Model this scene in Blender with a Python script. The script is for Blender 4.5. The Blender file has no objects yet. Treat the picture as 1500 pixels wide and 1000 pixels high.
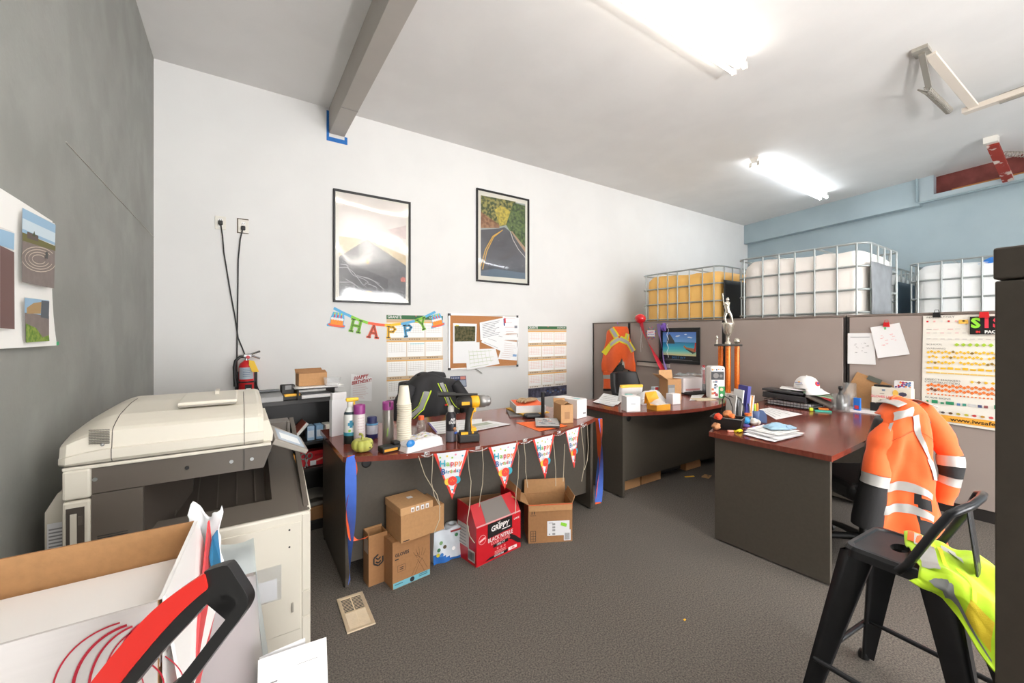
import bpy, bmesh, math, random
from mathutils import Matrix, Vector, noise
random.seed(7)
R = math.radians
PI = math.pi
SC = bpy.context.scene
COL = SC.collection
# ------------------------------------------------------------------ camera constants (1500 x 1000 frame)
H, D, FOC, CX, CY = 1.42, 4.72, 600.0, 750.0, 489.0
SN, CS = 0.5547, 0.83205
def ray(u, v):
    a = (u-CX)/FOC
    return SN+CS*a, CS-SN*a, (CY-v)/FOC
def Zp(u, v, z=0.0):          # where the sight line meets height z
    r = ray(u, v); t = (z-H)/r[2]; return Vector((r[0]*t, r[1]*t, z))
def Yp(u, v, y=D):            # ... meets the plane y
    r = ray(u, v); t = y/r[1]; return Vector((r[0]*t, y, H+r[2]*t))
def Xp(u, v, x=4.68):         # ... meets the plane x
    r = ray(u, v); t = x/r[0]; return Vector((x, r[1]*t, H+r[2]*t))
# ------------------------------------------------------------------ materials
def lin(c):
    c /= 255.0
    return c/12.92 if c <= .04045 else ((c+.055)/1.055)**2.4
MC = {}
def M(rgb, rough=.55, metal=0, n=0, ns=12, bump=0, bs=120, coat=0, spec=.5, sheen=0, trans=0, alpha=1, emit=0, stretch=None, name=None, detail=3):
    key = (tuple(rgb), rough, metal, n, ns, bump, bs, coat, spec, sheen, trans, alpha, emit, stretch)
    if key in MC: return MC[key]
    m = bpy.data.materials.new(name or 'mat_%d_%d_%d' % tuple(int(k) for k in rgb))
    m.use_nodes = True
    nt = m.node_tree; b = nt.nodes['Principled BSDF']
    col = tuple(lin(k) for k in rgb)
    b.inputs['Base Color'].default_value = (*col, 1)
    b.inputs['Roughness'].default_value = rough
    b.inputs['Metallic'].default_value = metal
    b.inputs['Specular IOR Level'].default_value = spec
    b.inputs['Coat Weight'].default_value = coat
    b.inputs['Coat Roughness'].default_value = .06
    b.inputs['Sheen Weight'].default_value = sheen
    b.inputs['Transmission Weight'].default_value = trans
    b.inputs['Alpha'].default_value = alpha
    if emit:
        b.inputs['Emission Color'].default_value = (*col, 1); b.inputs['Emission Strength'].default_value = emit
    if n or bump:
        tc = nt.nodes.new('ShaderNodeTexCoord'); src = tc.outputs['Object']
        if stretch:
            mp = nt.nodes.new('ShaderNodeMapping'); mp.inputs['Scale'].default_value = stretch
            nt.links.new(src, mp.inputs['Vector']); src = mp.outputs['Vector']
    if n:
        t = nt.nodes.new('ShaderNodeTexNoise'); t.inputs['Scale'].default_value = ns; t.inputs['Detail'].default_value = detail
        nt.links.new(src, t.inputs['Vector'])
        cr = nt.nodes.new('ShaderNodeValToRGB')
        cr.color_ramp.elements[0].position = .3; cr.color_ramp.elements[1].position = .7
        cr.color_ramp.elements[0].color = (*[max(0, k*(1-n)) for k in col], 1)
        cr.color_ramp.elements[1].color = (*[min(1, k*(1+n)) for k in col], 1)
        nt.links.new(t.outputs['Fac'], cr.inputs['Fac']); nt.links.new(cr.outputs['Color'], b.inputs['Base Color'])
    if bump:
        t2 = nt.nodes.new('ShaderNodeTexNoise'); t2.inputs['Scale'].default_value = bs; t2.inputs['Detail'].default_value = 3
        nt.links.new(src, t2.inputs['Vector'])
        bp = nt.nodes.new('ShaderNodeBump'); bp.inputs['Strength'].default_value = bump; bp.inputs['Distance'].default_value = .01
        nt.links.new(t2.outputs['Fac'], bp.inputs['Height']); nt.links.new(bp.outputs['Normal'], b.inputs['Normal'])
    MC[key] = m
    return m
def M_mix(name, c1, c2, scale, rough=.9, bump=0, bs=200, lo=.4, hi=.6, detail=6, c3=None, s3=1.2, f3=.5, stretch=None, metal=0, spec=.4):
    """two-tone mottled surface with an optional third large-scale stain tone"""
    m = bpy.data.materials.new(name); m.use_nodes = True; nt = m.node_tree; b = nt.nodes['Principled BSDF']
    b.inputs['Roughness'].default_value = rough; b.inputs['Metallic'].default_value = metal; b.inputs['Specular IOR Level'].default_value = spec
    tc = nt.nodes.new('ShaderNodeTexCoord'); src = tc.outputs['Object']
    if stretch:
        mp = nt.nodes.new('ShaderNodeMapping'); mp.inputs['Scale'].default_value = stretch
        nt.links.new(src, mp.inputs['Vector']); src = mp.outputs['Vector']
    def nz(sc, d):
        t = nt.nodes.new('ShaderNodeTexNoise'); t.inputs['Scale'].default_value = sc; t.inputs['Detail'].default_value = d
        nt.links.new(src, t.inputs['Vector']); return t.outputs['Fac']
    cr = nt.nodes.new('ShaderNodeValToRGB')
    cr.color_ramp.elements[0].position = lo; cr.color_ramp.elements[1].position = hi
    cr.color_ramp.elements[0].color = (*[lin(k) for k in c1], 1); cr.color_ramp.elements[1].color = (*[lin(k) for k in c2], 1)
    nt.links.new(nz(scale, detail), cr.inputs['Fac']); out = cr.outputs['Color']
    if c3:
        r3 = nt.nodes.new('ShaderNodeValToRGB'); r3.color_ramp.elements[0].position = .45; r3.color_ramp.elements[1].position = .75
        r3.color_ramp.elements[0].color = (0, 0, 0, 1); r3.color_ramp.elements[1].color = (f3, f3, f3, 1)
        nt.links.new(nz(s3, 5), r3.inputs['Fac'])
        mx = nt.nodes.new('ShaderNodeMix'); mx.data_type = 'RGBA'
        nt.links.new(r3.outputs['Color'], mx.inputs[0]); nt.links.new(out, mx.inputs[6]); mx.inputs[7].default_value = (*[lin(k) for k in c3], 1)
        out = mx.outputs[2]
    nt.links.new(out, b.inputs['Base Color'])
    if bump:
        bp = nt.nodes.new('ShaderNodeBump'); bp.inputs['Strength'].default_value = bump; bp.inputs['Distance'].default_value = .01
        nt.links.new(nz(bs, 4), bp.inputs['Height']); nt.links.new(bp.outputs['Normal'], b.inputs['Normal'])
    return m
def M_clear(name, tint=(255, 255, 255), fac=.12, rough=.05, haze=0):
    """clear film or glass: mostly see-through with a sharp sheen; haze adds milky white"""
    m = bpy.data.materials.new(name); m.use_nodes = True; nt = m.node_tree
    out = nt.nodes['Material Output']; nt.nodes.remove(nt.nodes['Principled BSDF'])
    tr = nt.nodes.new('ShaderNodeBsdfTransparent'); tr.inputs['Color'].default_value = (*[lin(k) for k in tint], 1)
    gl = nt.nodes.new('ShaderNodeBsdfGlossy'); gl.inputs['Roughness'].default_value = rough
    fr = nt.nodes.new('ShaderNodeLayerWeight'); pw = nt.nodes.new('ShaderNodeMath'); pw.operation = 'POWER'; pw.inputs[1].default_value = 4
    nt.links.new(fr.outputs['Facing'], pw.inputs[0])
    ad = nt.nodes.new('ShaderNodeMath'); ad.operation = 'MULTIPLY_ADD'; ad.inputs[1].default_value = .55; ad.inputs[2].default_value = .035+fac; nt.links.new(pw.outputs[0], ad.inputs[0])
    mx = nt.nodes.new('ShaderNodeMixShader'); nt.links.new(ad.outputs[0], mx.inputs[0])
    nt.links.new(tr.outputs[0], mx.inputs[1]); nt.links.new(gl.outputs[0], mx.inputs[2]); last = mx
    if haze:
        df = nt.nodes.new('ShaderNodeBsdfDiffuse'); df.inputs['Color'].default_value = (*[lin(k) for k in tint], 1)
        m2 = nt.nodes.new('ShaderNodeMixShader'); m2.inputs[0].default_value = haze
        nt.links.new(mx.outputs[0], m2.inputs[1]); nt.links.new(df.outputs[0], m2.inputs[2]); last = m2
    nt.links.new(last.outputs[0], out.inputs['Surface'])
    return m
# ------------------------------------------------------------------ mesh builder
WM = {}
class MB:
    def __init__(s): s.v = []; s.f = []; s.mi = []; s.sm = []; s.mats = []
    def idx(s, m):
        if m not in s.mats: s.mats.append(m)
        return s.mats.index(m)
    def add(s, vs, fs, m, smooth=False, X=None):
        o = len(s.v); i = s.idx(m)
        s.v += [(X @ Vector(p)) if X is not None else Vector(p) for p in vs]
        for f in fs: s.f.append([o+k for k in f]); s.mi.append(i); s.sm.append(smooth)
        return s
    def box(s, c, d, m, X=None):
        x, y, z = (k/2 for k in d)
        vs = [(c[0]+a*x, c[1]+b*y, c[2]+e*z) for a, b, e in ((-1,-1,-1),(1,-1,-1),(1,1,-1),(-1,1,-1),(-1,-1,1),(1,-1,1),(1,1,1),(-1,1,1))]
        return s.add(vs, [(3,2,1,0),(4,5,6,7),(0,1,5,4),(1,2,6,5),(2,3,7,6),(3,0,4,7)], m, False, X)
    def bx(s, x0, x1, y0, y1, z0, z1, m, X=None):
        return s.box(((x0+x1)/2, (y0+y1)/2, (z0+z1)/2), (abs(x1-x0), abs(y1-y0), abs(z1-z0)), m, X)
    def rbox(s, c, d, r, m, seg=3, X=None, sel=None):
        bm = bmesh.new(); bmesh.ops.create_cube(bm, size=1)
        for v in bm.verts: v.co = Vector((v.co.x*d[0], v.co.y*d[1], v.co.z*d[2]))
        es = [e for e in bm.edges if sel is None or sel(e.verts[0].co, e.verts[1].co)]
        bmesh.ops.bevel(bm, geom=es, offset=r, segments=seg, affect='EDGES', profile=.5)
        bm.verts.ensure_lookup_table()
        for i, v in enumerate(bm.verts): v.index = i
        s.add([v.co+Vector(c) for v in bm.verts], [[v.index for v in f.verts] for f in bm.faces], m, False, X)
        bm.free(); return s
    def prism(s, pts, h, m, X=None, smooth=False):
        """closed 2-D outline (counter-clockwise) in XY pushed from z=0 to z=h"""
        n = len(pts)
        vs = [(p[0], p[1], 0) for p in pts]+[(p[0], p[1], h) for p in pts]
        s.add(vs, [tuple(range(n-1, -1, -1)), tuple(range(n, 2*n))], m, False, X)
        return s.add(vs, [(i, (i+1) % n, n+(i+1) % n, n+i) for i in range(n)], m, smooth, X)
    def lathe(s, prof, m, n=20, c=(0,0,0), X=None, smooth=True):
        vs = []; fs = []
        for r, z in prof:
            for k in range(n):
                a = 2*PI*k/n; vs.append((c[0]+r*math.cos(a), c[1]+r*math.sin(a), c[2]+z))
        for i in range(len(prof)-1):
            for k in range(n):
                k2 = (k+1) % n; fs.append((i*n+k, i*n+k2, (i+1)*n+k2, (i+1)*n+k))
        s.add(vs, fs, m, smooth, X)
        for i, flip in ((0, True), (len(prof)-1, False)):
            if prof[i][0] > 1e-5:
                ring = [vs[i*n+k] for k in range(n)]
                s.add(ring, [tuple(range(n-1, -1, -1)) if flip else tuple(range(n))], m, False, X)
        return s
    def tube(s, pts, r, m, n=8, closed=False, X=None, flat=1.0, caps=True):
        pts = [Vector(p) for p in pts]; N = len(pts); rr = r if isinstance(r, (list, tuple)) else [r]*N
        vs = []; fs = []; up = None
        for i, p in enumerate(pts):
            a = pts[(i-1) % N] if (closed or i) else p; b = pts[(i+1) % N] if (closed or i < N-1) else p
            t = (b-a).normalized()
            if up is None:
                up = Vector((0, 0, 1)) if abs(t.z) < .95 else Vector((1, 0, 0))
            x = t.cross(up)
            if x.length < 1e-4: x = t.cross(Vector((0, 1, .1)))
            x.normalize(); y = x.cross(t).normalized(); up = y
            for k in range(n):
                an = 2*PI*k/n; vs.append(p+x*(rr[i]*math.cos(an))+y*(rr[i]*flat*math.sin(an)))
        L = N if closed else N-1
        for i in range(L):
            for k in range(n):
                fs.append((i*n+k, i*n+(k+1) % n, ((i+1) % N)*n+(k+1) % n, ((i+1) % N)*n+k))
        s.add(vs, fs, m, True, X)
        if caps and not closed:
            s.add(vs[:n], [tuple(range(n-1, -1, -1))], m, False, X); s.add(vs[-n:], [tuple(range(n))], m, False, X)
        return s
    def poly(s, pts, m, X=None):
        return s.add(pts, [tuple(range(len(pts)))], m, False, X)
    def grid(s, fn, nu, nv, m, X=None, smooth=True, mf=None):
        """fn(u,v) for u,v in 0..1; mf(u,v) may choose another material per face"""
        vs = [fn(i/nu, j/nv) for j in range(nv+1) for i in range(nu+1)]
        o = len(s.v); s.v += [(X @ Vector(p)) if X is not None else Vector(p) for p in vs]
        for j in range(nv):
            for i in range(nu):
                s.f.append([o+j*(nu+1)+i, o+j*(nu+1)+i+1, o+(j+1)*(nu+1)+i+1, o+(j+1)*(nu+1)+i])
                s.mi.append(s.idx((mf((i+.5)/nu, (j+.5)/nv) or m) if mf else m)); s.sm.append(smooth)
        return s
    def ball(s, c, r, m, nu=20, nv=12, X=None):
        r = r if isinstance(r, (tuple, list)) else (r, r, r)
        def fn(u, v):
            a = 2*PI*u; b = PI*(v-.5); return (c[0]+r[0]*math.cos(b)*math.cos(a), c[1]+r[1]*math.cos(b)*math.sin(a), c[2]+r[2]*math.sin(b))
        return s.grid(fn, nu, nv, m, X)
    def bounds(s):
        xs = [p.x for p in s.v]; ys = [p.y for p in s.v]; zs = [p.z for p in s.v]
        return (min(xs), max(xs), min(ys), max(ys), min(zs), max(zs))
    def build(s, name, parent=None, w=False, bevel=0, seg=2, sub=0, solid=0, offset=0, loc=None, rz=0, weld=False):
        vs = s.v; mat = Matrix.Identity(4)
        if parent is not None: mat = WM[parent]
        elif loc is not None: mat = Matrix.Translation(loc) @ Matrix.Rotation(rz, 4, 'Z')
        elif w and vs:                                   # origin at the base of the thing
            b = s.bounds(); mat = Matrix.Translation(((b[0]+b[1])/2, (b[2]+b[3])/2, b[4]))
        if w:
            inv = mat.inverted(); vs = [inv @ p for p in vs]
        me = bpy.data.meshes.new(name); me.from_pydata([tuple(p) for p in vs], [], s.f)
        for k in s.mats: me.materials.append(k)
        me.polygons.foreach_set('material_index', s.mi); me.polygons.foreach_set('use_smooth', s.sm)
        if weld:
            bm = bmesh.new(); bm.from_mesh(me); bmesh.ops.remove_doubles(bm, verts=bm.verts, dist=1e-5); bm.to_mesh(me); bm.free()
        me.update(); o = bpy.data.objects.new(name, me); COL.objects.link(o)
        if parent is not None: o.parent = parent
        else: o.matrix_world = mat
        WM[o] = mat
        if solid:
            q = o.modifiers.new('thickness', 'SOLIDIFY'); q.thickness = solid; q.offset = offset
        if bevel:
            q = o.modifiers.new('edge', 'BEVEL'); q.width = bevel; q.segments = seg; q.limit_method = 'ANGLE'; q.angle_limit = R(40)
        if sub:
            q = o.modifiers.new('smooth', 'SUBSURF'); q.levels = sub; q.render_levels = sub
        return o
def tag(o, label, cat, group=None):
    o['label'] = label; o['category'] = cat
    if group: o['group'] = group
    return o
def thing(name, label, cat, loc=(0, 0, 0), rz=0, group=None):
    o = bpy.data.objects.new(name, None); COL.objects.link(o); o.empty_display_size = .05
    o.location = loc; o.rotation_euler = (0, 0, rz)
    WM[o] = Matrix.Translation(loc) @ Matrix.Rotation(rz, 4, 'Z')
    return tag(o, label, cat, group)
def struct(o): o['kind'] = 'structure'; return o
def dup(root, loc, rz, label, group=None):
    r = root.copy(); COL.objects.link(r); r.location = loc; r.rotation_euler = (0, 0, rz); r['label'] = label
    if group: r['group'] = group
    WM[r] = Matrix.Translation(loc) @ Matrix.Rotation(rz, 4, 'Z')
    for ch in list(root.children):
        c = ch.copy(); COL.objects.link(c); c.parent = r; WM[c] = WM[r]
        for g in list(ch.children):
            d = g.copy(); COL.objects.link(d); d.parent = c; WM[d] = WM[r]
    return r
class Pl:
    """a flat frame in the world: origin, right and up directions, normal towards the viewer"""
    def __init__(s, o, xd=(1, 0, 0), yd=(0, 0, 1)):
        s.o = Vector(o); s.x = Vector(xd).normalized(); s.y = Vector(yd); s.y = (s.y-s.x*s.y.dot(s.x)).normalized(); s.n = s.x.cross(s.y)
    s = 1.0
    def p(s, x, y, f=0): return s.o+s.x*(x*s.s)+s.y*(y*s.s)+s.n*f
    def poly(s, mb, pts, m, f=.001): mb.poly([s.p(x, y, f) for x, y in pts], m)
    def quad(s, mb, x0, y0, x1, y1, m, f=.001): s.poly(mb, [(x0, y0), (x1, y0), (x1, y1), (x0, y1)], m, f)
    def slab(s, mb, x0, y0, x1, y1, m, f0, f1): mb.bx(x0, x1, y0, y1, f0, f1, m, s.mat())
    def disc(s, mb, x, y, r, m, f=.001, n=16, ry=None): s.poly(mb, [(x+r*math.cos(2*PI*k/n), y+(ry or r)*math.sin(2*PI*k/n)) for k in range(n)], m, f)
    def line(s, mb, pts, w, m, f=.001):
        for (a, b), (c, d) in zip(pts[:-1], pts[1:]):
            l = math.hypot(c-a, d-b) or 1; nx, ny = -(d-b)/l*w/2, (c-a)/l*w/2
            s.poly(mb, [(a-nx, b-ny), (c-nx, d-ny), (c+nx, d+ny), (a+nx, b+ny)], m, f)
    def mat(s): 
        return Matrix(((s.x.x, s.y.x, s.n.x, s.o.x), (s.x.y, s.y.y, s.n.y, s.o.y), (s.x.z, s.y.z, s.n.z, s.o.z), (0, 0, 0, 1)))
    def txt(s, mb, t, x, y, size, m, f=.0015, bold=0, sx=1, shear=0, rot=0, align='CENTER'):
        vs, fs = glyphs(t, bold, align)
        c, q = math.cos(rot), math.sin(rot); out = []
        for a, b in vs:
            a, b = (a*sx+b*shear)*size, b*size
            out.append(s.p(x+a*c-b*q, y+a*q+b*c, f))
        mb.add(out, fs, m)
GC = {}
def glyphs(t, bold=0, align='CENTER'):
    k = (t, bold, align)
    if k not in GC:
        cu = bpy.data.curves.new('t', 'FONT'); cu.body = t; cu.align_x = align; cu.align_y = 'CENTER'; cu.offset = bold; cu.resolution_u = 2
        o = bpy.data.objects.new('t', cu); me = bpy.data.meshes.new_from_object(o)
        GC[k] = ([(v.co.x, v.co.y) for v in me.vertices], [tuple(p.vertices) for p in me.polygons])
        bpy.data.objects.remove(o); bpy.data.curves.remove(cu); bpy.data.meshes.remove(me)
    return GC[k]
def wob(x, y, s=1.0, seed=0.0): return noise.noise(Vector((x*s+seed, y*s-seed, seed*1.7)))
def rz_(a): return Matrix.Rotation(a, 4, 'Z')
def T(x, y, z, a=0, tilt=0, roll=0): return Matrix.Translation((x, y, z)) @ rz_(a) @ Matrix.Rotation(tilt, 4, 'X') @ Matrix.Rotation(roll, 4, 'Y')
BACK = lambda x=0, z=0, f=.002: Pl((x, D-f, z), (1, 0, 0), (0, 0, 1))             # on the white back wall
DIV = lambda y=0, z=0, f=.002, x=4.68: Pl((x-f, y, z), (0, -1, 0), (0, 0, 1))      # on the fabric partition
# common materials
WHITE = M((236, 235, 232), .6); PAPER = M((238, 238, 238), .75); PAPER2 = M((226, 226, 228), .75); PAPER3 = M((246, 245, 242), .75)
BLACK = M((22, 22, 23), .45); BLACKM = M((30, 29, 29), .5); INK = M((35, 35, 38), .7); GREYINK = M((150, 150, 152), .7)
KRAFT = M((178, 134, 90), .8, n=.06, ns=60, bump=.03, bs=200); KRAFT2 = M((160, 115, 74), .8, n=.06, ns=60); KRAFT3 = M((196, 152, 106), .8, n=.05, ns=60)
CREAM = M((214, 208, 194), .42); CREAM2 = M((204, 198, 184), .45)
RED = M((206, 28, 34), .45); YEL = M((246, 186, 40), .5); ORANGE = M((240, 110, 40), .5)
HIVIS = M((255, 104, 40), .75, n=.05, ns=20, bump=.08, bs=220, sheen=.2); LIME = M((196, 236, 30), .7, n=.06, ns=30, bump=.1, bs=400, sheen=.2)
REFL = M((190, 188, 184), .35, metal=.15, bump=.03, bs=300); LEMON = M((250, 236, 50), .6)
STEEL = M((170, 172, 172), .35, metal=.85); CHROME = M((200, 200, 200), .2, metal=.95)
DKLAM = M((80, 74, 66), .42, n=.05, ns=60, spec=.4)
CLEAR = M_clear('clear_plastic', (252, 253, 253), .04, .08); CLEARH = M_clear('clear_bag', (250, 251, 252), .05, .12, .22)
# ================================================================== THE SETTING
LX, CEIL = -0.62, 3.83
FRONT = -4.2
BX0, BSL = 9.35, 0.19                     # right wall: x at the back corner, and how far it comes in per metre
def bwx(y): return BX0-BSL*(D-y)
m_carpet = M_mix('carpet', (84, 79, 75), (124, 117, 109), 140, .95, .3, 520, .35, .65, c3=(96, 92, 88), s3=.9, f3=.6, spec=.15)
m_white = M_mix('white_wall_paint', (219, 218, 216), (222, 221, 219), 2, .75, .02, 60)
m_conc = M_mix('grey_concrete_paint', (146, 147, 142), (154, 155, 150), 4, .75, .10, 45, c3=(128, 126, 122), s3=1.3, f3=.45)
m_ceil = M_mix('ceiling_paint', (224, 222, 220), (228, 226, 224), 2, .85, .04, 30)
m_blue = M_mix('blue_wall_paint', (160, 176, 183), (165, 181, 187), 2, .55, .04, 60)
b = MB(); b.bx(LX-.2, 10, FRONT-2, D+.2, -.1, 0, m_carpet); struct(b.build('floor'))
b = MB(); b.bx(LX-.2, 10, FRONT, D+.2, CEIL, CEIL+.1, m_ceil); 
struct(b.build('ceiling'))
b = MB(); b.bx(LX-.2, 10, D, D+.2, 0, CEIL, m_white); struct(b.build('wall_back'))
b = MB(); b.bx(LX-.2, LX, FRONT, D, 0, CEIL, m_conc); struct(b.build('wall_left'))
b = MB(); pts = [(bwx(D)+.16, D), (bwx(FRONT)+.16, FRONT), (10.2, FRONT), (10.2, D)]
b.prism(pts[::-1], CEIL, m_blue); struct(b.build('wall_right'))
# unseen front wall behind the photographer; its wide doorway is added to let fill daylight in
b = MB(); b.bx(LX-.2, .2, FRONT-.2, FRONT, 0, CEIL, m_white); b.bx(6.6, 10, FRONT-.2, FRONT, 0, CEIL, m_white); b.bx(.2, 6.6, FRONT-.2, FRONT, 2.45, CEIL, m_white)
struct(b.build('wall_front'))
# pale strip along the corner and a thin painted line on the concrete
b = MB(); b.bx(LX, LX+.006, D-.006, D, 0, 3.8, m_white); 
struct(b.build('trim_1'))
b = MB(); p0 = Xp(96, 208, LX); p1 = Xp(228, 350, LX)
b.tube([(LX+.001, p0.y, p0.z), (LX+.001, (p0.y+p1.y)/2, (p0.z+p1.z)/2), (LX+.001, p1.y, p1.z)], .0035, M((176, 174, 166), .8), 5); struct(b.build('trim_2'))
# ceiling beam ending in the back wall
m_beam = M((176, 170, 163), .55, n=.03, ns=4)
b = MB(); b.bx(.80, .955, FRONT, D-.005, 3.56, CEIL-.001, m_beam); b.bx(.80, .955, D-.62, D-.612, 3.553, 3.56, M((150, 145, 140), .6)); struct(b.build('beam', bevel=.004))
b = MB(); tape = M((30, 104, 178), .7, n=.1, ns=30)
q = BACK(0, 0, .003)
q.quad(b, .775, 3.50, .80, 3.80, tape, 0); q.quad(b, .775, 3.48, .97, 3.525, tape, .0005); q.quad(b, .955, 3.48, .985, 3.56, tape, .001)
tag(b.build('masking_tape', w=True, solid=.001), 'blue masking tape on the white wall around the end of the ceiling beam', 'tape')
# blue soffit along the right wall, with the maroon recess and its pale frame
ys = 1.78
def rw(y, f=0): return Vector((bwx(y)-f, y))
b = MB(); pts = [tuple(rw(D)), tuple(rw(ys)), tuple(rw(ys, -.16)), tuple(rw(D, -.16))]
b.prism(pts, CEIL-3.42, m_blue, T(0, 0, 3.42)); struct(b.build('trim_3'))
b = MB(); m_mar = M_mix('maroon_paint', (112, 52, 46), (128, 64, 58), 6, .6)
pts = [tuple(rw(ys, -.15)), tuple(rw(-1.5, -.15)), tuple(rw(-1.5, -.17)), tuple(rw(ys, -.17))]
b.prism(pts, CEIL-3.5, m_mar, T(0, 0, 3.5)); struct(b.build('trim_4'))
b = MB(); m_ph = M((168, 182, 188), .5); m_or = M((176, 112, 56), .7)
pts = [tuple(rw(ys, .02)), tuple(rw(-1.5, .02)), tuple(rw(-1.5, -.15)), tuple(rw(ys, -.15))]
b.prism(pts, .07, m_ph, T(0, 0, 3.46)); 
pts = [tuple(rw(ys-.35, -.02)), tuple(rw(-1.5, -.02)), tuple(rw(-1.5, -.10)), tuple(rw(ys-.35, -.10))]
b.prism(pts, .03, m_or, T(0, 0, 3.53))
pts = [tuple(rw(ys, .0)), tuple(rw(ys-.16, .0)), tuple(rw(ys-.16, -.15)), tuple(rw(ys, -.15))]
b.prism(pts, CEIL-3.53, m_ph, T(0, 0, 3.53)); struct(b.build('trim_5'))
b = MB(); p = rw(ys+.03, .03); e = rw(-1.5, .03)
b.tube([(p.x, p.y, CEIL), (p.x, p.y, 3.47), (p.x-.01, p.y-.04, 3.44), (e.x, e.y, 3.44)], .014, M((150, 168, 174), .5), 8)
tag(b.build('wall_conduit', w=True), 'thin grey blue conduit bending round the maroon recess near the ceiling', 'conduit')
# raised platform behind the partition that carries the tanks
b = MB(); b.bx(4.95, 8.55, .1, 4.55, 0, 1.17, M((120, 118, 114), .8, n=.1)); struct(b.build('floor_platform'))
# ------------------------------------------------------------------ strip lights
LK = .44
m_tube = M((255, 250, 243), .5, emit=26*LK, name='warm_tube'); m_tubec = M((240, 248, 255), .5, emit=36*LK, name='cool_tube')
m_fix = M((226, 222, 214), .4)
def strip_light(x0, x1, y, tube, label, rot=0):
    L = x1-x0; t = thing('strip_light', label, 'ceiling light', ((x0+x1)/2, y, 3.69), rot, 'strip lights on the ceiling')
    b = MB(); b.prism([(-.055, .125), (-.035, .075), (-.02, .06), (.02, .06), (.035, .075), (.055, .125), (.055, .14), (-.055, .14)], L, m_fix, Matrix.Translation((-L/2, 0, 0)) @ Matrix(((0, 0, 1, 0), (1, 0, 0, 0), (0, 1, 0, 0), (0, 0, 0, 1)))); b.build('housing', t)
    for s in (-1, 1):
        b = MB(); b.tube([(-L/2+.03, s*.048, .042), (L/2-.03, s*.048, .042)], .017, tube, 12); b.build('fluorescent_tube', t)
        for e in (-1, 1):
            b = MB(); b.rbox((e*(L/2-.012), s*.048, .05), (.022, .038, .062), .006, m_fix); b.build('lamp_holder', t)
    return t
strip_light(1.22, 3.66, 1.88, m_tube, 'bright long strip light on the ceiling above the desks nearest the beam')
strip_light(5.85, 8.30, 2.84, m_tubec, 'strip light on the ceiling over the wrapped tanks by the blue wall', R(1))
strip_light(1.3, 3.7, -1.9, m_tube, 'added fill strip light on the ceiling near the added doorway behind')  # unseen extra fixture behind the camera, added for brightness
strip_light(5.2, 7.6, -1.9, m_tubec, 'added fill strip light on the ceiling near the added doorway, blue wall side')  # second unseen extra fixture, added as fill from behind
# ------------------------------------------------------------------ ceiling hardware
m_gal = M((176, 170, 160), .4, metal=.55, n=.15, ns=20); m_gal2 = M((160, 155, 146), .45, metal=.5)
m_beige = M((214, 204, 192), .5)
def spring(b, p, q, r, turns, m, wr=.004):
    p, q = Vector(p), Vector(q); d = q-p; L = d.length; t = d/L; a = t.orthogonal().normalized(); c = t.cross(a)
    N = turns*8
    b.tube([p+t*(L*k/N)+a*(r*math.cos(2*PI*k/8))+c*(r*math.sin(2*PI*k/8)) for k in range(N+1)], wr, m, 5)
a0 = Zp(1350, 78, 3.80); a1 = Zp(1428, 158, 3.62); a2 = Zp(1560, 112, 3.62)
t = thing('door_track_bracket', 'beige ceiling bracket with a coiled spring and a long rail to the right', 'bracket', a0)
b = MB(); d = (a1-a0).normalized(); sd = d.cross(Vector((0, 0, 1))).normalized()
def bar(b, p, q, w, h, m):
    p, q = Vector(p), Vector(q); t_ = (q-p).normalized(); s_ = t_.cross(Vector((0, 0, 1))).normalized(); u_ = s_.cross(t_)
    b.add([p+s_*x+u_*z for x, z in ((-w,-h),(w,-h),(w,h),(-w,h))]+[q+s_*x+u_*z for x, z in ((-w,-h),(w,-h),(w,h),(-w,h))], [(0,1,2,3),(7,6,5,4),(0,4,5,1),(1,5,6,2),(2,6,7,3),(3,7,4,0)], m)
bar(b, a0+Vector((.12, -.03, .02)), a1, .035, .012, m_beige); b.build('arm', t, w=True, bevel=.003)
b = MB(); bar(b, a1-(a2-a1).normalized()*.08, a2, .04, .025, m_beige); bar(b, a1+(a2-a1)*.3, a2, .012, .045, m_gal2); b.build('rail', t, w=True, bevel=.003)
b = MB(); spring(b, a0+d*.52+sd*-.0+Vector((-.02, .13, -.03)), a0+d*1.02+Vector((0, .13, -.03)), .028, 22, m_gal2, .006); b.build('spring', t, w=True)
b = MB(); bar(b, a0, a0+d*.5+Vector((-.02, .11, -.02)), .02, .02, m_gal2); b.box(a0+Vector((0, 0, .015)), (.14, .1, .03), m_gal); b.build('mounting_plate', t, w=True)
b = MB(); h0 = a0+d*.55+Vector((0, .13, -.03)); b.tube([h0, h0+Vector((-.25, .02, -.06)), h0+Vector((-.23, -.03, -.12))], .006, m_gal2, 6); b.build('hook', t, w=True)
c0 = Zp(1452, 205, 3.80); c1 = Xp(1478, 266, bwx(.9)+.02); 
t = thing('door_closer_arm', 'red and white painted arm with a spring in front of the maroon recess', 'bracket', c0)
m_redp = M_mix('chipped_red_paint', (150, 50, 38), (206, 190, 180), 9, .6, lo=.55, hi=.6)
b = MB(); b.box(c0+Vector((0, 0, 0)), (.12, .12, .09), M((222, 218, 210), .5)); b.build('mounting_plate', t, w=True)
b = MB(); bar(b, c0+Vector((.02, -.01, -.06)), c1, .05, .018, m_redp); b.build('arm', t, w=True)
b = MB(); spring(b, c0+(c1-c0)*.35+Vector((0, -.06, 0)), c1+Vector((0, -.55, .14)), .03, 24, m_gal, .006); b.build('spring', t, w=True)
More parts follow.
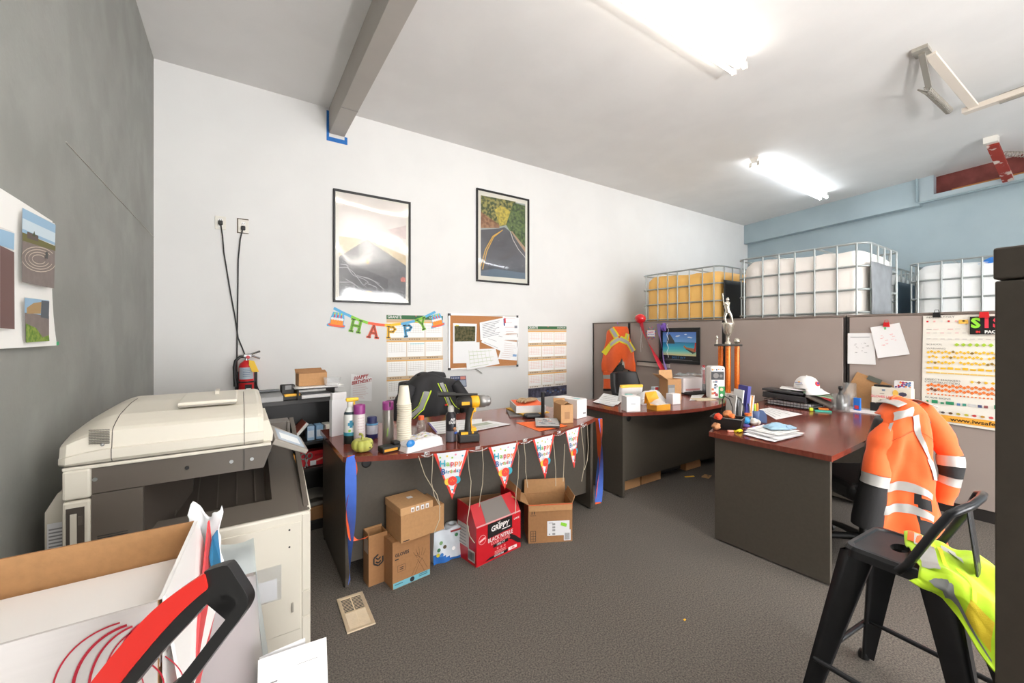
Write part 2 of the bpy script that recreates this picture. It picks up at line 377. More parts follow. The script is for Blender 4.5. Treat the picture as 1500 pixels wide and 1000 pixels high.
# added area light behind the camera, brightens the ceiling like a bounced flash
fl = bpy.data.lights.new('bounce_fill', 'AREA'); fl.shape = 'DISK'; fl.size = .35; fl.energy = 240; fl.color = (1, .985, .97)
fo = bpy.data.objects.new('bounce_fill', fl); COL.objects.link(fo); fo.location = (1.6, -2.0, 1.7); fo.rotation_euler = (R(176), 0, R(-30))
# ------------------------------------------------------------------ partition panels
m_fab = M_mix('partition_fabric', (160, 147, 140), (170, 157, 150), 500, .95, .15, 900, .4, .6, c3=(152, 139, 132), s3=3, f3=.4, spec=.1)
m_ptrim = M((120, 108, 100), .5); m_pdark = M((42, 38, 36), .5)
PH = 1.595
for (y0, y1, lab) in ((3.985, 4.70, 'taupe fabric partition panel at the white wall, behind the hanging orange vest'), (2.60, 3.975, 'taupe fabric partition panel carrying the dark framed boat picture'),
                      (1.445, 2.59, 'taupe fabric partition panel behind the white cap and the trophy'), (-.35, 1.435, 'taupe fabric partition panel carrying the road sign chart')):
    t = thing('partition_panel', lab, 'partition panel', (4.71, (y0+y1)/2, 0), 0, 'cubicle partition panels')
    b = MB(); b.bx(4.682, 4.745, y0+.018, y1-.018, .09, PH-.02, m_fab); b.build('fabric_panel', t, w=True, bevel=.006)
    b = MB(); b.bx(4.678, 4.748, y0, y1, PH-.02, PH, m_ptrim); b.build('top_cap', t, w=True, bevel=.004)
    b = MB(); b.bx(4.690, 4.738, y0, y1, 0, .09, m_pdark); b.build('kick_plate', t, w=True)
    b = MB(); b.bx(4.686, 4.742, y1-.018, y1, .09, PH-.02, m_pdark); b.bx(4.686, 4.742, y0, y0+.018, .09, PH-.02, m_pdark)
    for k in range(30): b.bx(4.684, 4.688, y1-.014, y1-.004, .15+k*.047, .175+k*.047, BLACK)
    b.build('slotted_post', t, w=True)
# ------------------------------------------------------------------ tall dark cabinet at the right edge
b = MB()
t = thing('tall_cabinet', 'tall dark grey cabinet cut off at the right edge, nearest the black stool', 'cabinet', (1.23, .143, 0), R(-4))
m_cab = M((68, 60, 52), .5, n=.05, ns=40)
b.rbox((.24, -.3, .7815), (.48, .6, 1.483), .003, m_cab, 2); b.build('cabinet_body', t)
b = MB(); b.rbox((.24, -.3, 1.557), (.484, .604, .062), .004, m_cab, 2); b.build('cabinet_top', t)
b = MB(); b.bx(.02, .46, -.58, -.02, 0, .04, BLACK); b.build('plinth', t)
# ------------------------------------------------------------------ camera, world, colour
cam = bpy.data.cameras.new('camera'); co = bpy.data.objects.new('camera', cam); COL.objects.link(co)
cam.sensor_width = 36; cam.lens = 14.4; cam.shift_y = -11/1500; cam.clip_start = .02
co.location = (0, 0, H); co.rotation_euler = (R(90), 0, -math.atan2(SN, CS)); SC.camera = co
w = bpy.data.worlds.new('daylight'); SC.world = w; w.use_nodes = True
w.node_tree.nodes['Background'].inputs['Color'].default_value = (1, 1, 1, 1); w.node_tree.nodes['Background'].inputs['Strength'].default_value = 9.6
SC.view_settings.view_transform = 'Standard'; SC.view_settings.look = 'None'; SC.view_settings.gamma = 1; SC.view_settings.exposure = .45
try: SC.view_settings.use_curve_mapping = False
except Exception: pass
SC.cycles.use_denoising = True
SC.cycles.max_bounces = 10; SC.cycles.diffuse_bounces = 6; SC.cycles.transparent_max_bounces = 24; SC.cycles.sample_clamp_indirect = 6
# ================================================================== DESKS
TZ = .743
m_top = M_mix('cherry_laminate', (110, 51, 40), (130, 64, 51), 9, .16, lo=.3, hi=.7, stretch=(1, 9, 1), spec=.5)
m_edge = M((104, 50, 38), .3, n=.1, ns=10)
def bow(x0, x1, y0, yb, dep, n=20):
    pts = [(x0+(x1-x0)*k/n, y0-dep*(1-((2*k/n)-1)**2)) for k in range(n+1)]
    return pts+[(x1, yb), (x0, yb)]
def bow_desk(x0, x1, y0, yb, dep, label, py):
    t = thing('executive_desk', label, 'desk', ((x0+x1)/2, (y0+yb)/2, 0), 0, 'cherry topped office desks')
    b = MB(); b.prism(bow(x0, x1, y0, yb, dep), .030, m_top, T(0, 0, TZ-.030)); b.build('desktop', t, w=True, bevel=.004)
    for xx in (x0+.012, x1-.04):
        b = MB(); b.bx(xx, xx+.028, y0+.012, yb-.03, .012, TZ-.03, DKLAM); q = b.build('side_panel', t, w=True, bevel=.002)
        for yy in (y0+.05, yb-.08):
            b = MB(); b.lathe([(.016, 0), (.016, .012)], BLACK, 10, (xx+.014, yy, 0)); b.build('levelling_foot', q, w=True)
    b = MB(); b.bx(x0+.04, x1-.04, py, py+.018, .12, TZ-.03, DKLAM); mp = b.build('modesty_panel', t, w=True)
    b = MB(); b.lathe([(.028, 0), (.028, .004), (.02, .005)], BLACK, 18, X=Matrix.Translation((x0+.14, py, .67)) @ Matrix.Rotation(R(90), 4, 'X')); b.build('grommet', mp, w=True)
    b = MB(); b.bx(x1-.45, x1-.045, yb-.55, yb-.04, .06, TZ-.031, DKLAM); pd = b.build('pedestal', t, w=True)
    for z in (.08, .30, .52):
        b = MB(); b.bx(x1-.445, x1-.05, yb-.04, yb-.022, z, z+.18, DKLAM); b.box((x1-.25, yb-.016, z+.13), (.12, .01, .014), STEEL); b.build('drawer_front', pd, w=True)
    return t
bow_desk(.478, 2.405, 2.39, 3.16, .245, 'bow-fronted desk with the birthday pennant garland along its front edge', 2.455)
bow_desk(2.745, 4.56, 2.40, 3.08, .245, 'bow-fronted desk with opened small boxes on it, in the partition corner', 2.455)
t = thing('corner_desk', 'glossy cherry desk with plain dark end panel facing the room, nearest the stool', 'desk', (3.6, 1.4, 0), 0, 'cherry topped office desks')
b = MB(); b.prism([(2.708, 1.605), (2.735, .905), (4.665, .955), (4.665, 2.07), (4.25, 2.04), (3.75, 1.96)], .032, m_top, T(0, 0, TZ-.032)); b.build('desktop', t, w=True, bevel=.004)
b = MB(); b.prism([(2.738, 1.58), (2.760, .922), (2.79, .923), (2.768, 1.581)], TZ-.044, DKLAM, T(0, 0, .012)); b.build('end_panel', t, w=True, bevel=.002)
b = MB(); b.bx(2.78, 4.6, 1.50, 1.52, .1, TZ-.033, DKLAM); b.build('modesty_panel', t, w=True)
b = MB(); b.bx(4.22, 4.64, .99, 1.48, .04, TZ-.033, DKLAM); pd = b.build('pedestal', t, w=True)
for z in (.07, .29, .50):
    b = MB(); b.bx(4.225, 4.635, .972, .99, z, z+.19, DKLAM); b.box((4.43, .967, z+.14), (.12, .01, .014), STEEL); b.build('drawer_front', pd, w=True)
# ================================================================== BOOKCASE
ba = R(5); bo = Vector((.645, 3.265, 0))
t = thing('bookcase', 'low black open bookcase behind the copier, left of the birthday desk', 'bookcase', bo, ba)
BW, BD, BZ = .86, .29, .955
m_bk = M((26, 25, 25), .4); m_bkt = M((44, 42, 40), .35)
b = MB(); b.bx(-BW, 0, 0, BD, BZ-.028, BZ, m_bkt); b.build('top_board', t, bevel=.002)
for x in (-BW, -.018):
    b = MB(); b.bx(x, x+.018, .004, BD, 0, BZ-.028, m_bk); b.build('side_panel', t)
b = MB(); b.bx(-BW+.018, -.018, BD-.01, BD, .06, BZ-.03, m_bk); b.build('back_panel', t)
SH = (.07, .455, .645)
for z in SH:
    b = MB(); b.bx(-BW+.018, -.018, .008, BD-.01, z-.02, z, m_bkt); b.build('shelf', t)
b = MB(); b.bx(-BW+.018, -.018, .02, .035, 0, .05, m_bk); b.build('plinth', t)
BM = WM[t]
def onbk(x, y, z): return BM @ Vector((x, y, z))
# ================================================================== COPIER
m_dg = M((92, 84, 76), .42); m_dg2 = M((74, 67, 61), .4); m_tray = M((98, 91, 83), .3); m_in = M((40, 37, 35), .45)
t = thing('office_copier', 'large cream and grey office copier with paper output bay, by the grey wall', 'copier', (-.1, 2.3, 0))
y0, y1 = 1.98, 2.62
b = MB(); b.bx(-.42, .262, y0, y1, .05, .652, CREAM); b.build('lower_cabinet', t, w=True, bevel=.012, seg=3)
b = MB(); b.bx(-.40, .222, y0-.005, y0, .15, .612, CREAM); q = b.build('side_door', t, w=True, bevel=.003)
b = MB(); b.bx(.186, .194, y0-.012, y0-.005, .235, .275, M((150, 144, 134), .4)); b.build('latch', q, w=True, bevel=.002)
for u, v in ((424, 776), (424, 801)):
    b = MB(); p = Yp(u, v, y0-.0055); b.lathe([(.004, 0), (.004, .001)], BLACK, 8, X=Matrix.Translation(p) @ Matrix.Rotation(R(90), 4, 'X')); b.build('screw_hole', q, w=True)
b = MB(); b.bx(.228, .259, y0-.004, y0, .31, .64, CREAM); b.bx(.228, .259, y0-.004, y0, .20, .305, CREAM2); b.bx(.228, .259, y0-.004, y0, .07, .195, CREAM); b.build('corner_trim', t, w=True, bevel=.002)
for x in (-.36, .2):
    for y in (y0+.08, y1-.08):
        b = MB(); b.lathe([(.02, 0), (.03, .01), (.03, .05)], BLACK, 12, (x, y, 0)); b.build('foot', t, w=True)
# output tray: lip, right shoulder, sunk pocket
def sl(y): return .655+(y-y0)*.40
b = MB()
px0, px1, py0, py1 = -.28, .12, y0+.10, 2.48
def Q(*k): b.add([Vector(p) for p in k], [(0, 1, 2, 3)], m_tray)
Q((-.28, y0, sl(y0)), (.258, y0, sl(y0)), (.250, py0, sl(py0)), (-.28, py0, sl(py0)))
Q((px1, py0, sl(py0)), (.250, py0, sl(py0)), (.222, py1, sl(py1)), (px1, py1, sl(py1)))
Q((-.28, py0, sl(py0)), (px1, py0, sl(py0)), (px1-.02, py0+.05, sl(py0)-.05), (-.28, py0+.05, sl(py0)-.05))
Q((px1-.02, py0+.05, sl(py0)-.05), (px1, py0, sl(py0)), (px1, py1, sl(py1)), (px1-.02, py1, sl(py1)-.05))
b.build('output_tray', t, w=True)
b = MB(); b.add([(-.28, py0+.05, sl(py0)-.05), (px1-.02, py0+.05, sl(py0)-.05), (px1-.02, py1, sl(py1)-.05), (-.28, py1, sl(py1)-.05)], [(0, 1, 2, 3)], m_dg2)
for k in range(5):
    x = -.22+k*.07; b.bx(x, x+.004, py0+.06, py1, sl(py0)-.046, sl(py0)-.044, m_dg, Matrix.Translation((0, py0, sl(py0))) @ Matrix.Rotation(math.atan(.4), 4, 'X') @ Matrix.Translation((0, -py0, -sl(py0))))
b.build('tray_pocket', t, w=True)
b = MB(); b.bx(-.42, .20, 2.48, 2.5, .66, .87, m_in)
for k in range(7): b.bx(-.2+k*.055, -.194+k*.055, 2.470, 2.48, .74, .87, m_dg2)
b.bx(.12, .135, 2.40, 2.48, .82, .95, m_in); b.build('bay_back', t, w=True)
b = MB(); b.prism([(y0, .655), (2.48, .856), (2.48, .95), (2.62, .95), (2.62, .655)], .012, m_dg, Matrix(((0, 0, 1, .215), (1, 0, 0, 0), (0, 1, 0, 0), (0, 0, 0, 1)))); b.bx(-.42, .215, 2.5, 2.62, .655, .95, m_dg); b.build('rear_body', t, w=True)
b = MB(); b.prism([(2.0, .664), (2.5, .858), (2.62, .9), (2.62, .95), (2.48, .905), (2.12, .735)], .02, m_dg, Matrix(((0, 0, 1, .236), (1, 0, 0, 0), (0, 1, 0, 0), (0, 0, 0, 1)))); b.build('tray_shoulder', t, w=True, bevel=.003)
b = MB(); b.prism([(y0, .652), (2.4, .652), (2.4, .815), (2.0, .664)], .012, CREAM, Matrix(((0, 0, 1, .2505), (1, 0, 0, 0), (0, 1, 0, 0), (0, 0, 0, 1)))); b.build('side_rail', t, w=True, bevel=.003)
# left pillar
b = MB(); b.bx(-.425, -.29, y0+.004, 2.5, .652, .864, m_dg)
for k in range(6): b.bx(-.41, -.33, y0+.002, y0+.005, .675+k*.008, .678+k*.008, m_in)
b.build('bay_pillar', t, w=True, bevel=.004)
b = MB(); b.add([(-.29, y0+.03, .66), (-.17, 2.3, .66), (-.17, 2.3, .8), (-.29, y0+.03, .86)], [(0, 1, 2, 3)], m_dg2); b.add([(-.17, 2.3, .66), (-.17, 2.48, .66), (-.17, 2.48, .86), (-.17, 2.3, .8)], [(0, 1, 2, 3)], m_in); b.build('paper_guide', t, w=True)
b = MB(); b.bx(-.495, -.425, y0, y1, .05, .852, CREAM); b.bx(-.495, -.425, y0, y1, .856, .958, CREAM); c = b.build('end_column', t, w=True, bevel=.008)
b = MB(); b.bx(-.484, -.44, y0-.003, y0+.001, .64, .83, m_dg2); b.bx(-.474, -.458, y0-.006, y0, .66, .81, CREAM2); b.bx(-.455, -.445, y0-.006, y0, .77, .80, m_dg); b.build('port_niche', c, w=True)
b = MB(); b.ball((-.451, y0-.004, .695), .004, M((255, 170, 30), .4, emit=3), 8, 6); b.build('status_light', c, w=True)
b = MB(); b.prism([(-.56, .05), (-.496, .05), (-.496, .88), (-.53, .86), (-.56, .80)], .5, CREAM2, Matrix(((1, 0, 0, 0), (0, 0, -1, 2.58), (0, 1, 0, 0), (0, 0, 0, 1)))); rc = b.build('rear_cover', t, w=True, bevel=.008)
b = MB(); pl = Pl((-.528, 2.077, .70), (1, 0, 0), (0, 0, 1)); pl.quad(b, -.026, -.07, .022, .06, PAPER2, 0)
for k in range(9): pl.quad(b, -.022, -.06+k*.012, .016, -.055+k*.012, GREYINK, .0006)
b.build('rating_label', rc, w=True)
# scanner
b = MB(); b.prism([(-.425, .866), (.085, .866), (.118, .955), (-.425, .955)], .6, m_dg, Matrix(((1, 0, 0, 0), (0, 0, -1, 2.59), (0, 1, 0, 0), (0, 0, 0, 1)))); sc = b.build('scanner_body', t, w=True, bevel=.006)
b = MB(); b.bx(.017, .0185, y0+.004, y0+.012, .866, .955, BLACK); b.build('seam', sc, w=True)
for u, v, m in ((139, 702, STEEL), (274, 685, BLACK), (339, 676, STEEL), (369, 672, STEEL)):
    b = MB(); p = Yp(u, v, y0+.0095); b.lathe([(.007, 0), (.007, .002)], m, 10, X=Matrix.Translation(p) @ Matrix.Rotation(R(90), 4, 'X')); b.build('screw', sc, w=True)
b = MB(); b.bx(-.495, .112, y0, 2.6, .956, .968, CREAM); b.build('scanner_rim', t, w=True, bevel=.003)
b = MB(); b.prism([(.075, .965), (.118, .965), (.122, 1.0), (.106, 1.055), (.075, 1.055)], .34, CREAM, Matrix(((1, 0, 0, 0), (0, 0, -1, 2.36), (0, 1, 0, 0), (0, 0, 0, 1)))); b.build('panel_arm', t, w=True, bevel=.005)
# document feeder lid: profile in y/z swept along x, left end domed
prof = [(1.985, .972), (1.972, .985), (1.972, 1.018), (1.980, 1.021), (1.988, 1.078), (2.003, 1.088), (2.035, 1.100), (2.10, 1.118), (2.30, 1.135), (2.52, 1.135), (2.60, 1.10), (2.61, .972)]
def fed(u, v):
    x = -.505+.59*u; k = v*(len(prof)-1); i = min(int(k), len(prof)-2); f = k-i
    y = prof[i][0]*(1-f)+prof[i+1][0]*f; z = prof[i][1]*(1-f)+prof[i+1][1]*f
    e = max(0, 1-u/.22); z -= (z-.972)*.42*e**1.6
    e2 = max(0, 1-u/.03); y += (2.3-y)*.05*e2
    e3 = max(0, (u-.965)/.035); z -= (z-.972)*.06*e3**2; y += (2.3-y)*.02*e3
    return (x, y, z)
b = MB(); b.grid(fed, 60, 44, CREAM, smooth=False)
b.poly([fed(0, v/44) for v in range(44, -1, -1)], CREAM); b.poly([fed(1, v/44) for v in range(45)], CREAM)
lid = b.build('document_feeder', t, w=True)
for x in (-.372, .018):
    b = MB(); u = (x+.505)/.59
    b.tube([Vector(fed(u, v/40))+Vector((0, -.0005, .0005)) for v in range(0, 32)], .0013, M((70, 64, 58), .6), 5); b.build('seam', lid, w=True)
b = MB()
for r in range(9):
    for c_ in range(7):
        p = Yp(132.5+c_*4.3, 630+r*2.45-c_*.15, 1.9795); z = p.z; u = (p.x+.505)/.59
        b.box((p.x, 1.9785, p.z), (.0075, .006, .0030), M((120, 114, 104), .5))
b.build('speaker_grille', lid, w=True)
b = MB(); b.ball((Yp(150, 651, 1.974).x, 1.974, Yp(150, 651, 1.974).z), .006, STEEL, 10, 6); b.build('lock', lid, w=True)
b = MB(); b.rbox((-.105, 2.27, 1.137), (.20, .34, .016), .006, CREAM); b.bx(-.2, -.01, 2.095, 2.1, 1.126, 1.132, M((150, 144, 134), .5)); b.bx(-.09, -.075, 2.30, 2.40, 1.14, 1.16, CREAM2); b.build('feed_tray_cover', lid, w=True)
# touch panel
P00, P10, P11, P01 = Vector((.131, 2.05, .966)), Vector((.262, 2.05, .897)), Vector((.262, 2.33, .897)), Vector((.131, 2.38, .966))
nn = (P10-P00).cross(P01-P00).normalized()
b = MB(); b.add([P00, P10, P11, P01, P00-nn*.028, P10-nn*.020, P11-nn*.02, P01-nn*.028], [(0, 1, 2, 3), (7, 6, 5, 4), (0, 4, 5, 1), (1, 5, 6, 2), (2, 6, 7, 3), (3, 7, 4, 0)], M((150, 143, 134), .45)); cp = b.build('control_panel', t, w=True, bevel=.004)
pl = Pl(P00, P10-P00, P01-P00); W_, L_ = (P10-P00).length, .29
b = MB(); pl.quad(b, .016, .018, W_-.014, L_-.02, M((176, 190, 204), .15, emit=.25), .0008); pl.quad(b, .03, .06, W_-.03, L_-.1, M((222, 226, 226), .15, emit=.3), .0012); b.build('touch_screen', cp, w=True)
b = MB(); b.bx(.09, .15, 2.1, 2.3, .93, .955, m_dg); b.build('panel_hinge', cp, w=True)
# clear pocket taped to the door
b = MB(); pl = Pl(Yp(398, 860, y0-.006), (1, 0, 0), (0, 0, 1)); pl.quad(b, -.075, -.06, .035, .085, CLEARH, 0); pl.quad(b, -.07, -.055, .02, .03, PAPER2, -.0004)
tag(b.build('document_pocket', w=True, solid=.002), 'clear plastic pocket with papers taped to the side door of the copier', 'pocket')
# ================================================================== OFFICE CHAIRS
def office_chair(name, label, loc, rz, leather, backh=.56, bw=.46):
    t = thing(name, label, 'chair', loc, rz, 'black office chairs')
    b = MB(); b.lathe([(.035, .07), (.04, .10), (.026, .13), (.026, .30), (.018, .31), (.018, .40)], BLACK, 14); b.build('gas_column', t)
    for k in range(5):
        a = R(72*k+18); c, s = math.cos(a), math.sin(a)
        b = MB(); b.tube([(.03*c, .03*s, .095), (.16*c, .16*s, .085), (.29*c, .29*s, .065)], [.026, .022, .016], BLACK, 8); lg = b.build('leg', t)
        b = MB(); b.lathe([(.024, -.02), (.027, -.012), (.027, .012), (.024, .02)], BLACKM, 12, X=Matrix.Translation((.29*c, .29*s, .0275)) @ rz_(a+.6) @ Matrix.Rotation(R(90), 4, 'X')); b.build('caster', lg)
    b = MB(); b.rbox((0, .02, .455), (.5, .48, .11), .045, leather, 4); b.build('seat', t)
    def bk(u, v):
        x = (u-.5)*bw*(1-.12*max(0, v-.6)/.4); z = .52+v*backh
        return (x, -.24-.10*v+.10*(2*u-1)**2*.7, z)
    b = MB(); b.grid(bk, 14, 12, leather); b.build('backrest', t, solid=.07, bevel=.02, seg=3)
    for s in (-1, 1):
        b = MB(); b.tube([(s*.25, .12, .42), (s*.30, .12, .46), (s*.30, .1, .66)], .016, BLACK, 8); b.rbox((s*.30, .02, .675), (.07, .26, .035), .014, BLACK); b.build('armrest', t)
    b = MB(); b.box((0, -.25, .47), (.07, .05, .2), BLACK); b.box((0, -.1, .40), (.16, .3, .025), BLACK); b.build('back_bracket', t)
    return t
m_lea = M((46, 45, 46), .4, bump=.12, bs=60)
office_chair('office_chair', 'black office chair behind the birthday desk, under the dark jacket with grey bands', (1.50, 3.62, 0), R(180), m_lea, .44)
office_chair('office_chair', 'black leather office chair below the hanging orange vest in the partition corner', (4.17, 3.385, 0), R(172), m_lea, .40)
office_chair('office_chair', 'black office chair under the orange jacket at the glossy corner desk', (3.395, .95, 0), R(-35), m_lea, .42, .36)
# ================================================================== METAL STOOL
m_st = M((44, 45, 48), .28, metal=.3, n=.06, ns=30)
cA, cB, cC, cD = Vector((1.868, .578, .645)), Vector((2.147, .560, .645)), Vector((2.127, .278, .645)), Vector((1.848, .298, .645))
t = thing('metal_stool', 'black metal counter stool with low hoop back, in front of the corner desk', 'stool', (2.0, .43, 0))
ctr = (cA+cB+cC+cD)/4
def seat(u, v):
    p = cD.lerp(cC, u).lerp(cA.lerp(cB, u), v); return p
b = MB()
bmS = bmesh.new()
ring = []
def rr(f, z, n=6, r=.035):
    out = []
    for c, a0 in ((cC, -90), (cB, 0), (cA, 90), (cD, 180)):
        cc = ctr+(c-ctr)*f; inn = cc+(ctr-cc).normalized()*r*1.414
        for k in range(n+1):
            a = R(a0+90*k/n-4); out.append(Vector((inn.x+r*math.cos(a), inn.y+r*math.sin(a), z)))
    return out
rings = [rr(1.06, .606), rr(1.05, .632), rr(1.015, .6445), rr(.93, .6455), rr(.90, .640)]
N = len(rings[0])
hole = [ctr+Vector((.042*math.cos(2*PI*k/N+PI*1.75), .026*math.sin(2*PI*k/N+PI*1.75), 0)) for k in range(N)]
hz = [Vector((p.x+.012, p.y+.030, .638)) for p in hole]
rings += [hz, [p-Vector((0, 0, .02)) for p in hz]]
vs = [p for r_ in rings for p in r_]
b.add(vs, [(i*N+k, i*N+(k+1) % N, (i+1)*N+(k+1) % N, (i+1)*N+k) for i in range(len(rings)-1) for k in range(N)], m_st, False)
b.build('seat', t, w=True, solid=.002, offset=-1)
feet = [Vector((1.79, .69, 0)), Vector((2.285, .64, 0)), Vector((2.235, .17, 0)), Vector((1.76, .19, 0))]
tops = [cA, cB, cC, cD]
for c, f in zip(tops, feet):
    b = MB(); top = c+(c-ctr)*.02; top.z = .625; o = (Vector((c.x, c.y, 0))-Vector((ctr.x, ctr.y, 0))).normalized(); sx = Vector((math.copysign(1, -o.x), 0, 0)); sy = Vector((0, math.copysign(1, -o.y), 0))
    vs = []; n_ = 9
    for k in range(n_):
        q = k/(n_-1); p = top.lerp(f+Vector((0, 0, .012)), q); w_ = .085*(1-q)+.030*q
        if q > .9: w_ = .03
        for e in (p+sx*w_, p+sx*w_*.25+o*.0, p+o*.012, p+sy*w_*.25, p+sy*w_, p+sy*w_*.9-o*.016, p-o*.012, p+sx*w_*.9-o*.016): vs.append(e)
    b.add(vs, [(i*8+k, i*8+(k+1) % 8, (i+1)*8+(k+1) % 8, (i+1)*8+k) for i in range(n_-1) for k in range(8)], m_st, True)
    lg = b.build('leg', t, w=True)
    b = MB(); b.lathe([(.020, 0), (.022, .014), (.016, .03)], BLACK, 12, (f.x, f.y, 0)); b.build('rubber_foot', lg, w=True)
for i in range(4):
    p = tops[i].lerp(feet[i], .70); q = tops[(i+1) % 4].lerp(feet[(i+1) % 4], .70)
    b = MB(); b.tube([p, q], .010, m_st, 8); b.build('stretcher', t, w=True)
hp = [Vector((1.838, .425, .625)), Vector((1.835, .40, .66)), Vector((1.838, .335, .80)), Vector((1.846, .305, .858)), Vector((1.865, .288, .872)), Vector((1.93, .272, .876)), Vector((2.04, .266, .878)), Vector((2.10, .27, .876)), Vector((2.125, .285, .866)), Vector((2.137, .31, .80)), Vector((2.155, .375, .66)), Vector((2.158, .40, .625))]
b = MB(); b.tube(hp, .0125, m_st, 10); b.build('back_hoop', t, w=True)
b = MB(); b.rbox((0, 0, 0), (.06, .006, .23), .002, m_st, 1, Matrix.Translation((1.99, .276, .757)) @ Matrix.Rotation(R(-6), 4, 'X')); b.rbox((0, 0, 0), (.042, .008, .2), .002, M((54, 54, 56), .3, metal=.4), 1, Matrix.Translation((1.99, .276, .757)) @ Matrix.Rotation(R(-6), 4, 'X')); b.build('back_splat', t, w=True)
# ================================================================== THINGS ON THE WHITE WALL
def zmap(u0, v0, s, y=D): return lambda a, b: (lambda p: (p.x, p.z))(Yp(u0+a/s, v0+b/s, y))
PB = BACK(0, 0, 0)
def frame_border(b, pl, x0, y0, x1, y1, w, d, m, f=0):
    pl.slab(b, x0, y0, x1, y0+w, m, f, f+d); pl.slab(b, x0, y1-w, x1, y1, m, f, f+d); pl.slab(b, x0, y0+w, x0+w, y1-w, m, f, f+d); pl.slab(b, x1-w, y0+w, x1, y1-w, m, f, f+d)
m_pane = M_clear('acrylic_pane', (255, 255, 255), .09, .075)
def poster_frame(x0, z0, x1, z1, label, draw, warp):
    t = thing('framed_picture', label, 'framed picture', ((x0+x1)/2, D, z0), 0, 'framed road photographs')
    b = MB(); frame_border(b, PB, x0, z0, x1, z1, .022, .026, BLACK, .002); b.build('frame', t, w=True, bevel=.004)
    b = MB(); PB.quad(b, x0+.02, z0+.02, x1-.02, z1-.02, M((222, 218, 206), .8), .006); draw(b); b.build('print', t, w=True)
    b = MB(); w_, h_ = x1-x0-.042, z1-z0-.042
    def fn(u, v):
        e = min(1, 6*min(u, 1-u))*min(1, 6*min(v, 1-v))
        return tuple(PB.p(x0+.021+w_*u, z0+.021+h_*v, .016+e*warp(u, v)))
    b.grid(fn, 30, 40, m_pane); b.build('acrylic_pane', t, w=True)
    return t
za = zmap(460, 250, 4.1667)
def pg(b, pts, m, f): PB.poly(b, [za(*p) for p in pts], m, f)
m_asph = M((104, 104, 108), .85, n=.12, ns=30); m_asph2 = M((84, 84, 90), .85, n=.1, ns=25)
def draw1(b):
    pg(b, [(152, 768), (558, 785), (562, 215), (152, 125)], M((222, 214, 208), .85, n=.05, ns=5), .007)  # pale ground of the print has the whitish glare haze painted in
    pg(b, [(152, 520), (152, 400), (330, 420), (560, 520), (560, 600)], M((206, 186, 150), .85, n=.12, ns=12), .0075)
    pg(b, [(450, 360), (560, 335), (560, 420), (480, 400)], M((206, 188, 184), .85, n=.1, ns=12), .0075)
    pg(b, [(152, 768), (558, 785), (560, 580), (330, 425), (300, 432), (152, 525)], m_asph, .008)
    pg(b, [(152, 768), (450, 780), (450, 662), (230, 570), (152, 530)], m_asph2, .0085)
    lt = M((176, 176, 180), .85)
    for path in ([(152, 590), (200, 590), (240, 620), (300, 700), (330, 680), (300, 660), (240, 640), (215, 610), (200, 575), (160, 570)], [(152, 680), (230, 680), (280, 720), (270, 760), (200, 770)],
                 [(300, 650), (360, 670), (420, 720), (425, 765)], [(330, 690), (380, 710), (385, 760)], [(190, 660), (240, 690), (250, 740)], [(260, 640), (330, 655), (400, 690)]):
        PB.line(b, [za(*p) for p in path], .006, lt, .009)
    for p in ((318, 735), (330, 748)): pg(b, [p, (p[0]+30, p[1]), (p[0]+30, p[1]+34), (p[0], p[1]+34)], M((230, 170, 60), .8), .0092)
    pg(b, [(320, 545), (332, 545), (332, 568), (320, 568)], M((220, 170, 60), .8), .0092)
    pg(b, [(525, 660), (540, 648), (556, 655), (556, 680), (530, 678)], M((206, 120, 110), .8), .0092)
def draw2(b):
    pg(b, [(1016, 640), (1287, 662), (1287, 205), (1016, 150)], M((150, 160, 158), .85), .007)
    fo = M_mix('foliage_print', (58, 74, 40), (150, 144, 78), 26, .85); br = M_mix('bank_print', (120, 78, 50), (160, 120, 84), 20, .85)
    pg(b, [(1016, 350), (1140, 340), (1180, 330), (1230, 190), (1180, 180), (1016, 150)], fo, .0075)
    pg(b, [(1016, 350), (1016, 250), (1130, 330), (1130, 350)], br, .0078)
    pg(b, [(1130, 335), (1210, 330), (1200, 250), (1140, 210), (1100, 240)], M_mix('leaf_print', (196, 176, 66), (150, 140, 60), 30, .85), .0079)
    pg(b, [(1200, 380), (1287, 470), (1287, 215), (1215, 195), (1170, 330)], M_mix('tree_print', (44, 66, 34), (96, 118, 62), 24, .85), .0081)
    pg(b, [(1016, 640), (1016, 362), (1130, 352), (1160, 345), (1200, 375), (1287, 500), (1287, 662)], m_asph2, .0083)
    pg(b, [(1287, 470), (1287, 500), (1200, 372), (1205, 368)], M((170, 140, 112), .85), .0086)
    for o, w_ in ((0, .010), (16, .010)): PB.line(b, [za(*p) for p in ((1016+o*.7, 585+o), (1045+o*.5, 480+o*.6), (1090+o*.3, 400+o*.3), (1150, 362))], w_, M((226, 176, 50), .8), .0087)
    PB.line(b, [za(*p) for p in ((1195, 368), (1212, 420), (1245, 480), (1287, 530))], .006, WHITE, .0087)
    pg(b, [(1016, 640), (1016, 612), (1100, 598), (1287, 625), (1287, 662)], M((96, 110, 124), .8), .0088)
poster_frame(.838, 1.763, 1.692, 2.978, 'framed road photograph with broad glare on its pane, the larger of two by the beam', draw1, lambda u, v: -.0046*math.cos(7.35*(v-.58+.14*u))+.0006*math.sin(9*u+4*v))
poster_frame(2.578, 2.109, 3.427, 3.328, 'framed photograph of a curving road with double yellow line, between trees', draw2, lambda u, v: .0030*math.sin(4*u+5*v)+.0015*math.sin(11*v))
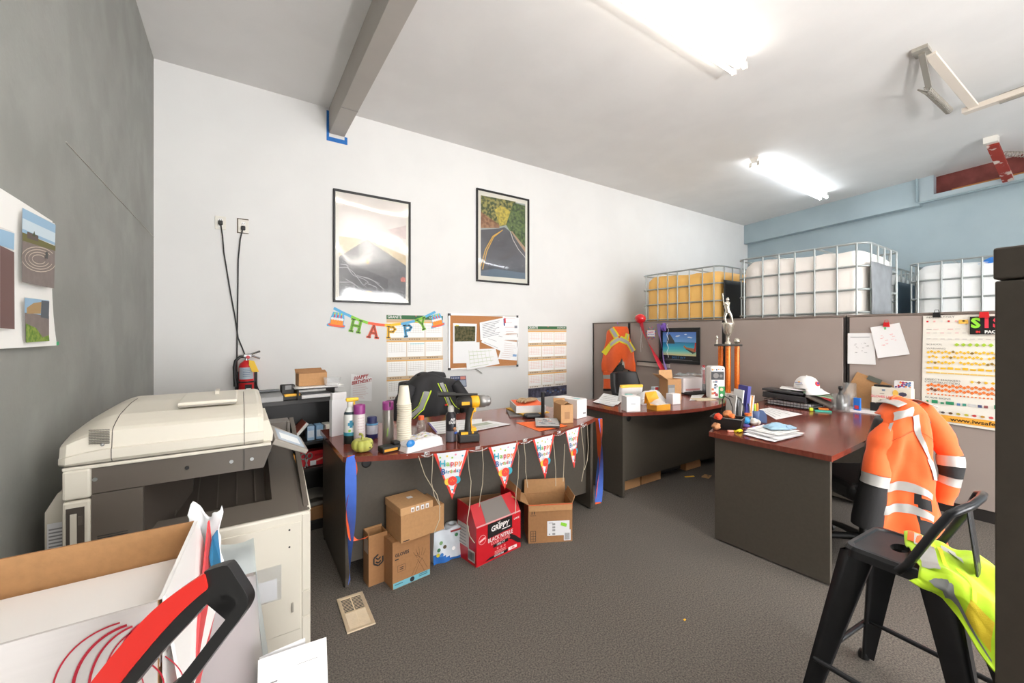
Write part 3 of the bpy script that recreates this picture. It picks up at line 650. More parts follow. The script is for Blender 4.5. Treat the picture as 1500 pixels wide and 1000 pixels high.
# outlets and cords
def outlet(u0, v0, u1, v1, label, dark):
    p, q = Yp(u0, v1), Yp(u1, v0); cx, cz = (p.x+q.x)/2, (p.z+q.z)/2
    t = thing('wall_outlet', label, 'outlet', (cx, D, cz-.06), 0, 'outlets on the white wall')
    pl = BACK(cx, cz, 0)
    b = MB(); b.rbox((0, 0, .004), (.085, .125, .008), .003, M((222, 218, 208), .4), 2, pl.mat()); b.build('cover_plate', t, w=True)
    if dark:
        b = MB(); pl.quad(b, -.052, -.07, .042, .073, M((96, 84, 70), .8), .001); b.build('wall_cutout', t, w=True)
    for s in (-1, 1):
        b = MB(); b.rbox((0, s*.026, .009), (.034, .03, .005), .006, WHITE, 2, pl.mat())
        for x in (-.007, .007): pl.quad(b, x-.0015, s*.026-.005, x+.0015, s*.026+.006, BLACK, .0125)
        b.build('socket', t, w=True)
    return t
outlet(315, 315, 331, 338, 'white outlet on the wall nearest the grey corner, with a black plug', False)
outlet(349, 320, 364, 343, 'white outlet in a rough cutout, right of the one with a plug', True)
def cord(uvs, label, plug):
    pts = [Yp(u, v, D-.014) for u, v in uvs]
    t = thing('power_cord', label, 'cord', pts[-1], 0, 'black cords on the white wall')
    b = MB(); b.tube(pts, .0058, BLACK, 7); b.build('cable', t, w=True)
    b = MB(); p = Yp(*plug, D-.025); b.rbox(p, (.035, .032, .04), .008, BLACK); b.build('plug', t, w=True)
cord([(323, 327), (326, 345), (328, 370), (333, 400), (338, 430), (344, 462), (349, 495), (356, 512), (361, 525)], 'black cord from the corner side outlet, slanting down to the extinguisher', (323, 326))
cord([(356, 334), (352, 350), (349, 380), (348.5, 420), (348, 460), (347.5, 500), (347, 535), (346.5, 600)], 'black cord hanging straight down from the outlet in the rough cutout', (356.5, 334))
# fire extinguisher
ex = Yp(361, 575, D-.075); t = thing('fire_extinguisher', 'red fire extinguisher with black hose and yellow tag, hung above the black bookcase', 'fire extinguisher', (ex.x, ex.y, .86))
b = MB(); b.lathe([(.055, 0), (.062, .01), (.062, .245), (.052, .28), (.028, .30), (.022, .31)], RED, 24); b.build('cylinder', t)
b = MB(); b.grid(lambda u, v: (.0632*math.sin((u-.5)*2.2), -.0632*math.cos((u-.5)*2.2), .135+.11*v), 12, 2, M((176, 186, 196), .4)); pl = Pl((0, -.0655, .15))
for k in range(5): pl.quad(b, -.03, .01+k*.017, .03, .016+k*.017, M((120, 130, 150), .5), 0)
b.build('label_band', t)
b = MB(); b.bx(-.012, .042, -.07, -.05, .02, .085, BLACK); b.bx(-.004, .034, -.0715, -.07, .028, .05, PAPER); b.build('instruction_plate', t)
b = MB(); b.tube([(0, 0, .30), (0, 0, .345)], .014, CHROME, 10); b.rbox((.01, -.005, .352), (.07, .026, .03), .006, M((150, 150, 150), .3, metal=.8)); b.build('valve', t)
for z0, z1 in ((.365, .395), (.36, .325)):
    b = MB(); b.tube([(-.02, -.005, z0-.005), (.03, -.01, z0), (.11, -.03, z1)], .006, CHROME, 8, flat=1.6); b.build('lever', t)
b = MB(); b.lathe([(.016, 0), (.016, .012)], M((190, 40, 50), .4), 14, X=Matrix.Translation((.012, -.022, .34)) @ Matrix.Rotation(R(90), 4, 'X')); b.build('gauge', t)
b = MB(); b.tube([(-.015, 0, .345), (-.05, -.01, .345), (-.085, -.015, .31), (-.095, -.015, .25), (-.092, -.02, .15), (-.085, -.02, .07)], [.012, .013, .014, .014, .014, .018], BLACK, 10); b.build('hose', t)
b = MB(); b.add([(.02, -.068, .315), (.06, -.066, .305), (.10, -.07, .20), (.045, -.072, .20), (.018, -.07, .27)], [(0, 4, 3, 2, 1)], M((240, 196, 66), .7)); b.build('tag', t, solid=.001)
b = MB(); b.bx(-.09, .09, .055, .075, -.02, .2, BLACK); b.tube([(-.075, .05, .10), (-.1, -.02, -.06)], .005, BLACK, 6); b.tube([(.075, .05, .10), (.12, -.02, -.06)], .005, BLACK, 6); b.lathe([(.066, .1), (.066, .115)], BLACK, 20); b.build('wall_bracket', t)
# HAPPY banner
zb = zmap(470, 440, 7.695)
t = thing('letter_banner', 'colourful letter banner reading HAPPY with a cake at each end, on the white wall', 'banner', (1.44, D, 1.44))
C6 = {'b': M((92, 172, 214), .6), 'g': M((136, 200, 60), .6), 'o': M((238, 100, 66), .6), 'y': M((246, 192, 40), .6), 'k': M((30, 26, 30), .6), 'l': M((200, 220, 60), .6)}
b = MB(); pth = [(145, 85), (240, 135), (340, 180), (430, 220), (530, 252), (620, 268), (720, 278), (810, 272), (900, 265), (1060, 232), (1160, 190), (1290, 128)]
cs = ['b', 'b', 'g', 'g', 'o', 'o', 'y', 'y', 'b', 'g', 'b']
for k, c in enumerate(cs): PB.line(b, [zb(*pth[k]), zb(*pth[k+1])], .030, C6[c], .003+.0002*(k % 2))
b.build('ribbon', t, w=True)
GL = {'H': [((-.3, -.5), (-.3, .5)), ((.3, -.5), (.3, .5)), ((-.3, 0), (.3, 0))], 'A': [((-.34, -.5), (0, .5)), ((.34, -.5), (0, .5)), ((-.2, -.12), (.2, -.12))],
      'P': [((-.25, -.5), (-.25, .5)), ((-.25, .45), (.15, .45)), ((.15, .45), (.33, .25)), ((.33, .25), (.15, .02)), ((.15, .02), (-.25, .02))], 'Y': [((0, -.5), (0, 0)), ((0, 0), (-.34, .5)), ((0, 0), (.34, .5))]}
SF = {'H': [(-.3, -.5), (.3, -.5), (-.3, .5), (.3, .5)], 'A': [(-.34, -.5), (.34, -.5)], 'P': [(-.25, -.5), (-.25, .5)], 'Y': [(0, -.5), (-.34, .5), (.34, .5)]}
def slab_letter(ch, cx, cz, h, rot, back):
    b = MB(); c, s = math.cos(rot), math.sin(rot)
    def tr(x, y): x *= h; y *= h; return (cx+x*c-y*s, cz+x*s+y*c)
    for i, (w_, m, f) in enumerate(((.25, back, .006), (.105, C6['k'], .0075), (.030, back, .0085))):
        segs = GL[ch]+([((x-.13, y), (x+.13, y)) for x, y in SF[ch]] if i < 2 else [])
        for j, (p, q) in enumerate(segs):
            ww = w_*(.75 if (i < 2 and j >= len(GL[ch])) else 1); l = math.hypot(q[0]-p[0], q[1]-p[1]); e = (ww*.35 if i < 2 else -.06)
            dx, dy = (q[0]-p[0])/l*e, (q[1]-p[1])/l*e
            PB.line(b, [tr(p[0]-dx, p[1]-dy), tr(q[0]+dx, q[1]+dy)], ww*h, m, f+.00008*j)
    return b
for ch, x, y, rot, c in (('H', 395, 285, R(-12), 'g'), ('A', 590, 350, R(-6), 'o'), ('P', 792, 355, R(-1), 'y'), ('P', 980, 338, R(8), 'b'), ('Y', 1140, 265, R(20), 'g')):
    p = zb(x, y); q = slab_letter(ch, p[0], p[1], .132, rot, C6[c]).build('letter', t, w=True)
for cx, cy, rot in ((180, 235, R(-8)), (1310, 240, R(14))):
    p = zb(cx, cy); pl = Pl((p[0], D-.006, p[1]), (math.cos(rot), 0, math.sin(rot)), (-math.sin(rot), 0, math.cos(rot))); pl.s = .84
    b = MB(); pl.poly(b, [(-.11, -.075), (.10, -.075), (.11, -.04), (.085, -.03), (.085, .05), (.07, .115), (-.06, .115), (-.08, .04), (-.085, -.03), (-.115, -.05)], C6['b'], .001)
    pl.disc(b, 0, -.052, .105, C6['o'], .002, 20, .022); pl.quad(b, -.075, -.045, .075, .035, M((244, 146, 40), .6), .003)
    for k in range(5): pl.disc(b, -.06+.03*k, .03, .018, WHITE, .004, 10)
    for k in range(3): pl.line(b, [(-.04+.05*k, 0), (-.03+.04*k, -.02)], .006, C6['o'], .0045)
    for k in range(3): pl.quad(b, -.045+.04*k, .04, -.03+.04*k, .085, M((214, 50, 90), .6), .0035); pl.disc(b, -.0375+.04*k, .097, .009, C6['l'], .004, 8, .015)
    b.build('cake_cutout', t, w=True)
# wall calendars
def calendar(x0, x1, z0, z1, label, skew, red):
    t = thing('wall_calendar', label, 'calendar', ((x0+x1)/2, D, z0), 0, 'year calendars on the white wall')
    pl = Pl((x0, D-.001, z1), (1, 0, skew), (0, 0, 1)); W_, Hh = x1-x0, z1-z0
    bar, org = M((206, 182, 152), .8), M((232, 174, 88), .8); rl = M((226, 170, 160) if red else (196, 190, 186), .8)
    b = MB(); pl.quad(b, 0, -Hh, W_, 0, M((232, 226, 218), .8), .0005); pl.quad(b, 0, -Hh*.042, W_, 0, M((52, 104, 66), .7), .001)
    pl.quad(b, 0, -Hh*.042-.03, W_, -Hh*.042, bar, .001); pl.quad(b, 0, -Hh*.042-.040, W_, -Hh*.042-.03, org, .0012)
    rh = Hh*.198; top = -Hh*.042-.04
    for r in range(4):
        z = top-rh*r
        for c in range(3):
            cx = W_*(.02+c*.327); w_ = W_*.305; pl.quad(b, cx, z-rh+.05, cx+w_, z-.006, PAPER3, .0012)
            for k in range(5): pl.quad(b, cx+.012, z-.028-k*.022, cx+w_-.012, z-.025-k*.022, rl, .0016)
            for k in range(6): pl.quad(b, cx+.012+k*(w_-.03)/6, z-.12, cx+.014+k*(w_-.03)/6, z-.012, rl, .0017)
            if c: pl.quad(b, cx-.008, z-rh+.05, cx-.003, z, bar, .0013)
        if r < 3: pl.quad(b, 0, z-rh+.012, W_, z-rh+.05, bar, .0014); pl.quad(b, 0, z-rh, W_, z-rh+.012, org, .0015)
        for c in range(3):
            for k in range(5): pl.quad(b, W_*(.05+c*.327)+k*.03, z-rh+.024, W_*(.05+c*.327)+k*.03+.018, z-rh+.038, M((150, 128, 104), .8), .0018)
    pl.quad(b, 0, -Hh, W_, -Hh*.862, M_mix('calendar_photo', (52, 52, 66), (92, 92, 112), 14, .7), .002)
    for k in range(9): pl.disc(b, W_*(.35+.07*k), -Hh*(.945-.012*(k % 3)), .022, M(((90, 110, 150), (130, 130, 140), (60, 80, 130))[k % 3], .7), .0024, 8, .014)
    if not red: pl.quad(b, W_*.4, top-rh-.03, W_*.65, top-rh-.022, M((110, 190, 200), .8), .002)
    b.build('sheet', t, w=True, solid=.0006)
    b = MB(); pl.txt(b, 'GRANITE', .012, -Hh*.021, .05, WHITE, .002, .01, .8, align='LEFT'); b.build('lettering', t, w=True); b = MB(); pl.txt(b, 'CALENDAR', W_-.10, -Hh*.021, .032, WHITE, .002, .005); b.build('small_lettering', t, w=True)
    b = MB(); b.ball(pl.p(W_*.5, -.008, .006), .008, M((210, 120, 120), .5), 8, 6); b.build('push_pin', t, w=True)
calendar(1.411, 2.112, .50, 1.640, 'year calendar with green header, behind the HAPPY banner and the dark jacket', .003, False)
calendar(3.418, 4.138, .50, 1.531, 'year calendar with green header, right of the cork board above the folder pile', .004, True)
# cork board and the sheets pinned on it
zc = zmap(640, 450, 7.143)
t = thing('cork_board', 'cork board with thin aluminium frame and dark corners, covered by pinned papers', 'notice board', (2.71, D, .968))
b = MB(); PB.slab(b, 2.19, .975, 3.23, 1.668, M_mix('cork', (176, 118, 74), (194, 136, 88), 160, .9), .001, .012); b.build('cork_panel', t, w=True)
b = MB(); frame_border(b, PB, 2.182, .967, 3.238, 1.676, .02, .018, M((206, 204, 200), .35, metal=.5), .001); b.build('frame', t, w=True)
b = MB()
for x in (2.18, 3.208):
    for z in (.965, 1.648): PB.slab(b, x, z, x+.032, z+.03, M((60, 60, 62), .5), .001, .022)
b.build('corner_cap', t, w=True)
def sheet(corners, label, f, mat=None, lines=8, ink=None, name='paper_sheet', cat='paper', pl=PB, extra=None, m0=.1, m1=.9, curl=.004, group=None):
    """a paper sheet on a flat frame: corners bl, br, tr, tl in frame units"""
    mat = mat or PAPER; ink = ink or GREYINK; bl, br, tr, tl = [Vector((*c, 0)) for c in corners]
    def P(u, v): return bl.lerp(br, u).lerp(tl.lerp(tr, u), v)
    b = MB(); rnd = random.Random(label)
    def fn(u, v, e=0): p = P(u, v); return pl.p(p.x, p.y, f+curl*((1-v)**2+.5*abs(2*u-1)**3)+e)
    b.grid(lambda u, v: fn(u, v), 6, 6, mat)
    for k in range(lines):
        v = .86-.76*k/max(1, lines-1); u1 = rnd.uniform(.55, m1)
        b.add([fn(m0, v, .0012), fn(u1, v, .0012), fn(u1, v+.022, .0012), fn(m0, v+.022, .0012)], [(0, 1, 2, 3)], ink)
    if extra: extra(b, lambda u, v, e=.0016: fn(u, v, e))
    return tag(b.build(name, w=True), label, cat, group)
def qd(b, P, u0, v0, u1, v1, m, e=.0016): b.add([P(u0, v0, e), P(u1, v0, e), P(u1, v1, e), P(u0, v1, e)], [(0, 1, 2, 3)], m)
def ex_map(b, P):
    qd(b, P, .06, .06, .94, .86, M_mix('aerial_photo', (58, 62, 34), (104, 96, 66), 30, .8)); 
    for u, v in ((.15, .75), (.1, .85), (.3, .6), (.5, .7), (.52, .55), (.55, .45), (.5, .38), (.12, .35), (.18, .25), (.25, .15)): qd(b, P, u, v, u+.14, v+.055, M((220, 214, 96), .7), .002)
g_ = 'papers on the cork board'
sheet([zc(163, 370), zc(405, 365), zc(412, 172), zc(163, 165)], 'sheet with a green aerial photo and yellow notes pinned on the cork board', .014, extra=ex_map, lines=0, group=g_)
sheet([zc(163, 585), zc(440, 580), zc(440, 365), zc(163, 368)], 'plain white sheet on the cork board under the aerial photo', .0135, lines=0, group=g_)
sheet([zc(310, 655), zc(648, 590), zc(600, 470), zc(470, 365)][:4] if 0 else [zc(305, 655), zc(645, 590), zc(605, 430), zc(290, 440)], 'pale line drawing sheet hanging past the bottom edge of the cork board', .019, lines=5, ink=M((196, 206, 176), .8), group=g_,
      extra=lambda b, P: [qd(b, P, .1+.13*k, .2, .11+.13*k, .95, M((206, 212, 190), .8)) for k in range(6)])
sheet([zc(455, 365), zc(690, 470), zc(700, 290), zc(500, 250)], 'white sheet tucked between the drawing and the typed list on the cork board', .016, lines=3, group=g_)
sheet([zc(445, 345), zc(715, 280), zc(680, 110), zc(438, 160)], 'typed list on a tilted white sheet at the middle of the cork board', .022, lines=9, ink=INK if 0 else M((120, 120, 130), .8), group=g_)
sheet([zc(690, 275), zc(845, 275), zc(850, 92), zc(680, 92)], 'white notice at the top right of the cork board, with a blue and red mark', .018, lines=4, ink=M((210, 190, 190), .8), group=g_,
      extra=lambda b, P: (qd(b, P, .02, .45, .1, .85, M((60, 70, 130), .7), .006), qd(b, P, .06, .6, .16, .88, M((206, 60, 60), .7), .0065), qd(b, P, .72, .32, .9, .46, M((130, 130, 140), .7))))
sheet([zc(690, 345), zc(840, 345), zc(848, 278), zc(695, 285)], 'narrow white slip at the right side of the cork board', .0165, lines=2, group=g_)
sheet([zc(630, 540), zc(828, 555), zc(848, 362), zc(690, 345)], 'typed letter with a blue stamp at the lower right of the cork board', .017, lines=8, ink=M((214, 200, 196), .8), group=g_, extra=lambda b, P: qd(b, P, .74, .2, .95, .32, M((130, 166, 206), .7)))
b = MB(); PB.line(b, [zc(400, 642), zc(465, 690)], .012, M((150, 150, 146), .5), .02); tag(b.build('hanging_strip', w=True, solid=.002), 'grey strip sticking out below the cork board', 'strip')
sheet([zc(135, 835), zc(308, 828), zc(302, 715), zc(135, 722)], 'small dark blue month card on the wall below the cork board', .004, mat=M((52, 62, 98), .6), lines=0, name='picture_card', cat='card',
      extra=lambda b, P: (qd(b, P, .36, .08, .96, .62, M((150, 160, 176), .6)), qd(b, P, .64, .68, .96, .95, M((206, 130, 116), .6)), [qd(b, P, .06+.11*k, .76, .13+.11*k, .9, M((170, 176, 196), .6)) for k in range(5)]))
zd = zmap(470, 430, 3.846)
t = sheet([zd(165, 600), zd(285, 605), zd(288, 470), zd(170, 452)], 'white sheet with slanted red heading taped to the wall above the spray bottles', .004, lines=12, ink=M((222, 204, 204), .8), name='hanging_note')
p = zd(228, 480); b = MB(); pl = Pl((p[0], D-.008, p[1]), (1, 0, .12), (0, 0, 1)); pl.txt(b, 'HAPPY', 0, .02, .055, M((170, 40, 44), .7), 0, .03, .9, .25); b.build('heading_lettering', t, w=True); b = MB(); pl.txt(b, 'BIRTHDAY!', 0, -.03, .05, M((170, 40, 44), .7), 0, .03, .85, .25)
b.build('lettering', t, w=True)
# white paperboard with photographs on the grey wall
PLW = Pl((LX+.004, 2.353, 1.37), (0, 1, 0), (0, 0, 1)); PLW.n = Vector((1, 0, 0))
t = thing('picture_board', 'white paperboard with three landscape photographs on the grey wall', 'photo board', (LX, 2.0, 1.36))
def lw(u, v): p = Xp(u, v, LX+.004); return (p.y-2.353, p.z-1.37)
def wl(b, pts, m, f): b.poly([Vector((LX+.004+f, 2.353+x, 1.37+y)) for x, y in pts], m)
b = MB(); e = lw(74, 322); 
b.grid(lambda u, v: (LX+.006+.02*(1-v)**3*(u**2)+.008*math.sin(3*u), 2.353-1.0*(1-u)-.03*(1-v)*u, 1.375+(.49)*v), 10, 8, PAPER3); b.build('board_sheet', t, w=True)
m_sk = M((150, 186, 214), .6); m_lot = M((128, 116, 112), .7, n=.08, ns=30)
def photo(c, draw):
    b = MB(); wl(b, [lw(*k) for k in c], M((226, 224, 222), .7), .026); draw(b); b.build('photograph', t, w=True)
zl = lambda x, y: lw(x/2.857, 200+y/2.857)
def dr1(b):
    wl(b, [zl(*k) for k in ((40, 395), (187, 450), (190, 365), (42, 292))], m_sk, .027); wl(b, [zl(*k) for k in ((40, 380), (187, 440), (188, 400), (42, 335))], M((206, 222, 232), .7), .0274)
    wl(b, [zl(*k) for k in ((38, 605), (182, 634), (186, 455), (40, 395))], m_lot, .0278); wl(b, [zl(*k) for k in ((40, 430), (187, 475), (187, 455), (40, 395))], M((110, 106, 60), .7), .0282)
    wl(b, [zl(*k) for k in ((60, 420), (110, 435), (110, 410), (60, 392))], M((96, 84, 80), .7), .0285); wl(b, [zl(*k) for k in ((82, 410), (96, 415), (92, 390))], M((70, 80, 52), .7), .0288)
    for k in range(4):
        pts = [zl(112+(78-16*k)*math.cos(a), 510+(52-11*k)*math.sin(a)+.35*(78-16*k)*math.cos(a)*.3) for a in [R(x) for x in range(20, 340, 16)]]
        for p, q in zip(pts[:-1], pts[1:]):
            l = math.hypot(q[0]-p[0], q[1]-p[1]) or 1; nx, ny = -(q[1]-p[1])/l*.0015, (q[0]-p[0])/l*.0015
            wl(b, [(p[0]-nx, p[1]-ny), (q[0]-nx, q[1]-ny), (q[0]+nx, q[1]+ny), (p[0]+nx, p[1]+ny)], M((200, 186, 170), .7), .0288)
    wl(b, [zl(*k) for k in ((140, 505), (152, 508), (152, 480), (142, 478))], BLACK, .029)
def dr2(b):
    wl(b, [zl(*k) for k in ((52, 740), (160, 760), (160, 684), (52, 672))], m_sk, .027); wl(b, [zl(*k) for k in ((55, 860), (160, 855), (160, 750), (52, 735))], m_lot, .0274)
    wl(b, [zl(*k) for k in ((60, 740), (122, 740), (125, 690), (90, 695), (60, 715))], M((170, 140, 96), .7), .0278); wl(b, [zl(*k) for k in ((122, 755), (158, 762), (160, 688), (125, 684))], M((86, 92, 100), .7), .028)
    wl(b, [zl(*k) for k in ((55, 862), (160, 855), (158, 830), (130, 840), (100, 800), (75, 790), (54, 780))], M_mix('grass_print', (96, 130, 50), (140, 160, 70), 60, .8), .0284)
def dr3(b):
    wl(b, [zl(*k) for k in ((-60, 450), (4, 470), (6, 400), (-60, 380))], m_sk, .027); wl(b, [zl(*k) for k in ((-60, 800), (6, 806), (4, 480), (-60, 450))], M((112, 84, 80), .7), .0274)
photo([(14, 412), (63.5, 422), (66, 326), (14.5, 302)], dr1); photo([(19, 502), (55.5, 499), (56.5, 440), (17.5, 434)], dr2); photo([(-20, 480), (1.8, 482), (1.8, 338), (-20, 330)], dr3)
b = MB(); wl(b, [lw(66, 506), lw(70, 505), lw(70, 500), lw(66, 501)], M((40, 170, 110), .6), .03); b.build('green_pin', t, w=True)
# ================================================================== WRAPPED LIQUID TANKS
m_cage = M((168, 174, 174), .35, metal=.6)
def tank(label, loc, liquid, plate, platecol, cap=None):
    t = thing('cage_tank', label, 'tank', loc, 0, 'caged liquid tanks behind the partition')
    W_, L_, Hh = 1.0, 1.24, 1.145      # x depth, y length, height
    b = MB(); b.rbox((0, 0, .06), (W_, L_, .10), .01, M((96, 96, 96), .6)); b.build('pallet', t)
    def surf(u, v):
        a = 2*PI*u; z = .13+v*.955; n_ = 8.0
        c, s = math.cos(a), math.sin(a); k = (abs(c)**n_+abs(s)**n_)**(-1/n_)
        x, y = c*k*(W_/2-.024), s*k*(L_/2-.024)
        g = .016*math.cos(y*26)*(1 if abs(c)*k > .9 else 0)
        x += math.copysign(g, x) if abs(c)*k > .9 else 0
        r = max(0, (v-.9)/.1); z += (.045*math.exp(-((y-.42)/.18)**2)+.01*math.cos(y*22))*min(1, v*3)*.8; f = 1-.10*r**2
        return (x*f, y*f, z)
    b = MB(); b.grid(surf, 72, 16, liquid); top = [surf(k/72, 1) for k in range(72)]; b.poly(top, liquid); bt = b.build('bottle', t)
    b = MB(); b.lathe([(.09, 0), (.09, .035), (.07, .045)], cap or BLACK, 18, (0, 0, 1.085)); b.build('filler_cap', bt)
    hx, hy = W_/2, L_/2; rnd = .09
    def ring(z):
        pts = []
        for cx, cy, a0 in ((hx-rnd, hy-rnd, 0), (-hx+rnd, hy-rnd, 90), (-hx+rnd, -hy+rnd, 180), (hx-rnd, -hy+rnd, 270)):
            for k in range(5): pts.append((cx+rnd*math.cos(R(a0+22.5*k)), cy+rnd*math.sin(R(a0+22.5*k)), z))
        return pts
    b = MB()
    for z in (.13, .26, .465, .69, .92, Hh): b.tube(ring(z), .011, m_cage, 8, closed=True)
    for y in (-.54, -.38, -.185, 0, .16, .33, .54):
        for s in (-1, 1): b.tube([(s*(hx+.004), y, .1), (s*(hx+.004), y, Hh)], .0095, m_cage, 6)
    for x in (-.40, -.2, 0, .2, .40):
        for s in (-1, 1): b.tube([(x, s*(hy+.004), .1), (x, s*(hy+.004), Hh)], .0095, m_cage, 6)
    b.tube([(-hx, -.2, Hh), (hx, -.2, Hh)], .010, m_cage, 6); b.tube([(-hx, .25, Hh), (hx, .25, Hh)], .010, m_cage, 6)
    b.build('cage', t)
    if plate:
        b = MB(); b.grid(lambda u, v: (-.44+.44*u*plate, -hy-.018-.004*math.sin(9*u+5*v), .44+.52*v), 8, 8, platecol); b.build('cover_sheet', t, solid=.004)
    return t
m_amb = M((255, 200, 112), .5, n=.04, ns=3); m_wht = M((242, 236, 230), .5, n=.02, ns=4); m_wht2 = M((240, 242, 242), .5, n=.02, ns=4)
tank('caged tank full of amber liquid, behind the partition at the white wall', (5.72, 3.56, 1.17), m_amb, 1.6, M((34, 36, 38), .6))
tank('big white caged tank with a grey cover sheet on its end, beside the amber tank', (5.57, 2.015, 1.17), m_wht, 1.4, M((128, 132, 136), .6, n=.12, ns=8))
t3 = tank('white caged tank with blue cloths on top, farthest toward the dark cabinet', (7.69, .93, 1.17), m_wht2, 0, None)
tank('white caged tank with dark end sheet, showing in the gap behind the big white tank', (7.86, 2.36, 1.17), m_wht2, 2, M((70, 92, 108), .6))
for k, (x, y) in enumerate(((7.35, .87), (7.40, .62))):
    b = MB(); b.grid(lambda u, v: (x+.22*(u-.5), y+.2*(v-.5), 2.245+.07*math.sin(PI*u)*math.sin(PI*v)+.02*wob(u*3, v*3, 1, 3+k)), 10, 10, M((44, 126, 216), .6))
    tag(b.build('blue_cloth', w=True, solid=.004), ('blue cloth bundle on the far white tank, nearer the gap', 'blue cloth bundle on the far white tank, against the dark cabinet edge')[k], 'cloth', 'blue cloths on the far tank')
# ================================================================== CARTONS ON THE FLOOR
def FR(): return Pl((0, 0, 0), (1, 0, 0), (0, 0, 1))                      # local front face frame
def LF(d): return Pl((0, d, 0), (0, -1, 0), (0, 0, 1))                    # local left face frame
def spot(near, right, z=0.0):
    p, q = Zp(*near, z), Zp(*right, z); return p, math.atan2(q.y-p.y, q.x-p.x), (q-p).length
def carton(name, label, loc, rz, w, d, h, mat, inner=None, open_=False, flaps=(), group=None, cat='box', fl=None):
    t = thing(name, label, cat, loc, rz, group); e = .004
    b = MB()
    if not open_:
        b.bx(0, w, 0, d, 0, h, mat); b.build('body', t, bevel=.003)
        b = MB(); b.bx(0, w, d/2-.0008, d/2+.0008, h, h+.0006, M((110, 80, 54), .8)); b.build('lid_seam', t)
    else:
        inner = inner or mat; W_ = ((0, e, 0, d), (w-e, w, 0, d), (e, w-e, 0, e), (e, w-e, d-e, d))
        for x0, x1, ya, yb in W_: b.bx(x0, x1, ya, yb, 0, h, mat)
        b.bx(e, w-e, e, d-e, 0, e, mat); b.bx(e, w-e, d-e-.001, d-e, e, h-.001, inner); b.bx(e, e+.001, e, d-e, e, h-.001, inner); b.bx(w-e-.001, w-e, e, d-e, e, h-.001, inner)
        b.build('body', t)
    for side, ang, L in flaps:
        a = R(ang); c, s = math.cos(a), math.sin(a)      # angle away from upright, outwards
        o, xd, n_ = {'b': ((0, d, h), (w, 0, 0), (0, 1, 0)), 'f': ((0, 0, h), (w, 0, 0), (0, -1, 0)), 'l': ((0, 0, h), (0, d, 0), (-1, 0, 0)), 'r': ((w, 0, h), (0, d, 0), (1, 0, 0))}[side]
        o, xd, n_ = Vector(o), Vector(xd), Vector(n_); up = Vector((0, 0, 1))*c+n_*s
        b = MB(); b.poly([o, o+xd, o+xd*.985+up*L, o+xd*.015+up*L], inner or mat); b.build('flap', t, solid=.004)
    return t
# brown carton with the hands drawing, below, and the lidded carton on it
p, a, w_ = spot((575, 865), (630, 848))
t = carton('cardboard_box', 'brown carton printed with gloved hands and a blue band, under the lidded carton', p, R(7), .235, .165, .262, KRAFT2)
b = MB(); f = FR(); f.quad(b, .004, .004, .232, .036, M((112, 176, 190), .7), .001); f.disc(b, .118, .02, .014, INK, .0016)
for x0, x1, z in ((.012, .06, .022), (.16, .215, .028), (.16, .215, .018)): f.quad(b, x0, z, x1, z+.005, M((60, 110, 120), .7), .0016)
b.build('bottom_band', t); b = MB(); f.txt(b, 'GLOVES', .014, .186, .026, INK, .0016, .03, .9, align='LEFT'); f.quad(b, .014, .160, .036, .166, INK, .0016)
f.line(b, [(.03, .09), (.075, .09), (.075, .125), (.03, .125), (.03, .09)], .0015, INK, .0016)
for k in range(2): f.quad(b, .042, .100+.01*k, .064, .104+.01*k, INK, .0016)
b.build('lettering', t); b = MB()
for pts in ([(.115, .04), (.15, .10), (.165, .13), (.15, .16)], [(.135, .04), (.165, .10), (.185, .12)], [(.215, .05), (.185, .11), (.16, .135), (.135, .15)], [(.195, .04), (.17, .09), (.15, .12)], [(.15, .13), (.125, .17)], [(.155, .14), (.14, .185)], [(.165, .14), (.16, .19)], [(.175, .135), (.185, .18)], [(.185, .13), (.205, .165)]):
    f.line(b, pts, .0016, M((84, 58, 40), .8), .0016)
b.build('hands_drawing', t)
p2 = Vector((.742, 2.215, .264))
t = carton('cardboard_box', 'brown lidded carton with small white handling marks, on top of the hands carton', p2, R(6), .272, .205, .152, KRAFT)
b = MB(); b.bx(-.004, .196, -.004, .209, .153, .195, KRAFT3); b.build('lid', t, bevel=.002)
b = MB(); pl = Pl((0, -.004, .155), (1, 0, 0), (0, 0, 1))
for k in range(4):
    x = .058+.030*k; pl.quad(b, x, .005, x+.02, .03, PAPER2, .001); pl.quad(b, x+.005, .008, x+.015, .022, M((150, 130, 110), .8), .0015)
b.build('handling_marks', t); b = MB(); b.bx(.09, .122, .10, .13, .1955, .1962, PAPER2); b.build('top_label', t)
b = MB(); f = FR(); f.txt(b, 'M', .022, .02, .03, INK, .0012, .03) if 0 else f.quad(b, .012, .006, .05, .011, INK, .0012); b.build('stamp', t)
p, a, w_ = spot((540, 860), (567, 851))
t = carton('cardboard_box', 'narrow upright carton with a black round mark, at the left foot of the birthday desk', p, R(5), .108, .085, .285, KRAFT2, KRAFT, True, (('l', -4, .012), ('b', 0, .012)))
b = MB(); f = FR(); pts = [(.055+.03*math.cos(R(60*k+30)), .135+.032*math.sin(R(60*k+30))) for k in range(7)]
f.line(b, pts[1:5], .009, INK, .001); f.line(b, pts[4:7], .009, INK, .001); f.line(b, [(.04, .15), (.055, .138), (.068, .15)], .008, INK, .0012); f.line(b, [(.04, .128), (.055, .118), (.07, .128)], .008, INK, .0012); f.quad(b, .092, .11, .0945, .17, INK, .001); b.build('print', t)
b = MB(); LF(.085).quad(b, .01, .18, .075, .26, M((190, 166, 140), .5), .001); b.build('tape', t)
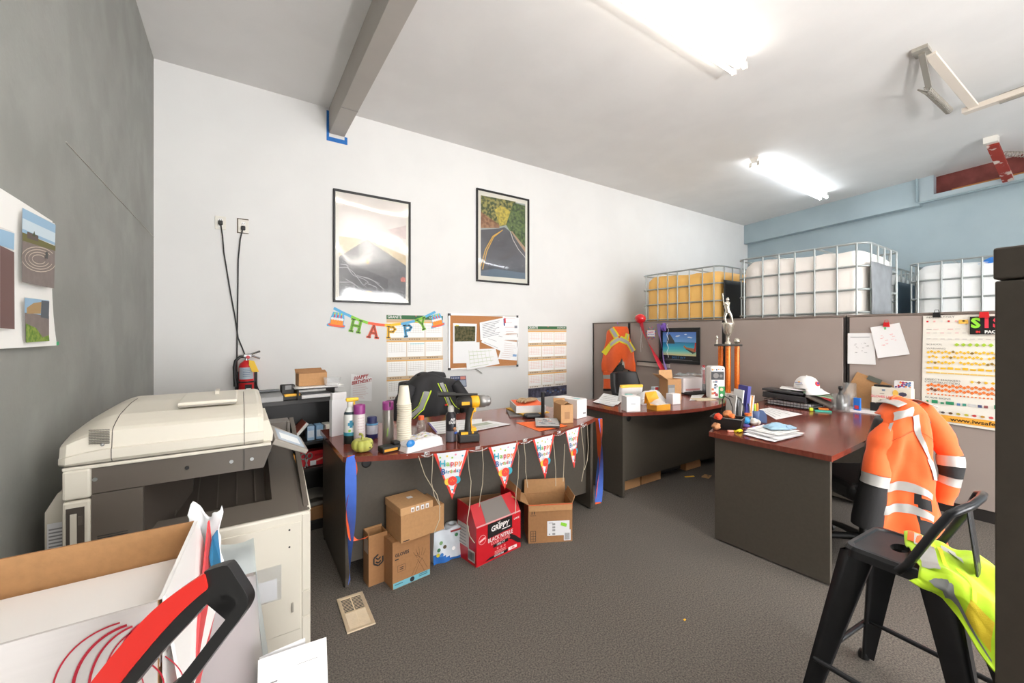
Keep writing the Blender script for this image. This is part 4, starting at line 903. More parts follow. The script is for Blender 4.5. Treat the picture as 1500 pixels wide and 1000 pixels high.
# pack of paper rolls in printed film
p = Zp(634, 827); t = thing('paper_roll_pack', 'film wrapped pack of white rolls with blue print, right of the stacked cartons', 'roll pack', (p.x, p.y-.015, 0), R(1))
m_fw = M((214, 222, 230), .2, coat=.5, n=.08, ns=14)
for x in (.05, .15):
    b = MB(); b.lathe([(.046, 0), (.05, .008), (.05, .19), (.044, .2), (.018, .2), (.018, .185)], m_fw, 20, (x, .055, 0)); b.build('roll', t)
b = MB(); b.grid(lambda u, v: (.2*u, .001+.006*math.sin(13*u+5*v)-.006*(1-abs(2*u-1)), .002+.20*v), 20, 14, m_fw, mf=lambda u, v: M((52, 110, 186), .25, coat=.5) if v < .16+.1*math.sin(5*u+1) else None); 
f = Pl((0, -.008, 0), (1, 0, 0), (0, 0, 1))
for x, z, c in ((.03, .09, (70, 120, 90)), (.045, .13, (120, 160, 110)), (.07, .10, (90, 80, 60)), (.15, .155, (70, 130, 90)), (.025, .06, (206, 196, 60)), (.05, .055, (60, 120, 190)), (.12, .16, (200, 210, 220)), (.13, .075, (255, 255, 255))): f.disc(b, x, z, .012, M(c, .3), .001, 12)
f.quad(b, .10, .178, .19, .19, M((150, 60, 60), .4), .001); b.build('printed_film', t)
# red nitrile glove case
t = thing('glove_case', 'red and black case of nitrile gloves with its top torn open, under the pennants', 'box', (1.202, 2.193, 0), R(8.5))
w_, d_ = .367, .20; m_rc = M((196, 20, 34), .35, coat=.3); m_kin = M((120, 84, 54), .8)
b = MB(); b.add([(0, 0, 0), (w_, 0, 0), (w_, 0, .235), (0, 0, .235)], [(0, 1, 2, 3)], m_rc); b.add([(0, 0, .235), (w_, 0, .235), (w_-.015, .085, .345), (.015, .085, .345)], [(0, 1, 2, 3)], m_rc)
for x in (0, w_): b.add([(x, 0, 0), (x, 0, .235), (x, .085 if 0 else .06, .345), (x, d_, .36), (x, d_, 0)], [(0, 1, 2, 3, 4)], m_rc)
b.add([(0, d_, 0), (w_, d_, 0), (w_, d_, .30), (0, d_, .36)], [(3, 2, 1, 0)], m_kin); b.add([(0, 0, .004), (w_, 0, .004), (w_, d_, .004), (0, d_, .004)], [(0, 1, 2, 3)], m_kin)
b.build('body', t, solid=.004)
b = MB(); b.poly([(w_, 0, .30), (w_, d_, .33), (w_+.03, d_, .42), (w_+.025, .02, .365)], KRAFT2); b.build('flap', t, solid=.004)
b = MB(); f = FR(); m_bk2 = M((24, 22, 24), .35, coat=.3); sl_ = Pl((0, 0, .235), (1, 0, 0), (0, .085, .11)); wt = M((236, 230, 228), .5)
sl_.poly(b, [(.075, 0), (.285, 0), (.268, .137), (.088, .137)], M((120, 112, 106), .3, coat=.3), .0045); sl_.poly(b, [(0, 0), (w_, 0), (w_, .008), (0, .008)], M((214, 150, 150), .4), .005)
f.poly(b, [(.085, .235), (.29, .235), (.29, .155), (.085, .145)], m_bk2, .0042)
b.build('panel_print', t)
b = MB(); f.txt(b, 'GRIPPY', .185, .196, .046, wt, .006, .03, 1.0, .15); f.quad(b, .20, .170, .27, .175, wt, .006); f.line(b, [(.165, .228), (.175, .215), (.185, .230)], .004, wt, .006)
f.txt(b, 'BLACK NITRILE', .19, .131, .036, wt, .0055, .012, .85); f.txt(b, 'EXAM GLOVES', .19, .106, .026, M((240, 150, 150), .5), .0055, .005, .95)
f.poly(b, [(.13, .075), (.255, .079), (.255, .098), (.13, .094)], m_bk2, .005); f.txt(b, '1000 CT', .19, .0865, .02, wt, .006, .01); f.txt(b, 'LARGE', .328, .205, .016, wt, .0055, .03)
for k in range(3): f.disc(b, .165+.03*k, .062, .007, M((226, 130, 130), .5), .005, 10)
for k in range(3): f.quad(b, .14, .044-.009*k, .235, .049-.009*k, M((226, 140, 140), .5), .005)
f.poly(b, [(.06, .012), (.25, .012), (.25, .030), (.10, .026)], m_bk2, .005); f.quad(b, .255, .014, .33, .034, wt, .005); f.txt(b, '8 MIL', .292, .024, .016, RED, .006, .02); f.txt(b, 'POWDER FREE', .175, .02, .012, wt, .006, .02)
f.disc(b, .042, .155, .03, M((226, 150, 150), .5), .0045); f.disc(b, .042, .155, .026, m_rc, .005); f.line(b, [(.02, .148), (.064, .162)], .012, M((236, 190, 190), .5), .0055)
b.build('lettering', t)
b = MB(); f.poly(b, [(.366, .03), (.366, .055), (.31, .10), (.285, .112), (.262, .128), (.268, .112), (.255, .108), (.275, .098), (.262, .088), (.285, .08), (.34, .04)], m_bk2, .005); b.build('glove_picture', t)
b = MB(); l_ = LF(d_); l_.quad(b, .01, .09, .13, .23, M((206, 200, 196), .6), .005); l_.quad(b, .12, .02, .19, .09, M((206, 200, 196), .6), .005)
for k in range(6): l_.quad(b, .02, .1+.02*k, .1, .106+.02*k, GREYINK, .006); l_.quad(b, .128+.009*k, .03, .133+.009*k, .08, INK, .006)
b.build('shipping_label', t)
# open brown carton
p, a, w_ = spot((774, 796), (841, 795)); 
t = carton('cardboard_box', 'open brown carton with white label and green sticker, right of the glove case', p, R(-27), .305, .20, .262, KRAFT2, KRAFT, True, (('b', 4, .10), ('r', 22, .05), ('l', 62, .13), ('f', 172, .045)))
b = MB(); f = FR(); f.quad(b, .13, .045, .285, .145, PAPER2, .001); f.poly(b, [(.222, .113), (.262, .100), (.268, .122), (.226, .134)], M((140, 206, 60), .6), .0018); f.quad(b, .245, .008, .293, .082, PAPER2, .0016)
for k in range(7): f.quad(b, .252+.005*k, .014, .2545+.005*k, .06, INK, .002)
for z in (.05, .075, .095, .115): f.quad(b, .165, z, .185, z+.014, GREYINK, .0016)
f.quad(b, .14, .13, .17, .134, GREYINK, .0016); f.quad(b, .14, .052, .15, .06, GREYINK, .0016)
b.build('shipping_label', t); b = MB()
for x in (.022, .038): f.quad(b, x, .195, x+.005, .222, INK, .001); f.poly(b, [(x-.005, .218), (x+.01, .218), (x+.0025, .23)], INK, .0012)
f.quad(b, .014, .186, .052, .189, INK, .001)
b.build('arrow_mark', t); b = MB(); f.line(b, [(.016, .012), (.05, .012), (.05, .082), (.016, .082), (.016, .012)], .003, INK, .001)
for k in range(3): f.line(b, [(.016, .03+.017*k), (.05, .03+.017*k)], .002, INK, .001); 
f.line(b, [(.033, .012), (.033, .082)], .002, INK, .001); b.build('handling_mark', t)
b = MB(); f.quad(b, .0, .225, .305, .262, M((206, 92, 50), .4, coat=.3), .003); b.build('orange_tape', t)
# cartons pushed under the second desk
for k, (u0, v0, u1, v1, h, lab, m) in enumerate(((915, 722, 944, 713, .14, 'pale low carton under the corner bow desk, nearest its left end panel', KRAFT), (945, 712, 974, 703, .15, 'darker low carton under the corner bow desk, second from its left end panel', KRAFT2),
        (1010, 691, 1032, 684, .12, 'low carton deep under the corner bow desk, farthest from its left end panel', KRAFT2))):
    p, a, w_ = spot((u0, v0), (u1, v1)); q = p+Vector((0, .08, 0)); carton('cardboard_box', lab, (p.x, p.y+.04, 0), 0, w_*.98, .25, h, m, group='cartons under the corner bow desk')
p = Zp(990, 693); b = MB(); b.rbox((p.x, p.y+.15, .05), (.42, .2, .10), .02, BLACK); tag(b.build('storage_case', w=True), 'flat black case on the carpet under the corner bow desk', 'case')
p = Zp(1010, 698); b = MB(); b.bx(-.05, .05, -.009, .009, 0, .004, YEL); tag(b.build('paper_scrap', loc=(p.x, p.y, .001), rz=R(-22)), 'yellow scrap on the carpet in front of the corner bow desk', 'scrap')
p = Zp(1035, 698); b = MB(); b.grid(lambda u, v: (.12*u-.06, .07*v-.035, .003+.006*math.sin(6*u)*math.sin(4*v)**2), 6, 6, KRAFT3); tag(b.build('cardboard_scrap', loc=(p.x, p.y, .001), rz=.3), 'small tan scrap on the carpet beside the corner desk panel', 'scrap')
p = Zp(1003, 908); b = MB(); b.bx(-.006, .006, -.004, .004, 0, .003, YEL); tag(b.build('paper_scrap', loc=(p.x, p.y, .001)), 'tiny yellow scrap in the middle of the carpet', 'scrap')
# floor register
t = thing('floor_register', 'beige slotted metal register set in the carpet before the copier', 'floor vent', (.495, 2.186, 0), R(-1.5))
m_reg = M((214, 194, 164), .4, metal=.2, n=.05, ns=30)
b = MB(); frame_border(b, Pl((0, 0, .001), (1, 0, 0), (0, 1, 0)), -.066, -.147, .066, .147, .017, .007, m_reg); b.bx(-.05, .05, -.004, .004, .001, .008, m_reg); b.build('frame', t, bevel=.002)
b = MB(); b.bx(-.05, .05, -.13, .13, .0005, .0015, BLACK); b.build('backing', t)
b = MB()
for k in range(21):
    y = -.124+k*.0124
    if abs(y) > .006: b.box((0, y, .0045), (.10, .0016, .007), m_reg, Matrix.Translation((0, y, .0045)) @ Matrix.Rotation(R(55 if y > 0 else -20), 4, 'X') @ Matrix.Translation((0, -y, -.0045)))
b.bx(-.002, .002, -.13, .13, .003, .006, m_reg); b.build('louvre', t)
# ================================================================== ON THE BIRTHDAY DESK
def at(u, v, z=TZ+.0008): return Zp(u, v, z)
def spray_can(label, u, v, r, h, caph, body, cap, notch=False, extra=None):
    p = at(u, v); t = thing('spray_can', label, 'spray can', p, 0)
    b = MB(); b.lathe([(r*.95, 0), (r, .004), (r, h-caph-.008), (r*.9, h-caph)], body, 24); b.build('can_body', t)
    b = MB(); b.lathe([(r*1.02, h-caph-.004), (r*1.02, h-.01), (r*.97, h), (r*.6, h), (r*.55, h-.015)] , cap, 24)
    if notch: b.bx(-.004, .006, -r*1.04, -r*.9, h-.028, h+.0005, M((70, 30, 60), .5))
    b.build('cap', t)
    if extra: extra(t)
    return t
m_pur = M((150, 62, 132), .35)
p = at(513, 648); t = thing('spray_bottle', 'white and teal cleaner bottle with yellow trigger, at the left back of the birthday desk', 'spray bottle', p)
b = MB(); b.lathe([(.038, 0), (.038, .17), (.03, .20), (.016, .225), (.014, .24)], M((228, 230, 226), .35), 24); b.build('bottle_body', t)
b = MB()
for z0, z1, c in ((0, .05, (34, 44, 40)), (.05, .07, (70, 160, 180)), (.155, .18, (30, 110, 140)), (.18, .196, (40, 60, 70))): b.lathe([(.0386 if z1 < .175 else .0375, z0), (.0386 if z1 < .175 else .032, z1)], M(c, .35), 24)
f = Pl((0, -.0388, 0), (1, 0, 0), (0, 0, 1)); f.quad(b, -.012, .10, .006, .145, M((24, 120, 150), .4), .0005); f.quad(b, -.022, .112, .012, .132, M((24, 120, 150), .4), .0008); f.disc(b, -.012, .082, .008, M((140, 190, 60), .4), .001); b.build('label_print', t)
b = MB(); b.rbox((.012, 0, .268), (.075, .024, .022), .006, M((240, 196, 40), .4)); b.rbox((.022, 0, .245), (.012, .016, .04), .004, M((240, 196, 40), .4)); b.lathe([(.017, .225), (.019, .255)], M((230, 228, 220), .4), 16); b.build('trigger_head', t)
def marks(t):
    b = MB()
    for r_ in range(8):
        for c_ in range(3): b.grid(lambda u, v: (.0345*math.sin(-.5+.4*c_+.28*u), -.0345*math.cos(-.5+.4*c_+.28*u), .04+.017*r_+.004*v), 3, 1, M((196, 170, 176), .5))
    b.build('label_print', t)
spray_can('white spray can with purple cap, behind the green gourd', 526.5, 649, .034, .240, .052, M((216, 208, 208), .35), m_pur, False, marks)
b = MB(); p = at(545, 641); t = thing('drink_jar', 'dark blue jar with white label, between the two purple capped cans', 'jar', p)
b.lathe([(.036, 0), (.038, .006), (.038, .09), (.032, .105), (.03, .108)], M((40, 44, 96), .35), 24); b.build('jar_body', t)
b = MB(); b.lathe([(.031, .106), (.031, .135), (.024, .14)], M((34, 40, 92), .4), 20); b.build('lid', t)
b = MB(); b.lathe([(.0386, .088), (.0386, .098)], M((90, 150, 190), .4), 24); b.lathe([(.0385, .03), (.0385, .086)], M((190, 190, 200), .4), 24); b.build('label_band', t)
def swirl(t):
    b = MB(); f = Pl((0, -.0335, 0), (1, 0, 0), (0, 0, 1)); f.poly(b, [(-.02, .05), (-.012, .06), (-.008, .11), (-.016, .1)], M((150, 180, 90), .4), .0006); b.build('label_print', t)
spray_can('silver grey spray can with notched purple cap, beside the cup stack', 568.5, 650, .033, .262, .045, M((146, 142, 136), .3, metal=.5), m_pur, True, swirl)
p = at(592, 654); m_cup = M((232, 224, 206), .6)
b = MB(); b.lathe([(.026, .112), (.0265, .108), (.040, .006), (.0435, .005), (.0435, 0), (.039, 0)][::1], m_cup, 24); b.lathe([(.0265, .110), (.002, .110)], m_cup, 24)
cup = tag(b.build('paper_cup', loc=p), 'white paper cup nested in the tall stack on the birthday desk', 'cup', 'cups in the tall stack')
for k in range(1, 21):
    c = cup.copy(); COL.objects.link(c); c.location = (p.x+.0015*math.sin(k*.5), p.y, p.z+.0127*k)
p = at(617, 640); t = thing('drink_bottle', 'small clear bottle with orange cap, behind the film wrapped pack', 'bottle', p)
b = MB(); b.lathe([(.028, 0), (.031, .006), (.031, .05), (.029, .055), (.031, .06), (.030, .085), (.022, .105), (.016, .115), (.016, .12)], M_clear('bottle_plastic', (250, 251, 250), .05, .06, .1), 20); b.build('bottle_body', t)
b = MB(); b.lathe([(.0185, .115), (.0185, .138), (.016, .14)], M((240, 96, 40), .4), 20); b.build('cap', t)
p = at(606, 640); b = MB(); b.lathe([(.018, 0), (.024, .07), (.022, .07), (.017, .004), (.002, .004)], M_clear('cup_plastic', (250, 250, 248), .05, .08, .12), 18); tag(b.build('plastic_cup', loc=p), 'small clear cup between the cup stack and the orange capped bottle', 'cup')
# gourd
p = at(531, 661); t = thing('gourd', 'small ribbed yellow green gourd at the front left corner of the birthday desk', 'gourd', p, .4)
m_g = M_mix('gourd_skin', (170, 172, 78), (196, 194, 108), 14, .45); m_gd = M((70, 74, 44), .6)
def gf(u, v):
    a = 2*PI*u; q = PI*(v-.5); r = .060*(math.cos(q)**.6)*(.86+.16*abs(math.sin(4.5*a))**.6) if abs(q) < PI/2-.001 else 0
    return (r*math.cos(a), r*math.sin(a), .040+.038*math.sin(q)-.016*max(0, v-.8)/.2)
b = MB(); b.grid(gf, 54, 14, m_g, mf=lambda u, v: m_gd if (.78 < u < .95 and .3 < v < .62 and (int(u*90)+int(v*30)) % 3 == 0) else None); b.build('gourd_body', t)
b = MB(); b.tube([(0, 0, .07), (.002, .002, .09), (-.008, .0, .103), (-.02, -.004, .104)], [.008, .006, .006, .008], m_g, 8); b.build('stem', t)
def battery(label, u, v, rz):
    p = at(u, v); t = thing('tool_battery', label, 'tool battery', p, rz)
    b = MB(); b.rbox((0, 0, .017), (.118, .07, .034), .006, BLACKM); b.build('case', t)
    b = MB(); b.bx(-.05, .03, -.0365, -.0345, .008, .022, M((226, 160, 40), .5)); b.bx(.02, .045, -.02, .02, .034, .046, M((240, 180, 30), .5)); b.build('yellow_band', t)
    b = MB(); b.rbox((.035, 0, .042), (.04, .05, .02), .006, BLACKM); b.build('latch', t); return t
battery('black and yellow tool battery lying right of the gourd', 571, 660, R(10))
# film wrapped pack
p = at(618, 654); t = thing('napkin_pack', 'film wrapped white napkin pack with a blue flap, in front of the cup stack', 'napkin pack', p, R(14))
m_film = M((222, 220, 222), .18, coat=.6, n=.06, ns=18)
def pf(u, v):
    a, c = 2*u-1, 2*v-1; k = max(abs(a), abs(c)); return (.132*a-.01, .088*c+.03, .064*(1-k**12)*(.78+.22*u)-.016*max(0, -a-.3)+.012*wob(a*3, c*3, 1.5, 2)*(1-k**6))
b = MB(); b.grid(pf, 24, 20, m_film); b.rbox((-.01, .03, .018), (.24, .145, .036), .012, m_film); b.build('wrapper', t)
b = MB(); b.ball((-.105, -.04, .045), (.028, .012, .024), M((36, 130, 206), .3, coat=.5), 14, 10); b.build('blue_flap', t)
b = MB()
rnd = random.Random(3)
for k in range(18):
    u, v = rnd.uniform(.3, .8), rnd.uniform(.25, .8); q = Vector(pf(u, v)); b.ball(q, (.008, .006, .002), M(((206, 190, 90), (120, 150, 200), (190, 200, 120), (220, 160, 130))[k % 4], .4), 8, 4)
b.build('printed_dots', t)
# air duster
def ad(t):
    b = MB(); f = Pl((0, 0, 0), (1, 0, 0), (0, 0, 1)); L = []
    for s, z in (('AIR', .142), ('DUST', .122)):
        vs, fs = glyphs(s, .02); q = [(.0336*math.sin(x*.022/.0336), -.0336*math.cos(x*.022/.0336), z+y*.022) for x, y in vs]; b.add(q, fs, WHITE)
    b.build('lettering', t); b = MB(); b.lathe([(.0335, .005), (.0335, .05), (.033, .07)], M((110, 108, 114), .3, metal=.4), 24)
    for k, c in enumerate(((170, 110, 60), (120, 90, 70), (60, 100, 190))): b.ball((.010+.004*k, -.031, .085-.014*k), (.012, .004, .009), M(c, .4), 8, 6)
    b.build('label_print', t)
p = at(660.5, 646); t = thing('air_duster_can', 'dark air duster can with clear nozzle cap, left of the yellow drill', 'spray can', p)
b = MB(); b.lathe([(.031, 0), (.033, .004), (.033, .168), (.022, .185), (.018, .19)], M((40, 37, 42), .3, metal=.3), 24); b.build('can_body', t); ad(t)
b = MB(); b.lathe([(.020, .185), (.02, .215), (.012, .226)], M((196, 192, 188), .25), 16); b.build('nozzle', t)
# hammer drill
p = at(686, 646); t = thing('cordless_drill', 'yellow and black cordless drill standing on its battery', 'drill', p, R(-14))
m_dy = M((240, 176, 26), .4); m_dk = M((40, 38, 36), .5)
b = MB(); b.rbox((0, 0, .026), (.13, .085, .052), .008, m_dk); b.rbox((0, 0, .058), (.11, .07, .02), .006, m_dk); bt = b.build('battery', t)
b = MB(); b.bx(-.055, -.01, -.0375, -.034, .052, .068, m_dy); b.bx(.012, .045, -.03, .03, .066, .088, m_dy); b.ball((.02, -.036, .06), (.008, .004, .008), m_dy, 10, 6); b.build('yellow_latch', bt)
b = MB(); b.tube([(.002, 0, .062), (-.002, 0, .11), (.006, 0, .17), (.016, 0, .215)], [.026, .019, .021, .028], m_dk, 12, flat=1.1); h = b.build('handle', t)
b = MB()
for s in (-1, 1): b.tube([(.016, s*.018, .09), (.012, s*.021, .14), (.026, s*.022, .19)], .004, m_dy, 6)
b.build('yellow_trim', h)
b = MB(); b.lathe([(.024, -.075), (.033, -.068), (.036, -.02), (.036, .02)], m_dk, 18, X=Matrix.Translation((.0, 0, .245)) @ Matrix.Rotation(R(90), 4, 'Y')); b.build('motor_housing', t)
b = MB(); b.lathe([(.0365, .016), (.039, .022), (.039, .06), (.034, .066)], m_dy, 18, X=Matrix.Translation((.0, 0, .248)) @ Matrix.Rotation(R(90), 4, 'Y')); b.rbox((.028, 0, .20), (.04, .042, .035), .01, m_dy); b.bx(-.05, .0, -.038, -.035, .235, .255, m_dy); b.build('gearbox', t)
b = MB(); b.lathe([(.034, .066), (.040, .07), (.040, .105), (.034, .112), (.034, .13), (.026, .142), (.018, .145)], M((150, 148, 146), .3, metal=.6), 18, X=Matrix.Translation((.0, 0, .248)) @ Matrix.Rotation(R(90), 4, 'Y')); b.build('chuck', t)
b = MB(); b.tube([(.06, .0, .29), (-.05, .01, .295), (-.10, .015, .298)], .009, m_dk, 8); b.tube([(-.08, .013, .297), (-.19, .02, .302)], [.014, .016], m_dk, 10); b.tube([(.055, 0, .285), (.055, 0, .27)], .014, m_dk, 8); b.build('side_handle', t)
# papers on the birthday desk
class Flat(Pl): pass
def desk_sheet(uvs, label, z=.002, mat=None, lines=6, ink=None, group=None, curl=.001, extra=None, name='paper_sheet', cat='paper', zt=TZ):
    pl = Pl((0, 0, zt), (1, 0, 0), (0, 1, 0)); cs = [(lambda p: (p.x, p.y))(Zp(u, v, zt)) for u, v in uvs]
    return sheet(cs, label, z, mat, lines, ink, name, cat, pl, extra, curl=curl, group=group)
desk_sheet([(640, 636), (684, 632), (668, 614), (626, 619)], 'white sheet with a purple edge, behind the air duster can', .0012, lines=5, extra=lambda b, P: qd(b, P, 0, .1, .06, .98, M((110, 90, 160), .7)))
desk_sheet([(672, 630), (706, 626), (706, 613.5), (664, 616)], 'plain white sheet behind the yellow drill', .0026, lines=4)
desk_sheet([(696, 632), (748, 622), (716, 616.5), (680, 622)], 'white sheet with a green grey picture, right of the yellow drill', .0040, lines=0, extra=lambda b, P: (qd(b, P, .1, .45, .75, .8, M((176, 182, 166), .8)), [qd(b, P, .1, .1+.1*k, .8, .14+.1*k, M((200, 204, 196), .8)) for k in range(3)]))
# pile of folders, gloves, cartons at the right end
def slabq(b, uvs, z0, z1, m, zt=TZ): 
    c = [Zp(u, v, zt) for u, v in uvs]; b.add([(p.x, p.y, zt+z0) for p in c]+[(p.x, p.y, zt+z1) for p in c], [(3, 2, 1, 0), (4, 5, 6, 7), (0, 1, 5, 4), (1, 2, 6, 5), (2, 3, 7, 6), (3, 0, 4, 7)], m)
base4 = [(762, 606), (806, 617), (822, 609), (784, 600)]
def pile(name, label, x0, y0_, w_, l_, z0, z1, rz, m, cat, extra=None):
    b = MB(); b.bx(-w_/2, w_/2, -l_/2, l_/2, 0, z1-z0, m); o = tag(b.build(name, loc=(x0, y0_, TZ+z0), rz=rz, bevel=.002), label, cat, 'folder pile on the birthday desk')
    if extra: extra(o)
    return o
m_gry = M((120, 116, 114), .5)
pile('file_folder', 'grey folder at the bottom of the pile under the orange topped binder', 2.02, 2.86, .26, .33, .001, .014, R(-28), m_gry, 'folder')
pile('envelope', 'yellow envelope sticking out of the folder pile', 2.06, 2.86, .25, .33, .0145, .026, R(-8), M((226, 176, 70), .7), 'envelope')
pile('paper_stack', 'thick white paper stack below the orange cover in the folder pile', 2.07, 2.87, .25, .32, .0265, .085, R(-24), PAPER2, 'paper stack')
pile('file_folder', 'bright orange cover sheet on top of the folder pile', 2.07, 2.87, .235, .30, .0855, .0885, R(-24), M((250, 110, 60), .6), 'folder')
p = Zp(786, 613); b = MB(); b.rbox((0, 0, .018), (.13, .08, .034), .014, M((40, 40, 42), .45)); tag(b.build('zip_pouch', loc=(1.97, 2.66, TZ), rz=R(-20)), 'black pouch in front of the folder pile', 'pouch')
def glove(name, label, loc, rz, m, sc=1.0, curl=.3):
    t = thing(name, label, 'glove', loc, rz)
    b = MB(); b.grid(lambda u, v: ((.045*math.sin(2*PI*u)*(1-.15*v))*sc, (-.09+.13*v)*sc, (.016+.015*math.cos(2*PI*u)+.004*wob(u*4, v*4, 1, 2))*sc), 18, 8, m); b.build('palm', t)
    for k, (x, L) in enumerate(((-.033, .055), (-.011, .07), (.011, .066), (.033, .05))):
        b = MB(); b.tube([(x*sc, .035*sc, .018*sc), (x*1.15*sc, (.035+L*.6)*sc, .024*sc), (x*1.2*sc, (.035+L)*sc, .014*sc)], [.012*sc, .0105*sc, .008*sc], m, 8); b.build('finger', t)
    b = MB(); b.tube([(.036*sc, -.03*sc, .016*sc), (.066*sc, .0, .02*sc), (.07*sc, .03*sc, .015*sc)], [.014*sc, .012*sc, .009*sc], m, 8); b.build('thumb', t); return t
glove('work_glove', 'worn tan work glove on the orange cover sheet', (2.06, 2.86, TZ+.0895), R(110), M((176, 150, 116), .85, n=.15, ns=25), 1.05)
p, q, r_ = Zp(822, 620, TZ), Zp(839, 619.5, TZ), Zp(800, 613.5, TZ)
t = carton('cardboard_box', 'small brown open carton at the right end of the birthday desk', p+Vector((0, 0, .0008)), math.atan2(q.y-p.y, q.x-p.x)+R(8), .098, .155, .137, KRAFT3, KRAFT, True, (('l', -70, .06), ('b', 30, .03)))
b = MB(); FR().quad(b, .028, .03, .07, .085, M((166, 120, 76), .5), .001); b.build('tape', t)
t = carton('white_box', 'white lidded box behind the small brown carton at the end of the birthday desk', Vector((2.235, 2.42, TZ+.0008)), R(10), .13, .25, .15, M((232, 228, 226), .6))
b = MB(); f = FR(); f.quad(b, .075, .03, .115, .045, M((150, 150, 150), .7), .001); b.bx(.05, .085, .03, .09, .1505, .151, M((150, 206, 210), .6)); b.build('print', t)
b = MB(); l_ = LF(.25); l_.quad(b, .11, .075, .155, .1, M((66, 54, 46), .7), .001); b.build('hand_hole', t)
b = MB(); p = Zp(800, 613, TZ); b.rbox((0, 0, .105), (.026, .02, .21), .005, M((36, 36, 38), .4)); tag(b.build('standing_organizer', loc=(p.x-.01, p.y+.03, TZ+.0008), rz=.2), 'slim black upright holder between the folder pile and the small brown carton', 'holder')
desk_sheet([(790, 632), (832, 624), (800, 616), (755, 619)], 'orange sheet under the magazines near the desk edge', .001, mat=M((250, 112, 44), .6), lines=0)
for k, (cx, cy, rz, m, lab, z) in enumerate(((1.93, 2.40, R(-42), M((70, 66, 64), .35), 'dark magazine, lower of the two by the small brown carton', .006), (1.92, 2.41, R(-36), M((176, 176, 176), .35), 'grey magazine with a busy cover, upper of the two by the small brown carton', .018))):
    b = MB(); b.bx(-.085, .085, -.125, .125, 0, .009, m); o = tag(b.build('magazine', loc=(cx, cy, TZ+z-.004), rz=rz, bevel=.001), lab, 'magazine', 'magazines on the orange sheet')
    if k:
        b = MB(); rnd = random.Random(9)
        for j in range(14): x, y = rnd.uniform(-.07, .04), rnd.uniform(-.1, .09); b.bx(x, x+.03, y, y+.02, .009, .0096, M(((110, 110, 120), (226, 226, 220), (200, 120, 100), (70, 80, 90))[j % 4], .4))
        b.build('cover_print', o)
b = MB(); b.bx(-.055, .055, -.015, .015, 0, .24, PAPER2); b.bx(-.05, .05, -.013, .013, .24, .285, M((222, 220, 220), .7)); tag(b.build('document_holder', loc=(.555, 2.93, TZ+.0008), rz=R(20)), 'white upright document holder at the back left corner of the birthday desk', 'holder')
# ================================================================== ON AND IN THE BLACK BOOKCASE
def bk(name, label, cat, u, v, z, dy=0, rz=0):
    p = Zp(u, v, z); q = BM.inverted() @ p; q.y = max(.03, q.y+dy); q.z = z+.0006; return thing(name, label, cat, BM @ q, ba+rz)
t = bk('postal_scale', 'grey sloped desk scale on the bookcase, beside the copier lid', 'scale', 397, 590, BZ, .06)
b = MB(); b.prism([(-.07, 0), (.07, 0), (.07, .07), (-.06, .035)], .15, M((150, 150, 150), .4), Matrix(((0, 0, 1, -.075), (1, 0, 0, .02), (0, 1, 0, 0), (0, 0, 0, 1)))); b.build('housing', t, bevel=.006)
b = MB(); b.box((0, .045, .072), (.13, .05, .008), M((90, 92, 94), .4)); b.build('display', t)
t = bk('battery_charger', 'black and yellow tool charger on the middle of the bookcase top', 'charger', 431, 588, BZ, .05)
b = MB(); b.rbox((0, .03, .02), (.13, .12, .04), .008, BLACKM); b.rbox((-.015, .06, .065), (.09, .06, .08), .01, BLACKM); b.build('housing', t)
b = MB(); b.rbox((.0, -.012, .035), (.10, .04, .018), .006, M((240, 180, 40), .4)); b.box((.045, .0, .038), (.02, .02, .015), M((200, 60, 50), .4)); b.build('yellow_clip', t)
b = MB(); b.box((-.015, .0295, .085), (.04, .002, .03), M((130, 130, 130), .4)); b.build('rating_plate', t)
t = bk('letter_tray', 'black letter tray holding papers on the right of the bookcase top', 'letter tray', 470, 585, BZ, .07)
b = MB(); b.bx(-.14, .14, -.06, .16, 0, .006, BLACKM); b.bx(-.14, -.13, -.06, .16, 0, .07, BLACKM); b.bx(.10, .11, -.06, .16, 0, .07, BLACKM); b.bx(-.145, .13, -.065, .16, .07, .078, BLACKM); b.build('tray_shell', t, bevel=.003)
b = MB()
for k in range(4): b.bx(-.11, .095+.05*(k % 2), -.05, .14, .008+.006*k, .0125+.006*k, (PAPER2, PAPER, PAPER3, PAPER2)[k])
b.build('paper', t)
for k in range(4):
    lab = ('top sheet of the loose papers on the black letter tray', 'second sheet of the loose papers on the black letter tray', 'third sheet of the loose papers on the black letter tray', 'lowest sheet of the loose papers on the black letter tray')[3-k]
    b = MB(); b.grid(lambda u, v: (-.15+.32*u, -.07+.22*v, .0015*k+.015*math.sin(4*u+k)*max(0, u-.7)), 8, 4, (PAPER, PAPER2, M((206, 204, 200), .7), PAPER3)[k]); tag(b.build('paper_sheet', loc=WM[t].translation+Vector((0, 0, .0792)), rz=ba+R(4*k-5), solid=.0008), lab, 'paper', 'papers on the black letter tray')
q = WM[t].translation
t = carton('cardboard_box', 'small brown carton with a white top flap, on the black letter tray', q+Vector((-.115, .02, .086)), ba, .19, .12, .09, KRAFT, KRAFT2, True, (('b', 60, .05), ('f', -70, .05)))
b = MB(); b.lathe([(.05, 0), (.058, .055), (.062, .056)], CLEARH, 18); tag(b.build('plastic_tub', loc=q+Vector((.10, -.02, .086))), 'clear plastic tub beside the small carton on the letter tray', 'tub')
